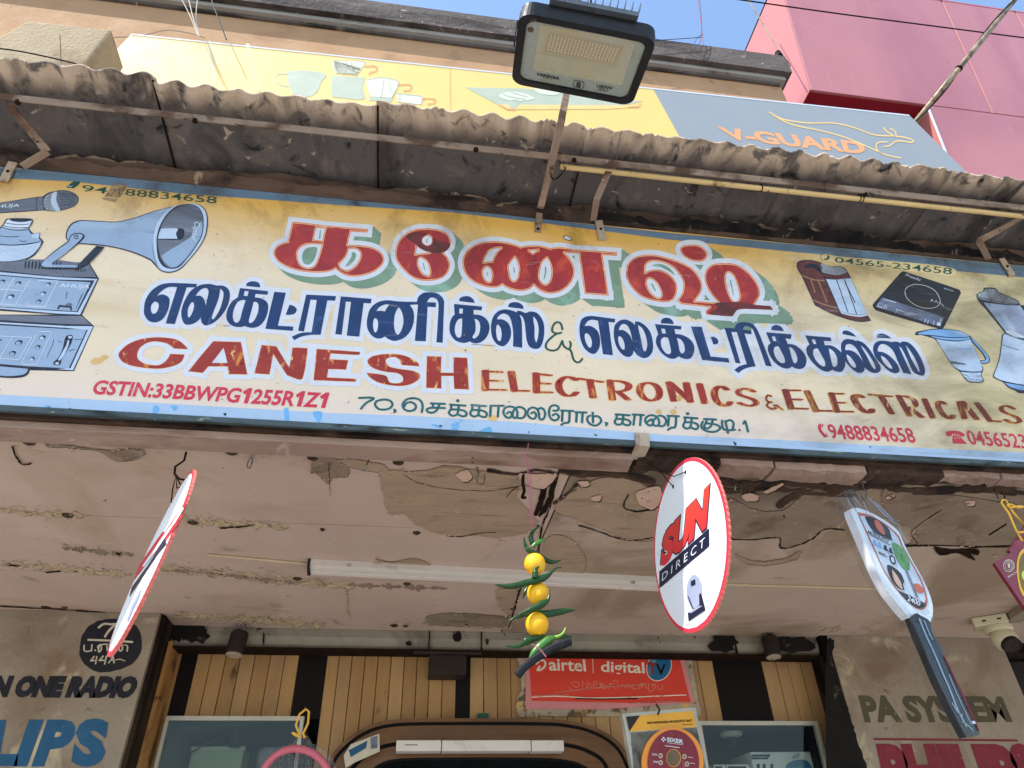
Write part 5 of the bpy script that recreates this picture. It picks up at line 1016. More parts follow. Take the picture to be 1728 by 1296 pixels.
# ================================================================ yellow building behind the banner
m_yw = mat('ochre_wall', srgb(170,134,100), .85, .08, 3, bump=.002, layers=[(srgb(150,114,82), 4, .56, .7), (srgb(120,86,62), 11, .66, .74)])
m_cor = mat('weathered_cornice', srgb(92,84,80), .9, .2, 5, bump=.008, bscale=30, layers=[(srgb(52,46,44), 4, .46, .6, (.5,1,2)), (srgb(140,130,116), 8, .62, .72), (srgb(190,180,160), 40, .66, .7)])
m_cor2 = mat('cornice_band', srgb(150,146,140), .85, .12, 5, layers=[(srgb(96,90,84), 8, .56, .68, (.4,1,2))])
yb = thing('ochre_building', 'ochre plastered building with a blackened stepped cornice behind the banner', 'building', (-1, 3, 0))
zc0 = vray(864,33,1.93).z; zc1 = vray(864,60,1.93).z; zc2 = vray(864,76,1.965).z
XR = vray(1327,112,1.95).x
mesh('wall', box((-6,2.0,3.08),(XR-.05,5,zc1)), m_yw, yb)
def edge_rough(name, a, b, m, amp=.004, n=120, seed=1):
    v, f = box(a, b); return mesh(name, (v, f), m, yb)
mesh('cornice_top', box((-6,1.93,zc1),(XR,2.6,zc0)), m_cor, yb); mesh('cornice_band', box((-6,1.962,zc2),(XR-.03,2.5,zc1-.0005)), m_cor2, yb)
mesh('cornice_underside', box((-6,1.985,zc2-.02),(XR-.06,2.5,zc2-.0005)), m_cor, yb)
blk = thing('concrete_block_ledge', 'sandy concrete sunshade block at the top left beside the banner', 'ledge', vray(60,80,1.72))
KP = Pl(bn, vray(90,80,1.62)); mb = mat('sandy_concrete', srgb(184,164,134), .9, .1, 6, bump=.003, bscale=90, layers=[(srgb(140,116,88), 6, .54, .68), (srgb(190,168,136), 9, .58, .7)])
bevel(mesh('block', prism([KP.at(*q) for q in ((45,35),(189,50),(128,128),(-60,112),(-30,80))], (0,.16,0)), mb, blk), .008, 3, 40)
decal('crack', KP, union(nib([(101,59),(102,80),(103,104)], .45, .45, 6)), m_crack, .001, blk)
# ================================================================ pink clad building on the right
PT = R(8.6); pn = Vector((0, -math.cos(PT), -math.sin(PT))); pu = Vector((0, -math.sin(PT), math.cos(PT))); PK = Pl(pn, vray(1460,163,2.06))
m_pink = mat('pink_cladding', srgb(190,118,120), .35, .05, 2, spec=.6, coat=.25, coatr=.3, layers=[(srgb(170,98,108), 1.4, .5, .7, (1,1,.3)), (srgb(200,130,134), 5, .62, .74, (3,1,.3))]); m_pink2 = mat('pink_cladding_return', srgb(196,122,118), .4, .05, 2)
m_dred = mat('dark_red_underside', srgb(140,28,44), .5, .08, 3); m_seam = mat('cladding_seam', srgb(196,140,132), .6, .1, 12)
pk = thing('pink_clad_building', 'building clad in big tilted pink panels with a dark red underside on the right', 'building', (3.0, 3.0, 0))
b0p = PK.at(1367,151); topz = PK.at(1224,-56); Hh = (topz-b0p).dot(pu); lowp = PK.at(1367,151)
xsP = [b0p.x, PK.at(1673,188).x, PK.at(1728,49).x, PK.at(1728,49).x + (PK.at(1673,188).x-b0p.x)*.7, b0p.x+4.5]
def pq(x, v, d=0): return Vector((x, b0p.y, b0p.z)) + pu*v - pn*d
for a, b in zip(xsP, xsP[1:]): bevel(mesh('cladding_panel', prism([pq(a+.007,0), pq(b-.007,0), pq(b-.007,Hh), pq(a+.007,Hh)], -pn*.02), m_pink, pk), .002, 1)
mesh('seam_backing', prism([pq(xsP[0]+.01,.005,.021), pq(xsP[-1],.005,.021), pq(xsP[-1],Hh-.01,.021), pq(xsP[0]+.01,Hh-.01,.021)], -pn*.02), m_seam, pk)
for xx in xsP[1:-1]: mesh('joint_strip', prism([pq(xx-.0065,.004,.004), pq(xx+.0065,.004,.004), pq(xx+.0065,Hh-.004,.004), pq(xx-.0065,Hh-.004,.004)], -pn*.01), m_seam, pk)
D2 = Vector((0,2.6,0))
mesh('side_return', prism([pq(xsP[0],0), pq(xsP[0],Hh), pq(xsP[0],Hh)+D2, pq(xsP[0],0)+D2], (.003,0,0)), m_pink2, pk)
mesh('roof', prism([pq(xsP[0],Hh,.002), pq(xsP[-1],Hh,.002), pq(xsP[-1],Hh,.002)+D2, pq(xsP[0],Hh,.002)+D2], (0,0,-.02)), m_dred, pk)
mesh('underside', prism([pq(xsP[0]+.004,.002,.004), pq(xsP[-1],.002,.004), pq(xsP[-1],.002,.004)+Vector((0,.5,0)), pq(xsP[0]+.004,.002,.004)+Vector((0,.5,0))], (0,0,.01)), m_dred, pk)
mesh('recess_wall', box((xsP[0]-.4, b0p.y+.5, b0p.z-1.3),(xsP[-1], b0p.y+.52, b0p.z+.01)), m_dred, pk)
xlw = PK.at(1569,187).x
xs2 = [xlw, xlw+.95, xlw+1.9, b0p.x+4.5]
for a, b in zip(xs2, xs2[1:]): bevel(mesh('cladding_panel', prism([pq(a+.003,-.006), pq(b-.003,-.006), pq(b-.003,-1.4), pq(a+.003,-1.4)], -pn*.02), m_pink, pk), .002, 1)
mesh('side_return', prism([pq(xlw,-.006), pq(xlw,-1.4), pq(xlw,-1.4)+Vector((0,.24,0)), pq(xlw,-.006)+Vector((0,.24,0))], (.003,0,0)), m_pink2, pk)
mesh('white_edge_trim', prism([pq(xlw-.004,-.006,-.003), pq(xlw+.004,-.006,-.003), pq(xlw+.004,-1.4,-.003), pq(xlw-.004,-1.4,-.003)], -pn*.01), m_white, pk)
# pole, cables
pol = thing('steel_pole', 'slanting weathered steel pole with a wrapped cable at the top right', 'pole', vray(1530,224,1.99))
pa, pb = vray(1530,224,1.99), vray(1722,-12,1.55); pdir = (pb-pa)
m_pole = mat('pole_steel', srgb(150,136,112), .5, .2, 12, metal=.3, layers=[(srgb(84,66,48), 12, .5, .64)])
mesh('pole_tube', tube([pa, pa+pdir*.45, pb+pdir*.4], [.0155,.0155,.013], 12), m_pole, pol, smooth=True)
u_, v_ = frame_of(pdir)
mesh('wrapped_cable', tube([pa + pdir*t + (u_*math.cos(t*7)+v_*math.sin(t*7))*.019 for t in [k/30 for k in range(42)]], .0035, 6), m_black, pol)
mesh('clamp', lathe(pa+pdir*.44, pdir, [(-.01,.016),(-.006,.02),(.006,.02),(.01,.016)], 12), m_crack, pol)
def wire(label, pts, r_, m, name='cable', sag=0):
    P_ = [Vector(p) for p in pts]
    o = mesh(name, tube(P_, r_, 6), m, base=P_[0]); tag(o, label, 'cable')
def cr(pts, Y, n=5): return [vray(x, y, Y) for x, y, f in smooth([(a, b, False) for a, b in pts], False, n)]
m_cabw = mat('pale_cable', srgb(176,166,154), .6, .1, 20); m_cabt = mat('teal_cable', srgb(30,70,96), .6, .1, 20)
wire('thick black cable crossing in front of the pink panels', cr([(1225,-4),(1400,21),(1560,42),(1800,73)], 1.7), .0042, m_black)
wire('thin taut cable running up the left corner of the pink panels', cr([(1262,-2),(1290,45),(1318,92)], 2.0), .0042, m_pole)
wire('frayed dark wire drooping below the pink corner', cr([(1318,90),(1330,105),(1334,112)], 1.98), .003, m_black)
tag(mesh('cable_clamp', lathe(vray(1314,92,1.99), (0.1,0,-1), [(-.03,.012),(-.02,.018),(.02,.02),(.035,.01)], 8), m_black, base=vray(1314,92,1.99)), 'small black cable clamp at the lower end of the taut cable', 'clamp')
wire('thin teal cable crossing the blue sky towards the pink building', cr([(1080,70),(1140,66),(1184,63)], 1.9), .0022, m_cabt)
wire('looping dark wire dangling on the left of the pink building', cr([(1180,-5),(1184,40),(1182,70),(1172,80),(1175,66),(1186,58)], 1.9), .0018, m_cabt); wire('reddish wire hanging straight against the sky', cr([(1177,-5),(1182,30),(1188,84)], 1.92), .002, mat('red_cable', srgb(150,60,56), .6, .1, 20))
wire('bundle strand of pale wires, the leftmost at the top left', cr([(305,-4),(320,25),(334,60)], 1.86), .0026, m_cabw); wire('pale wire bowed in the middle of the bundle at the top left', cr([(318,-4),(326,30),(336,62)], 1.85), .0026, m_cabw)
wire('pale wire on the right of the bundle at the top left', cr([(334,-4),(331,30),(337,62)], 1.87), .0022, m_cabw); wire('single black wire to the right of the pale bundle', cr([(356,-4),(368,30),(382,67)], 1.87), .0032, m_black)
wire('grey cable arching behind the banner top edge', cr([(192,63),(240,60),(280,51),(320,56),(345,64)], 1.98), .0035, m_cabw); wire('dark cable lying across the concrete block', cr([(-10,81),(30,86),(80,96),(130,108)], 1.55), .0028, m_black)

# ================================================================ trim between the sign and the soffit
XT = zray(1062,787,2.39).x
trm = thing('front_trim_board', 'scuffed pinkish trim board running along the front edge of the ceiling', 'board', (-.5,1.36,2.40)); 
bevel(mesh('board', prism([(-2.6,1.332,2.404),(-2.6,1.334,2.388),(-2.6,1.388,2.384),(-2.6,1.393,2.404)], (XT+2.6,0,0)), m_trim, trm), .002, 2)
mesh('packing_strip', box((-2.6,1.32,2.404),(4.8,1.40,2.43)), m_rot, trm)
rot = thing('rotten_front_timber', 'broken rotten timber pieces along the right front edge of the ceiling', 'timber', (XT+.6,1.36,2.40))
rnd = random.Random(5); x = XT + .012
while x < 3.6:
    l = rnd.uniform(.09,.26); n = max(4, int(l/.015)); V, Fc = [], []; z0 = 2.386 + rnd.uniform(-.003,.006); y1_ = 1.385 + rnd.uniform(-.012,.02)
    for i in range(n+1):
        xx = x + l*i/n; j = lambda a: rnd.uniform(-a, a)
        V += [Vector((xx,1.334+j(.002),2.406)), Vector((xx,1.336+j(.003),z0+j(.003))), Vector((xx,1.362+j(.003),z0-.002+j(.003))), Vector((xx,y1_+j(.006),z0+.003+j(.003))), Vector((xx,y1_+.004,2.406))]
    for i in range(n):
        for k in range(4): a = i*5+k; Fc.append((a, a+1, a+6, a+5))
    Fc += [(4,3,2,1,0), tuple(n*5+k for k in range(5))]
    mesh('timber_piece', (V, Fc), m_rot if rnd.random() < .6 else m_trim, rot); x += l + rnd.uniform(.001,.008)

# ---------------------------------------------------------------- hooks in the ceiling
m_wire = mat('hook_wire', srgb(130,124,118), .35, .2, 30, metal=.7, layers=[(srgb(70,44,30), 40, .56, .64)])
def hook(label, T, s, r_=.0016, m=m_wire, drop=(0.0, .03)):
    pts = smooth(parse(s, T), False, 4); n = len(pts)
    P_ = [zray(x, y, ZS - .002 - drop[1]*(i/(n-1))) for i, (x, y, f) in enumerate(pts)]
    o = mesh('wire_hook', tube(P_, r_, 6), m, base=P_[0]); tag(o, label, 'hook', 'wire hooks in the shop ceiling')
hook('bent wire hook in the brown peeled patch left of the garland', K1, '705,485 712,520 705,545 715,568 735,565 742,540 738,515'); hook('small straight hook beside the big brown peeled patch', K1, '180,452 170,470 165,505', .002)
hook('loop of thin wire right of the left hanging disc', K3, '1232,600 1212,620 1200,650 1212,662 1224,640 1228,605'); hook('thin curled hook at the left front of the ceiling', K3, '650,555 680,570 682,600 655,620')
hook('rusty thick hook behind the garland thread', K1, '932,510 928,560 935,600 925,630 940,632', .004, m_crack); hook('left of two hooks behind the round white disc', K2, '312,372 325,395 322,425', .002); hook('right of two hooks behind the round white disc', K2, '345,385 356,405 350,428', .002)
hook('long dark wire curling beside the garland thread', K1, '850,630 880,595 920,572', .001, m_crack)

# ---------------------------------------------------------------- tube light on the ceiling
m_tw = mat('fitting_white', srgb(214,206,196), .4, .05, 6, layers=[(srgb(176,160,142), 8, .6, .72)]); m_td = mat('diffuser', srgb(226,214,206), .3, .04, 6, coat=.3); m_cap = mat('end_cap_dark', srgb(40,38,40), .5, .1, 10)
a, b = zray(524,947,2.392), zray(1190,981,2.392); d = (b-a).normalized(); sd_ = Vector((d.y,-d.x,0))
tl = thing('tube_light', 'long white batten tube light fixed across the peeling ceiling', 'tube light', a)
prof = [(0,0),(0,.020),(-.012,.026),(-.05,.028),(-.072,.020),(-.074,0)]
def extr(name, prof, a, b, m, par, zt=2.3995):
    V = []
    for p in (a, b):
        for o_, h in prof: q = p + Vector((-sd_.x*o_*-1, -sd_.y*o_*-1, 0)); V.append(Vector((q.x, q.y, zt-h)))
    n = len(prof); return mesh(name, (V, [tuple(range(n)), tuple(range(2*n-1,n-1,-1))] + [(i,i+n,(i+1)%n+n,(i+1)%n) for i in range(n)]), m, par)
if sd_.y > 0: sd_ = -sd_
extr('housing', [(0,0),(0,.018),(-.016,.022),(-.040,.024),(-.040,0)], a, b, m_tw, tl); extr('diffuser', [(-.0405,0),(-.0405,.026),(-.060,.026),(-.074,.016),(-.075,0)], a + d*.002, b, m_td, tl)
extr('end_cap', [(.002,0),(.002,.022),(-.014,.027),(-.06,.029),(-.076,.020),(-.078,0)], a - d*.008, a, m_cap, tl)
for px in (589,1068):
    c = zray(px, 953 if px < 800 else 982, 2.378); mesh('clip', obox(c + sd_*-.002, d, sd_, Vector((0,0,1)), .012, .004, .008), m_strap, tl)
# second light on the door frame
dl = thing('door_light', 'short white three-section tube light on top of the curved door frame', 'tube light', vray(668.9,1250,2.69))
for i, (p0, p1, h) in enumerate(((669,744.5,0),(745.8,894.5,.0),(895.6,949.8,0))):
    A0, A1 = vray(p0,1250,2.69), vray(p1,1249,2.69); B0 = vray(p0-1,1269,2.69)
    bevel(mesh('light_section', box((A0.x, 2.675, B0.z),(A1.x, 2.733, A0.z)), m_tw, dl), .003, 2)
mesh('mount_plate', box((vray(672,1250,2.69).x, 2.7335, vray(700,1247,2.69).z-.02),(vray(946,1250,2.69).x, 2.7375, vray(700,1246,2.69).z)), m_cap, dl)
DLP = Pl((0,-1,0),(0,2.675,0)); decal('light_print', DLP, union(nib([(684,1257),(704,1257)], 1, .8, 6)), m_cap, .001, dl)

# ---------------------------------------------------------------- shutter box hardware
m_iron = mat('dark_iron', srgb(42,33,29), .55, .25, 30, metal=.2, layers=[(srgb(84,58,42), 30, .62, .72)])
def padlock(label, px, py, w_):
    c = vray(px, py, 2.655); t = thing('padlock', label, 'padlock', c, 'padlocks on the shutter box')
    mesh('lock_body', lathe(c, (-.05,-.1,-1), [(-.035,.026),(-.03,.031),(.04,.031),(.046,.027)], 20), m_iron, t, smooth=False)
    mesh('brass_rim', lathe(c + Vector((-.002,-.004,-.0455)), (-.05,-.1,-1), [(0,.0285),(.002,.0285),(.002,.024)], 20), m_strap, t)
    mesh('shackle', tube([c + Vector((.016*math.cos(a_), -.002, .034 + .03*math.sin(a_))) for a_ in [k*math.pi/8 for k in range(9)]], .0045, 8), m_wire, t)
padlock('round iron padlock hanging under the shutter box near the left pillar', 401, 1083, 1); padlock('round iron padlock hanging under the shutter box above the right black strip', 1301, 1089, 1)
wb = thing('wooden_bracket_box', 'small dark wooden box fixed under the shutter box over the planks', 'box', vray(756,1138,2.72))
A0 = vray(725,1104,2.69); A1 = vray(787,1139,2.69)
bevel(mesh('box_body', box((A0.x, 2.69, A1.z),(A1.x, 2.773, A0.z)), m_iron, wb), .003, 2); C0 = vray(698,1097,2.675); C1 = vray(813,1104.5,2.675)
bevel(mesh('cross_bar', box((C0.x, 2.675, C1.z),(C1.x, 2.687, C0.z-.001)), m_iron, wb), .003, 2)

# ---------------------------------------------------------------- faded poster on the planks
PO = Pl((0,-1,0),(0,YP-.008,0)); Z5A = (800,900,3.2727)
m_por = mat('poster_red', srgb(214,62,44), .5, .08, 5, stretch=(.5,1,2), layers=[(srgb(176,76,56), 5, .56, .68, (.3,1,2)), (srgb(190,120,100), 12, .68, .73, (.3,1,3))]); m_pop = mat('poster_pink_tape', srgb(206,132,134), .4, .08, 10, layers=[(srgb(170,150,140), 16, .6, .68)])
m_res = mat('glue_residue', srgb(170,156,134), .8, .15, 26, bump=.003, layers=[(srgb(96,80,62), 20, .54, .62), (srgb(206,166,104), 9, .58, .64)]); m_pot = mat('poster_print', srgb(232,216,196), .5, .06, 16, layers=[(srgb(206,150,130), 30, .62, .66)])
m_gl = mat('poster_globe', srgb(22,96,136), .4, .1, 6, layers=[(srgb(190,204,200), 7, .50, .64)])
po = thing('tv_poster', 'torn red poster with white airtel digital TV lettering pasted over the planks', 'poster', PO.at(1030,1197))
decal('glue_residue', PO, union([blob('236,650 270,640 700,652 1180,660 1210,760 1230,900 1250,1010 1100,1000 800,1010 400,1010 250,1012 240,900 262,870 250,760', Z5A, 4, 3)]), m_res, .002, po)
mesh('sheet', prism([PO.at(800+x/3.2727, 900+y/3.2727, .004) for x, y in ((285,652),(1150,660),(1222,935),(700,972),(285,970))], (0,.002,0)), m_pop, po)
decal('printed_field', PO, union([[(800+x/3.2727, 900+y/3.2727) for x, y in ((300,655),(1128,663),(1196,932),(900,938),(318,925))]]), m_por, .013, po)
def PT_(nm, s, pts, m=m_pot, b=.0, sh=0, l=.016): text(nm, PO, s, Z5A, pts, m, l, po, b, sh)
PT_('poster_word', 'airtel', [(412,688),(612,696),(620,764),(414,758)], b=.02); PT_('poster_word', 'digital', [(700,704),(938,712),(945,792),(700,784)], b=.02)
def PS(nm, ss, wd, m=m_pot, l=.016):
    for s in ss: decal(nm, PO, union(nib(smooth(parse(s, Z5A), False, 5), wd, wd, 8)), m, l, po)
PS('poster_mark', ['345,720 365,702 388,704 394,725 378,748 350,756 362,735'], 1.7); PS('poster_line', ['655,690! 658,772!'], .5)
decal('globe', PO, union([[(800+(1022+70*math.cos(t)+22*math.sin(-t)*.5)/3.2727, 900+(737+80*math.sin(t))/3.2727) for t in [k*.2618 for k in range(24)]]]), m_pot, .015, po)
decal('globe', PO, union([[(800+(1022+65*math.cos(t)-11*math.sin(t))/3.2727, 900+(737+75*math.sin(t))/3.2727) for t in [k*.2618 for k in range(24)]]]), m_gl, .018, po)
PT_('poster_word', 'T', [(958,712),(1010,718),(1006,782),(958,775)], mat('poster_dark_red', srgb(150,40,36), .5, .1, 20), .03, 0, .022); PT_('poster_word', 'V', [(1005,720),(1058,724),(1056,786),(1008,780)], m_black, .02, 0, .022)
PS('tamil_line', ['535,830 550,820 575,825 580,840 560,850 545,835','528,850 530,862 560,868 595,860 600,830 600,815','615,830 640,830 620,850 645,852 650,835','625,815 626,816','660,855 660,825 672,818 678,835 665,838','690,830 720,832 700,832 700,850 680,855','705,832 705,852 722,856 726,842 710,842',
 '745,830 775,832','752,830 752,845 740,856 735,845 770,848 778,858','765,818 790,815 795,860','805,850 820,835 835,850 850,835 860,855 870,840','880,835 880,858 900,858','915,830 945,832 925,832 925,850 912,856 912,843 948,845 952,858','965,835 965,870 990,865 985,838 1000,838 1000,858','1015,838 1015,858 1040,858 1040,838'][:15], .42, mat('poster_faint_print', srgb(210,150,130), .5, .1, 30))
PS('tear', ['320,905! 450,900 560,905 640,910 860,905 1100,895! 1170,893!'], .9, m_pot, .022); PS('tear', ['560,912! 700,915! 900,912!'], 1.0, m_crack, .024); PS('scratch', ['450,880! 700,850! 1000,830!','330,895! 520,892!','860,940! 1000,928! 1245,935!'], .35, m_res, .02)
st = thing('small_sticker', 'tiny dark green printed tag hanging on the planks left of the poster', 'tag', PO.at(815,1207)); mesh('card', prism([PO.at(*q, .004) for q in ((806,1203.5),(825,1203.5),(824,1211.5),(805,1211.5))], (0,.002,0)), m_dgreen, st); mesh('string', tube([PO.at(816,1203,.004), PO.at(817,1180,.003)], .001, 5), m_crack, st)

# ---------------------------------------------------------------- painted words on the pillars
m_blk = mat('stencil_black', srgb(26,26,36), .7, .2, 20, layers=[(srgb(150,130,110), 34, .69, .72)]); m_blu = mat('stencil_blue', srgb(34,84,118), .7, .16, 16, layers=[(srgb(120,120,116), 26, .68, .72)]); m_olv = mat('stencil_olive', srgb(82,74,58), .8, .12, 16, layers=[(srgb(140,122,100), 26, .64, .70)]); m_mar = mat('stencil_maroon', srgb(120,36,48), .7, .16, 16, layers=[(srgb(160,130,112), 26, .66, .70)]); m_chk = mat('stencil_cream', srgb(196,188,166), .7, .12, 30)
text('wall_lettering', PL, 'IN ONE RADIO', K4, [(-55,784),(772,788),(738,912),(-88,906)], m_blk, .003, pl, .085, .1)
for ch, qd in (('L',[(-20,1030),(112,1030),(95,1285),(-85,1285)]),('I',[(160,1028),(242,1030),(150,1288),(72,1288)]),('P',[(262,1028),(440,1030),(352,1288),(172,1288)]),('S',[(432,1020),(612,1024),(570,1290),(385,1288)]),('H',[(-400,1030),(-250,1030),(-320,1285),(-470,1285)]),('I',[(-160,1030),(-80,1030),(-150,1285),(-230,1285)])):
    text('wall_lettering', PL, ch, K4, qd, m_blu, .003, pl, .06 if ch != 'I' else 0)
decal('black_number_disc', PL, union([blob('440,640 455,560 510,500 600,472 690,478 755,515 782,590 775,660 730,720 640,758 550,768 480,735 445,690', K4, 2, 2)]), m_blk, .002, pl)
for s, wd in (('545,520! 575,500 610,502 640,500! 600,540 580,570',2.0),('488,588! 600,592 730,600!',1.9),('465,618! 468,650 505,648! 508,615!',1.2),('525,645 527,647',1.4),('545,640 540,625 555,615 560,640 545,655 550,620 590,612! 592,645!',1.2),('600,612! 700,618!',1.0),('660,640 655,622 672,618 676,640 662,650 660,622 700,618 702,650',1.2),('520,680! 500,705! 535,700!',1.2),('535,680! 528,720!',1.2),('570,678! 548,702! 585,700!',1.2),('588,678! 578,722!',1.2),('600,715! 625,682! 630,715!',1.2),('608,702! 632,700!',1.0),('640,700 660,695 690,705',.8)):
    decal('number_stroke', PL, union(nib(smooth(parse(s, K4), False, 4), wd, wd*.9, 8)), m_chk, .004, pl)
K6 = (1200,900,3.2727)
text('wall_lettering', PR, 'PA SYSTEM', K6, [(812,893),(1605,900),(1668,1044),(850,1046)], m_olv, .003, pr, .05)
decal('red_rule', PR, union([[(1200+x/3.2727, 900+y/3.2727) for x, y in ((898,1130),(1690,1138),(1700,1150),(900,1142))]]), m_mar, .003, pr); text('wall_lettering', PR, 'PHILIPS', K6, [(908,1158),(1760,1160),(1900,1500),(975,1480)], m_mar, .003, pr, .07)

# ---------------------------------------------------------------- glass showcases let into the wall
m_case_f = mat('showcase_frame', srgb(176,172,160), .4, .08, 10, metal=.3); m_case_in = mat('showcase_lining', srgb(62,68,65), .7, .1, 4, layers=[(srgb(90,98,94), 3, .5, .66)]); m_case_dk = mat('showcase_dark', srgb(34,38,44), .7, .2, 4)
m_pane = film('showcase_glass', (.80,.85,.83), .02, .5, .03, 0)
def showcase(name, lab, px0, px1, pyt, side):
    A0, A1 = vray(px0, pyt, 2.74), vray(px1, pyt+2, 2.74); zt = A0.z; z0 = 1.25
    t = thing('glass_showcase', lab, 'showcase', ((A0.x+A1.x)/2, 2.9, z0))
    for nm, lo_, hi_ in (('frame_rail', (A0.x,2.735,zt-.014),(A1.x,2.76,zt)), ('frame_stile', (A0.x,2.735,z0),(A0.x+.012,2.76,zt-.0145)), ('frame_stile', (A1.x-.012,2.735,z0),(A1.x,2.76,zt-.0145))): mesh(nm, box(lo_, hi_), m_case_f, t)
    mesh('ceiling_panel', box((A0.x,2.795,zt-.004),(A1.x,3.25,zt+.004)), m_case_in, t); mesh('back_panel', box((A0.x-.01,3.25,z0),(A1.x+.01,3.27,zt+.004)), m_case_dk, t)
    mesh('side_panel', box((A0.x-.01,2.80,z0),(A0.x-.001,3.2495,zt-.005)), m_case_in if side else m_case_dk, t); mesh('side_panel', box((A1.x+.001,2.80,z0),(A1.x+.01,3.2495,zt-.005)), m_case_dk, t)
    mesh('bottom_panel', box((A0.x,2.765,z0),(A1.x,3.2495,z0+.01)), m_case_dk, t); mesh('pane', box((A0.x+.0125,2.745,z0+.011),(A1.x-.0125,2.749,zt-.015)), m_pane, t)
    return t, A0, A1, zt
# planks stop above the showcases
for o in list(fas.children):
    if not (o.name.startswith('plank') or o.name.startswith('dark_strip')): continue
    xs_ = [v.co.x + W[o].x for v in o.data.vertices]; xm_ = (min(xs_)+max(xs_))/2
    for p0, p1, pt in ((281,513,1209),(1177,1378,1217.5)):
        if vray(p0,pt,2.78).x - .005 < xm_ < vray(p1,pt,2.78).x + .005:
            zt = vray(p0, pt, 2.74).z + .001
            for v in o.data.vertices:
                if v.co.z + W[o].z < 1.9: v.co.z = zt - W[o].z
for o in list(fas.children):
    if o.name.startswith('backing') and abs((min(v.co.z for v in o.data.vertices)+W[o].z) - zb) < .01:
        for v in o.data.vertices:
            if v.co.z + W[o].z < 1.9: v.co.z = vray(300,1209,2.74).z + .006 - W[o].z
s1, A0, A1, zt1 = showcase('l', 'dark glass showcase left of the door holding a pale framed box', 281, 513.5, 1208.5, 1)
bx = thing('pale_box', 'pale greenish box standing inside the left glass showcase', 'box', (vray(370,1300,3.0).x, 3.05, 1.26)); c0, c1 = vray(325,1262,2.98), vray(412,1264,2.98)
bevel(mesh('carton', box((c0.x,2.98,1.261),(c1.x,3.12,c0.z)), mat('pale_green_carton', srgb(160,172,150), .5, .06, 8), bx), .003, 1); mesh('cap_strip', box((c0.x-.004,2.974,c0.z-.008),(c1.x+.004,2.9795,c0.z+.003)), m_case_f, bx)
bx = thing('grey_carton', 'tall grey carton at the left end inside the left showcase', 'box', (vray(300,1250,3.05).x, 3.1, 1.26)); c0, c1 = vray(285,1222,3.1), vray(320,1222,3.1); bevel(mesh('carton', box((c0.x,3.1,1.261),(c1.x,3.2,c0.z)), m_case_in, bx), .003, 1)
lh = thing('bulb_holder', 'small dark bulb holder with a twisted wire on the showcase ceiling', 'bulb holder', Vector((vray(402,1222,2.95).x, 2.95, zt1-.004)))
q = W[lh]; mesh('holder_body', lathe(q, (0,0,-1), [(0,.030),(.008,.030),(.010,.018),(.045,.016),(.06,.022),(.062,.01)], 16), m_cap, lh); mesh('twisted_wire', tube([q + Vector((-.02-.012*k, .004*math.sin(k*1.6), -.012-.006*k+.003*math.cos(k*1.6))) for k in range(12)], .003, 6), m_cap, lh)
s2, A0, A1, zt2 = showcase('r', 'dark glass showcase right of the door holding white cartons', 1177, 1379, 1217, 0)
lh = thing('bulb_holder', 'cream round bulb holder on the ceiling of the right showcase', 'bulb holder', Vector((vray(1232,1232,2.95).x, 2.95, zt2-.004))); q = W[lh]
mesh('rose', lathe(q, (0,0,-1), [(0,.045),(.010,.045),(.016,.036),(.018,.02)], 20), m_tw, lh); mesh('holder_body', lathe(q-Vector((0,0,.017)), (0,0,-1), [(0,.018),(.03,.018),(.034,.012)], 16), m_cap, lh)
m_cart = mat('white_carton', srgb(224,224,226), .5, .04, 8); m_cnavy = mat('carton_navy', srgb(30,48,84), .5, .1, 10)
def carton(lab, p0, p1, py, Y, name=None):
    a_, b_ = vray(p0, py, Y), vray(p1, py, Y); t = thing('product_carton', lab, 'box', ((a_.x+b_.x)/2, Y+.1, 1.261), 'cartons in the right showcase')
    bevel(mesh('carton', box((a_.x,Y,1.261),(b_.x,Y+.2,a_.z)), m_cart, t), .002, 1); return t, Pl((0,-1,0),(0,Y,0))
t, cp = carton('white carton with a navy Crompton label, the tallest in the right showcase', 1266, 1371, 1269, 2.85)
decal('label_tab', cp, union([[(1268,1273),(1301,1273),(1295,1281.5),(1268,1281.5)]]), m_cnavy, .001, t); text('carton_print', cp, 'Crompton', (0,0,1), [(1269,1275),(1295,1275),(1294,1280),(1269,1280)], m_white, .004, t)
text('carton_writing', cp, 'ARK', (0,0,1), [(1337,1273),(1351,1270),(1350,1278),(1336,1282)], m_black, .002, t, 0, .3); decal('fan_picture', cp, union([smooth(parse('1325,1296! 1330,1288 1345,1282 1362,1284 1371,1296!', (0,0,1)), True)]), mat('print_blue', srgb(70,130,176), .4, .1, 10), .002, t)
for x in (1277,1287,1300): decal('print_block', cp, union([[(x,1289),(x+5,1289),(x+5,1300),(x,1300)]]), m_cnavy, .002, t)
for lab, p0, p1 in (('small white carton with a dark label at the left of the row',1204,1223.5),('small white carton with a dark label beside the tall carton',1225,1264)):
    t, cp = carton(lab, p0, p1, 1290, 2.87); decal('label_tab', cp, union([[(p0+3,1293),(p1-4,1293),(p1-6,1299),(p0+3,1299)]]), m_cnavy, .001, t)

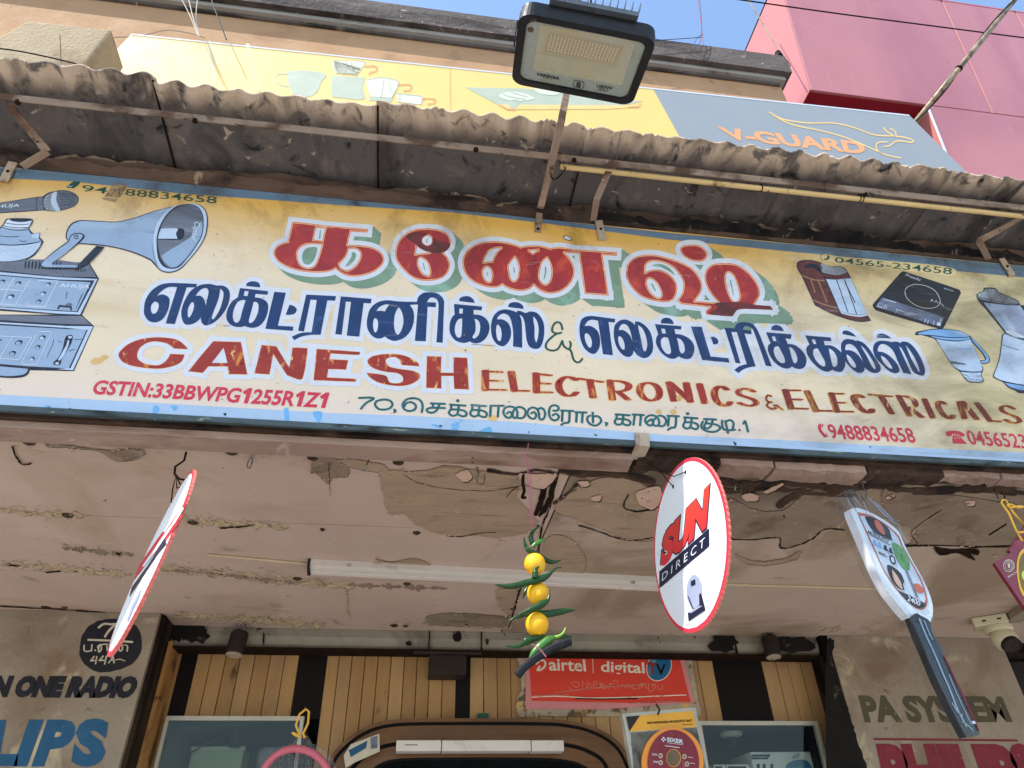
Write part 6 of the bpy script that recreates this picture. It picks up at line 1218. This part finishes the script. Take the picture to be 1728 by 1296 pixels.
# ---------------------------------------------------------------- hanging round boards
m_dw = mat('disc_white', srgb(228,232,236), .4, .03, 6, layers=[(srgb(206,208,206), 10, .64, .74), (srgb(150,130,110), 70, .72, .75)]); m_dr = mat('disc_red_border', srgb(214,52,74), .4, .08, 10); m_flute = mat('flute_edge', srgb(226,120,108), .6, .2, 90)
m_rs = mat('sun_red', srgb(200,40,58), .4, .1, 8, grad=[('Z', 2.13, 2.26, srgb(220,76,50))]); m_nv = mat('direct_navy', srgb(24,30,58), .4, .1, 10)
def disc(label, c, n, R_, grp):
    n = Vector(n).normalized(); c = Vector(c); t = thing('round_sign', label, 'round sign', c, grp); u = n.cross(Vector((0,0,1))).normalized(); v = u.cross(n)
    N = 180; V, Fc = [], []
    pt = lambda a, r, h: c + (u*math.cos(a)+v*math.sin(a))*r + n*h
    rows = [(R_-.0004,0),(R_,0),(R_,-.005),(R_-.0004,-.005)]
    V = [pt(2*math.pi*i/N, R_-.0005, h) for h in (0,-.005) for i in range(N)]; mesh('board', (V, [tuple(range(N)), tuple(range(2*N-1,N-1,-1))]), m_dr, t)
    V = [pt(2*math.pi*i/N, R_ + (.0006 if i % 2 else -.0012), h) for h in (.0002,-.0052) for i in range(N)]; mesh('fluted_edge', (V, [(i,i+N,(i+1)%N+N,(i+1)%N) for i in range(N)]), m_flute, t)
    V, Fc = [], []; rf = R_*.955; K = 110; ut = (u*math.cos(.10)+v*math.sin(.10)); vt = (v*math.cos(.10)-u*math.sin(.10))
    for k in range(K+1):                            # the fluted plastic shows as fine ridges
        o_ = -rf + 2*rf*k/K; h_ = math.sqrt(max(1e-8, rf*rf-o_*o_)); z_ = .0004 if k % 2 else .00002
        V += [c + vt*o_ - ut*h_ + n*(z_+.0003), c + vt*o_ + ut*h_ + n*(z_+.0003)]
    for k in range(K):
        q = (2*k, 2*k+1, 2*k+3, 2*k+2); w_ = (V[q[1]]-V[q[0]]).cross(V[q[2]]-V[q[1]]); Fc.append(q if w_.dot(n) > 0 else tuple(reversed(q)))
    mesh('printed_face', (V, Fc), m_dw, t)
    return t, Pl(n, c), n
DC = Vector((.54745,1.24676,2.15158)); t, dp, dn = disc('round white SUN DIRECT board with a pink-red rim hanging right of the garland', DC, (-.9975,-.0668,.0233), .17, 'round boards hung from the canopy')
ZD = (1100,760,4.05)
def DTx(nm, s, m, l): decal(nm, dp, union([smooth(parse(s, ZD), True, 4)]), m, l, t)
decal('word_shadow', dp, textshape('SUN', tq(ZD, (60,575),(402,214),(394,526),(52,822)), .10, .12), m_nv, .003, t); decal('word_sun', dp, textshape('SUN', tq(ZD, (66,582),(396,222),(388,516),(58,812)), .07, .12), m_rs, .0045, t)
DTx('navy_band', '50,828! 390,532! 392,655! 50,945!', m_nv, .003); text('word_direct', dp, 'D I R E C T', ZD, [(72,842),(362,592),(358,655),(68,896)], m_white, .006, t, .0)
m_dish = mat('dish_grey', srgb(150,158,186), .4, .08, 10)
DTx('dish_picture', '285,850 315,865 338,910 340,980 325,1050 295,1078 262,1065 240,1010 238,940 255,880', m_dish, .003); DTx('receiver_picture', '245,1110! 325,1058! 322,985! 335,975! 365,1090! 250,1168!', m_nv, .005); DTx('receiver_top', '248,1108! 322,1062! 345,1062! 270,1112!', m_dish, .007); DTx('dish_mark', '265,895! 295,880! 297,915! 268,930!', m_nv, .005)
decal('dish_arm', dp, union(nib([(1100+248/4.05,760+1000/4.05),(1100+280/4.05,760+1085/4.05)], .9, .9, 6)), m_nv, .006, t)
for x, y in ((228,148),(145,248)): decal('tie_hole', dp, union([[(ZD[0]+(x+6*math.cos(a_))/4.05, ZD[1]+(y+14*math.sin(a_))/4.05) for a_ in [k*.6 for k in range(10)]]]), m_crack, .003, t)
h1, h2 = dp.at(1100+228/4.05,760+148/4.05,.002), dp.at(1100+145/4.05,760+248/4.05,.002); hk = vray(1083,776,1.34)
mesh('tie_wire', tube([h1, vray(1137,804,1.24), vray(1120,797,1.28), hk], .0011, 5), m_crack, t); mesh('tie_wire', tube([h2, vray(1118,800,1.27), vray(1095,778,1.32), hk+Vector((0,0,.01))], .0011, 5), m_crack, t)
t, dp, dn = disc('round red and white board hanging almost edge-on at the left', (-.46103,1.28499,2.10049), (-.88698,-.44923,.10706), .17, 'round boards hung from the canopy')
for s, m, l in (('908,800! 916,806! 860,930! 850,920!', m_rs, .003),('862,880! 888,892! 806,1016! 740,1100! 764,1030!', m_rs, .003),('790,970! 812,980! 728,1105! 650,1210! 672,1140!', m_rs, .003),('885,850! 893,858! 850,930! 830,940!', m_dw, .005),('850,910! 858,915! 760,1060! 700,1140! 690,1140!', m_dw, .005),('800,1000! 808,1030! 770,1075! 660,1240! 628,1288! 640,1240! 720,1130!', m_nv, .004)): decal('print_streak', dp, union([smooth(parse(s, K3), True)]), m, l, t)
decal('print_streak', dp, union([smooth(parse('778,305! 770,345! 735,420! 705,490! 700,480! 725,400!', K4), True)]), m_dish, .004, t)
pts = [(905,585),(895,625),(852,655),(848,690),(870,715),(905,720),(918,735)]
mesh('tie_wire', tube([vray(K3[0]+x/2.88, K3[1]+y/2.88, 1.385 - .1*i/6) for i, (x, y) in enumerate(pts)], .0024, 6), m_crack, t)
mesh('tie_wire', tube([vray(K3[0]+x/2.88, K3[1]+y/2.88, 1.33) for x, y in ((850,690),(875,740),(890,745),(860,760),(855,700),(840,760),(832,830))], .0014, 5), m_crack, t)

# ---------------------------------------------------------------- lemon and chilli garland
m_lem = mat('lemon_skin', srgb(246,182,34), .4, .05, 20, bump=.0012, bscale=300, sss=.15, layers=[(srgb(222,160,30), 60, .66, .72), (srgb(250,202,60), 9, .55, .7)]); m_chi = mat('chilli_green', srgb(24,64,24), .3, .2, 30, coat=.15, coatr=.12, layers=[(srgb(48,96,36), 22, .6, .74)]); m_chb = mat('chilli_bright_green', srgb(58,112,34), .25, .14, 30, coat=.5); m_stem = mat('chilli_stem', srgb(130,164,70), .4, .12, 40); m_coal = mat('charcoal', srgb(34,35,40), .7, spec=.15, var=.2, scale=60, bump=.002, bscale=150); m_thr = mat('pink_thread', srgb(166,92,106), .7, .1, 30)
YG = 1.28; ZG = (820,870,4.63); gl_ = thing('lemon_chilli_garland', 'string of three lemons with green chillies and a charcoal stick hanging under the sign', 'garland', vray(893,900,YG))
dep = (vray(906,1000,YG)-CAM).dot(fwd)/FP
def gp(x, y, dy=0): return vray(ZG[0]+x/4.63, ZG[1]+y/4.63, YG+dy)
mesh('thread', tube([vray(892,748,1.31), vray(887,775,1.30), vray(896,810,YG), gp(362,100), gp(385,300), gp(400,620), gp(398,900), gp(420,1040)], .0011, 5), m_thr, gl_); mesh('thread', tube([vray(893,775,1.30), vray(890,800,YG), vray(894,850,YG), gp(370,200)], .0009, 5), m_thr, gl_)
for x, y, r in ((382,378,86),(408,610,87),(398,848,90)):
    c = gp(x, y); rr_ = r/4.63*dep; axd = Vector((.1,-.45,-.8)).normalized()
    pr_ = [(rr_*1.06*math.sin(a_) , rr_*math.cos(a_)) for a_ in [(-90+k*11.25)*math.pi/180 for k in range(17)]]; pr_ = [(h, max(r_, .0006)) for h, r_ in pr_]; pr_[-1] = (rr_*1.12, .0015)
    mesh('lemon', lathe(c, axd, pr_, 28), m_lem, gl_, smooth=True)
def chilli(body, rad, stem=None, m=None, dy=-.004, d2=0):
    pts = smooth([(x, y, False) for x, y in body], False, 5); n = len(pts); P_ = [gp(x, y, dy + d2*i/(n-1)) for i, (x, y, f) in enumerate(pts)]
    rs = []
    for i in range(n):
        t_ = i/(n-1)*(len(rad)-1); k = min(int(t_), len(rad)-2); rs.append((rad[k]*(1-(t_-k)) + rad[k+1]*(t_-k))/4.63*dep*.82)
    o = mesh('chilli', tube(P_, rs, 12), m or m_chi, gl_, smooth=True)
    if stem:
        sp_ = smooth([(x, y, False) for x, y in stem], False, 4); ns = len(sp_)
        mesh('stem', tube([gp(x, y, dy) for x, y, f in sp_], [(.9+2.2*i/(ns-1))*dep*1.1 for i in range(ns)], 7), m_stem if m else m_chi, o, smooth=True)
W_ = W
chilli([(352,140),(352,175),(362,215),(378,248)],[14,26,25,8],[(425,82),(385,108),(358,138)]); chilli([(352,250),(385,225),(430,197),(465,183)],[10,23,21,6],None,m_chb,-.012); chilli([(312,245),(330,270),(370,285),(420,300)],[12,25,22,10],[(298,170),(303,210),(312,240)],None,-.008)
chilli([(425,305),(465,345),(520,364),(586,348)],[12,26,20,4],None,None,.004); chilli([(495,462),(440,490),(300,530),(180,553),(68,535)],[20,36,32,26,5],[(592,408),(550,410),(515,440),(495,460)],None,-.02); chilli([(388,415),(386,445),(384,490)],[16,30,30],[(415,396),(400,410),(390,420)],None,-.026)
chilli([(330,560),(302,605),(290,650)],[16,18,4],None,None,.012); chilli([(480,668),(430,695),(350,735),(244,778)],[22,38,30,6],[(500,580),(494,630),(482,665)],m_chb if False else None,-.022); chilli([(695,738),(600,748),(480,768),(380,765),(280,782)],[8,30,36,33,14],[(182,830),(220,800),(282,784)],None,-.006)
chilli([(285,1012),(310,985),(370,962),(470,942)],[16,38,34,12],[(155,1015),(220,1024),(285,1010)],m_chb if False else None,-.004); chilli([(540,955),(490,975),(420,1030),(370,1080),(338,1135)],[20,42,42,30,10],[(622,875),(605,915),(575,940),(540,952)],m_chb,-.018); chilli([(668,950),(610,945),(540,955)],[10,20,22],None,None,.006)
cp_ = [gp(655,985,-.02), gp(600,1005,-.024), gp(500,1045,-.024), gp(380,1120,-.022), gp(290,1195,-.02), gp(245,1250,-.018)]
mesh('charcoal_stick', tube(cp_, [x_/4.63*dep for x_ in (30,34,30,31,29,31)], 7), m_coal, gl_); mesh('thread_loop', tube([gp(x, y, -.045) for x, y in ((358,1005),(400,1028),(432,1055),(470,1105))], .0012, 5), m_thr, gl_)

# ---------------------------------------------------------------- wrapped mosquito bat hanging on the right
m_clear = film('clear_wrap', (.94,.95,.95), .03, .6, .10, .010, 30); m_rw = mat('bat_white', srgb(222,226,230), .3, .04, 8, coat=.6, coatr=.1); m_card = mat('bat_card', srgb(196,204,218), .35, .05, 8, coat=.6, coatr=.12); m_hdl = mat('bat_handle', srgb(20,24,32), .35, .3, 10, coat=.3, coatr=.12); m_cor_ = mat('card_orange', srgb(190,98,66), .4, .06, 10); m_cdk = mat('card_dark', srgb(44,34,36), .4, .2, 10)
nb = Vector((.25,-.97,.02)).normalized(); RP = Pl(nb, vray(1540,1020,1.27)); ZR = (1420,810,5.4); ZH = (1520,1020,5.4)
rk = thing('wrapped_mosquito_bat', 'white mosquito bat with a black handle in clear plastic hanging on the right', 'mosquito bat', RP.at(1460,838))
def RPr(nm, s, T, m, lift, th): c_ = smooth(parse(s, T), True, 4); return mesh(nm, prism([RP.at(x, y, lift) for x, y, f in c_], -RP.n*th), m, rk)
RPr('bat_head', '85,262! 150,255 250,290 400,370 520,470 570,580 650,740 730,880 800,1030 832,1150 830,1230 812,1290! 760,1265! 690,1210! 620,1255! 530,1150 420,1010 330,850 250,670 160,460 95,310', ZR, m_rw, .0, .02)
def RD(nm, s, m, l, T=ZR): decal(nm, RP, union([smooth(parse(s, T), True, 4)]), m, l, rk)
RD('printed_card', '150,293! 260,320 400,400 520,505 560,600 650,760 740,930 785,1090 775,1150 740,1180 680,1165 600,1100 480,970 390,830 300,640 210,440', m_cor_, .003); RD('card_face', '165,330! 260,335 400,415 508,512 548,605 640,770 725,935 765,1080 755,1120! 640,1060 520,1005! 400,835 310,640 220,440', m_card, .005)
RD('dark_photo', '215,330! 300,345 400,410 440,460! 465,555! 300,480! 240,390', m_cdk, .008); RD('photo_figure', '300,370 340,375 400,480 380,500 320,440', m_cor_, .010); RD('hand_photo', '415,780 470,790 540,850 570,920 560,950! 575,1005! 520,985 450,900', m_cdk, .008); RD('hand', '460,815! 500,860 540,930 560,1000! 520,970 475,900', mat('hand_tone', srgb(206,170,150), .5, .06, 10), .011)
RD('green_bat_picture', '460,572 520,590 580,650 620,740 622,810 590,825 540,780 490,690', mat('picture_green', srgb(96,150,84), .4, .3, 60), .008); decal('picture_handle', RP, union(nib([(ZR[0]+595/5.4,ZR[1]+830/5.4),(ZR[0]+690/5.4,ZR[1]+1065/5.4)], 1.6, 1.6, 6)), m_pg, .010, rk); RD('orange_badge', '655,950 700,945 745,990 748,1025 710,1030 670,1000', m_cor_, .008); RD('brown_band', '522,1010! 640,1062 765,1125! 765,1150 700,1165 600,1095', m_cdk, .008)
text('band_print', RP, '2400', ZR, [(608,1050),(722,1105),(715,1150),(600,1098)], m_white, .011, rk, .02); text('card_print', RP, 'MOSQUITO', ZR, [(245,458),(432,545),(428,578),(240,485)], m_cdk, .008, rk, .01)
for x, y, m in ((308,580,m_psky),(352,600,m_psky),(405,625,m_nv),(452,650,m_nv)): RD('card_icon', f'{x-14},{y-30} {x+4},{y-30} {x+8},{y-5} {x+24},{y+28}! {x-16},{y+8}!', m, .008)
RD('card_seal', '440,690 465,685 490,720 495,760 470,770 442,730', m_cdk, .008); RD('card_seal_centre', '452,704 466,702 480,725 482,748 468,752 454,730', m_card, .011)
for s in ('340,655! 400,680!','345,668! 415,700!','255,492! 440,590!'): decal('print_line', RP, union(nib(smooth(parse(s, ZR), False), .6, .6, 6)), m_pg, .008, rk)
c_ = smooth(parse('135,80! 200,110 260,150 290,260 370,400 450,600 560,830 640,1010 700,1130 725,1188! 660,1200 600,1208! 520,1060 440,900 330,680 220,420 150,260 95,115!', ZH), True, 4)
mesh('handle', prism([RP.at(x, y, .004) for x, y, f in c_], -RP.n*.016), m_hdl, rk); RPr('red_side_stripe', '395,470! 402,470! 565,800! 720,1150! 712,1152!', ZH, m_mar, .006, .002)
RPr('switch', '655,1062! 675,1062! 685,1085! 665,1088!', ZH, m_white, .007, .003)
for s, wd in (('170,130 230,280 300,430 380,620 450,780 520,960 600,1110', 1.5),('215,150 260,260 290,320',.9),('440,640 520,830 600,1000 640,1090',.8),('470,900 520,980 560,1010',1.2),('560,1070 600,1090 660,1150',.8)): decal('wrap_glint_stripe', RP, union(nib(smooth(parse(s, ZH), False, 4), wd, wd, 6)), mat_gl if 'mat_gl' in globals() else globals().setdefault('mat_gl', mat('film_crease_glint', srgb(120,134,152), .15, .1, 10, coat=1, coatr=.05)), .014, rk)  # highlights of the wrap painted as solid bluish stripes along the handle
RPr('plastic_wrap', '28,105 45,90 180,88! 215,130 240,150! 330,215 430,300 520,400 558,480 610,640 690,790 765,930 815,1080 838,1200 838,1300! 640,1300! 560,1190 410,1010 312,850 235,680 140,450 65,270 38,150', ZR, m_clear, .004, .030)
c_ = smooth(parse('60,90! 290,110! 320,250 420,470 560,800 650,1010 735,1190! 600,1215! 480,1010 380,800 230,480 100,200', ZH), True, 4); mesh('plastic_wrap', prism([RP.at(x, y, .008) for x, y, f in c_], -RP.n*.028), film('clear_wrap_tight', (.95,.96,.96), .012, .22, .14, .006, 30), rk)
for s in ('110,150 150,200 180,250','250,160 330,250 420,340 500,395','60,180 90,230 130,260','200,200 240,280 300,340','300,200 400,290 470,360','520,400 545,480 600,570'): decal('film_crease', RP, union(nib(smooth(parse(s, ZR), False, 4), .6, .6, 6)), mat_gl, .04, rk)
mesh('hang_wire', tube([RP.at(1461,842,.01), vray(1462,828,1.30), vray(1457,824,1.33), vray(1456,812,1.36)], .0016, 6), m_wire, rk)

# ---------------------------------------------------------------- maroon packet at the right edge
ZM = (1620,820,4.47); MP = Pl(Vector((-.25,-.96,-.05)), vray(1715,960,1.30)); m_mp = mat('maroon_packet', srgb(124,36,56), .35, .2, 10, coat=.5, coatr=.15, layers=[(srgb(166,56,76), 12, .58, .68)]); m_yel = mat('yellow_tie', srgb(232,176,48), .35, .06, 20, coat=.5)
mp = thing('maroon_packet', 'maroon printed packet with a gold oval hung on a yellow tie at the right edge', 'packet', MP.at(1728,880))
c_ = smooth(parse('520,250! 475,320! 365,485! 385,500! 260,580! 470,890! 520,960! 900,800! 900,250!', ZM), True, 3); mesh('packet', prism([MP.at(x, y) for x, y, f in c_], -MP.n*.012), m_mp, mp)
def MD(nm, s, m, l): decal(nm, MP, union([smooth(parse(s, ZM), True, 5)]), m, l, mp)
MD('gold_oval', '428,600 440,530 470,480 560,440 700,480 750,650 720,820 620,880 520,870 460,800 435,700', m_yel, .003); MD('oval_window', '445,600 455,540 490,495 560,465 680,500 725,650 700,800 620,855 530,845 475,780 450,700', mat('packet_window', srgb(120,104,60), .4, .3, 20), .006); MD('green_dot', '465,660 478,640 500,650 505,690 485,710 468,690', mat('lime', srgb(190,206,90), .4, .1, 20), .009)
for r_, m_, l_ in ((46,m_chk,.003),(38,m_mp,.006),(30,m_chk,.009),(25,m_mp,.012)): decal('seal', MP, union([[(ZM[0]+(368+r_*.95*math.cos(a_))/4.47, ZM[1]+(602+r_*1.05*math.sin(a_))/4.47) for a_ in [k*.314 for k in range(20)]]]), m_, l_, mp)
text('seal_print', MP, '1', ZM, [(358,585),(376,585),(380,615),(362,618)], m_chk, .015, mp, .02); text('packet_print', MP, 'MADE IN INDIA', ZM, [(358,680),(560,560),(566,576),(364,696)], m_chk, .003, mp, .01)
def tz(nm, pts, r_, m, par, Y0, Y1): mesh(nm, tube([vray(ZM[0]+x/4.47, ZM[1]+y/4.47, Y0+(Y1-Y0)*i/(len(pts)-1)) for i, (x, y) in enumerate(pts)], r_, 8), m, par, smooth=True)
tz('yellow_tie', [(470,415),(430,350),(370,210),(312,130),(320,105),(345,108),(400,200),(480,290)], .0024, m_yel, mp, 1.27, 1.30); tz('yellow_tie', [(520,160),(440,152),(380,165),(352,148),(380,138),(440,165),(520,150)], .0024, m_yel, mp, 1.29, 1.29); tz('yellow_tie', [(430,352),(480,348),(520,350)], .0026, m_yel, mp, 1.265, 1.265)
hook('pale wire hook holding the yellow tie, the left one at the right edge', ZM, '255,25 275,60 290,100', .002, m_wire, (0,.05)); hook('pale wire hook holding the yellow tie, the right one at the right edge', ZM, '318,50 335,75 335,105', .002, m_wire, (0,.05))

# ---------------------------------------------------------------- security camera
m_cc = mat('camera_cream', srgb(206,198,166), .35, .05, 10, coat=.2, layers=[(srgb(150,136,100), 40, .68, .72)]); m_lens = mat('lens_black', srgb(10,11,13), .08, .1, 10, coat=1, coatr=.02)
cb = zray(1670,1050,2.385); ya = R(38); cu = Vector((math.cos(ya),-math.sin(ya),0)); cv = Vector((math.sin(ya),math.cos(ya),0)); cz = Vector((0,0,1))
cc = thing('security_camera', 'cream dome security camera on a square box in the right ceiling corner', 'security camera', cb)
bevel(mesh('junction_box', obox(cb + Vector((0,0,-.003)), cu, cv, cz, .115, .10, .034), m_cc, cc), .004, 2); cdn = Vector((-.10,-.30,-1)).normalized(); bcen = cb + Vector((.015,-.01,-.021))
mesh('base_ring', lathe(bcen, (0,0,-1), [(0,.050),(.012,.050),(.020,.046)], 28), m_cc, cc, smooth=False); bc2 = bcen + Vector((.006,-.004,-.045))
R0 = .045; mesh('turret_ball', lathe(bc2, cdn, [(R0*math.sin(a_), max(.001, R0*math.cos(a_))) for a_ in [(-80+k*10)*math.pi/180 for k in range(14)]], 28), m_cc, cc, smooth=True)
ld = Vector((-.12,-.62,-.78)).normalized(); mesh('lens_ring', lathe(bc2+ld*.030, ld, [(-.02,.034),(.016,.034),(.018,.031),(.013,.029)], 28), m_iron, cc); mesh('lens', lathe(bc2+ld*.038, ld, [(-.02,.0285),(.003,.0285),(.0045,.02),(.005,.004)], 24), m_lens, cc)
for k, off in enumerate(((-.02,-.051),(.03,-.051))): mesh('slot', obox(cb + cu*off[0] - cv*.0505 + Vector((0,0,-.004)), cu, cv, cz, .014, .002, .005), m_crack, cc)
du = thing('cable_duct', 'pale square cable duct leading from the security camera to the right edge', 'cable duct', zray(1705,1042,2.385)); e0, e1 = zray(1706,1046,2.387), zray(1790,985,2.387); dd = (e1-e0).normalized(); dn_ = Vector((-dd.y,dd.x,0))
mesh('duct', obox((e0+e1)/2, dd, dn_, cz, (e1-e0).length, .05, .024), m_wall, du); mesh('duct_gap', obox((e0+e1)/2 + dn_*.026, dd, dn_, cz, (e1-e0).length, .002, .024), m_crack, du)

# ---------------------------------------------------------------- two packs hanging by the door
ZX = (1000,1080,6.0); XP = Pl(Vector((.05,-1,.02)), vray(1120,1230,2.25)); m_bag = mat('bag_film', srgb(196,196,184), .2, .08, 12, coat=.8, coatr=.08, alpha=.75, layers=[(srgb(130,130,122), 14, .56, .68)])
xp = thing('mosquito_bat_pack', 'clear bag with a yellow header and round orange mosquito bat labelled SIXER', 'packet', XP.at(1112,1196)); c_ = [(300,748),(1040,682),(1075,850),(1200,1500),(1260,1900),(480,1900),(420,1400)]
mesh('bag', prism([XP.at(1000+x/6, 1080+y/6) for x, y in c_], -XP.n*.025), m_bag, xp)
def XD(nm, s, m, l): decal(nm, XP, union([smooth(parse(s, ZX), True, 5)]), m, l, xp)
m_org = mat('bat_orange', srgb(240,150,40), .35, .06, 10, coat=.4); m_mrn = mat('bat_maroon_card', srgb(132,44,58), .4, .14, 10, stretch=(3,1,.4), layers=[(srgb(166,80,96), 20, .62, .68, (3,1,.4))]); m_hy = mat('header_yellow', srgb(232,168,32), .35, .08, 10, coat=.5)
XD('header_card', '335,775! 1018,716! 1048,882! 372,928!', m_hy, .002); XD('header_corner', '338,776! 480,764! 372,928!', m_cdk, .005); XD('bag_panel', '385,940! 1055,885! 1150,1300! 1230,1800! 480,1800! 415,1300!', mat('bag_inside', srgb(112,112,104), .6, .2, 14, layers=[(srgb(64,64,60), 12, .5, .64)]), .002)
def ell(cx, cy, rx, ry): return [(1000+(cx+rx*math.cos(a_))/6, 1080+(cy+ry*math.sin(a_))/6) for a_ in [k*.157 for k in range(40)]]
mesh('bat_rim', prism([XP.at(x, y, .012) for x, y in ell(812,1235,312,352)], -XP.n*.010), m_org, xp); decal('bat_card', XP, union([ell(818,1245,262,335)]), m_mrn, .040, xp); decal('card_window_rim', XP, union([ell(820,1195,75,92)]), m_hy, .044, xp); decal('card_window', XP, union([ell(820,1195,68,85)]), m_pg if False else mat('window_taupe', srgb(110,92,74), .5, .12, 20), .047, xp)
text('header_print', XP, 'RECHARGEABLE MOSQUITO BAT', ZX, [(552,828),(1008,802),(1010,832),(556,854)], m_black, .005, xp, .03); decal('header_small_print', XP, union(nib([(1000+908/6,1080+858/6),(1000+1012/6,1080+852/6)], .5, .5, 6)), m_black, .005, xp); text('card_word', XP, 'SIXER', ZX, [(752,985),(922,1008),(918,1052),(750,1026)], m_white, .048, xp, .04); decal('card_small_print', XP, union(nib([(1000+755/6,1080+1040/6),(1000+915/6,1080+1060/6)], .4, .4, 6)), m_halo, .048, xp); decal('card_small_print', XP, union(nib([(1000+735/6,1080+1070/6),(1000+878/6,1080+1090/6)], .7, .7, 6)), m_halo, .048, xp)
for cx, cy in ((688,1172),(690,1242),(930,1180),(955,1256)): decal('card_badge', XP, union([ell(cx, cy, 22, 26)]), m_chk, .048, xp); decal('badge_mark', XP, union([ell(cx, cy, 9, 13)]), m_mrn, .052, xp)
for dx, dy in ((0,-16),(14,0),(0,16),(-14,0)): decal('logo_petal', XP, union([ell(718+dx, 1006+dy, 9, 9)]), m_white, .048, xp)
for x, y in ((602,1150),(602,1162),(615,1225),(615,1237),(965,1185),(985,1245)): decal('card_small_print', XP, union(nib([(1000+x/6,1080+y/6),(1000+(x+50)/6,1080+(y+6)/6)], .45, .45, 6)), m_halo, .048, xp)
mesh('hook', tube([XP.at(1110,1206,.02), XP.at(1113,1198,.03), XP.at(1110,1192,.02), vray(1108,1190,2.6), vray(1108,1188,2.76)], .003, 6), m_iron, xp)
RB = Pl(Vector((-.05,-1,.02)), vray(500,1290,2.35)); rb = thing('pink_mosquito_bat', 'pink rimmed mosquito bat in a clear bag tied with yellow string over the dark strip', 'mosquito bat', RB.at(513,1240))
m_mesh = mat('bat_mesh', srgb(92,92,92), .5, .1, 10, metal=.3)
def kk(x, y, l=0): return RB.at(400+x/3.2727, 900+y/3.2727, l)
loop = [(325+195*math.cos(a_), 1395+205*math.sin(a_)) for a_ in [k*.157 for k in range(41)]]
mesh('rim', tube([kk(x, y) for x, y in loop], .011, 10), mat('rim_pink', srgb(214,92,110), .3, .05, 10, coat=.6), rb, smooth=True)
wv = []
for i in range(-17, 18):
    o_ = i*11; h = math.sqrt(max(0, 188**2-o_**2)); wv.append(tube([kk(325+o_, 1395-h), kk(325+o_, 1395+h)], .0011, 4)); wv.append(tube([kk(325-h, 1395+o_, .002), kk(325+h, 1395+o_, .002)], .0011, 4))
mesh('wire_mesh', join(*wv), m_mesh, rb)['kind'] = 'stuff'
c_ = smooth(parse('370,1110! 395,1125 410,1160! 470,1185 530,1250 560,1400! 560,1700! 80,1700! 100,1400! 120,1200 160,1180 280,1175 320,1140 330,1120!', K5), True, 3); mesh('clear_bag', prism([RB.at(x, y, .016) for x, y, f in c_], -RB.n*.035), m_clear, rb)
mesh('yellow_string', tube([kk(x, y, .02) for x, y in ((355,1130),(320,1105),(305,1100),(330,1120),(345,1110),(325,1060),(345,1000),(380,970),(398,985),(392,1050),(365,1105),(375,1130))], .0035, 7), m_yel, rb, smooth=True)
mesh('hook', tube([kk(380,968,.02), kk(378,962,-.1), vray(400+378/3.2727,900+960/3.2727,2.76)], .002, 6), m_wire, rb)
# cloth notice pinned on the arch
nt_ = Pl((0,-1,0),(0,2.70,0)); nc = thing('pasted_notice', 'faded blue and cream notice stuck on the left curve of the door frame', 'notice', nt_.at(600,1270)); mesh('paper', prism([nt_.at(*q) for q in ((592,1256),(640,1238),(641,1268),(600,1286),(583,1296),(580,1275))], (0,.002,0)), m_chk, nc)
decal('print_block', nt_, union([[(588,1266),(620,1250),(618,1262),(592,1278)]]), m_blu, .001, nc); decal('print_block', nt_, union([[(625,1245),(637,1241),(637,1262),(626,1264)]]), m_pg, .001, nc)
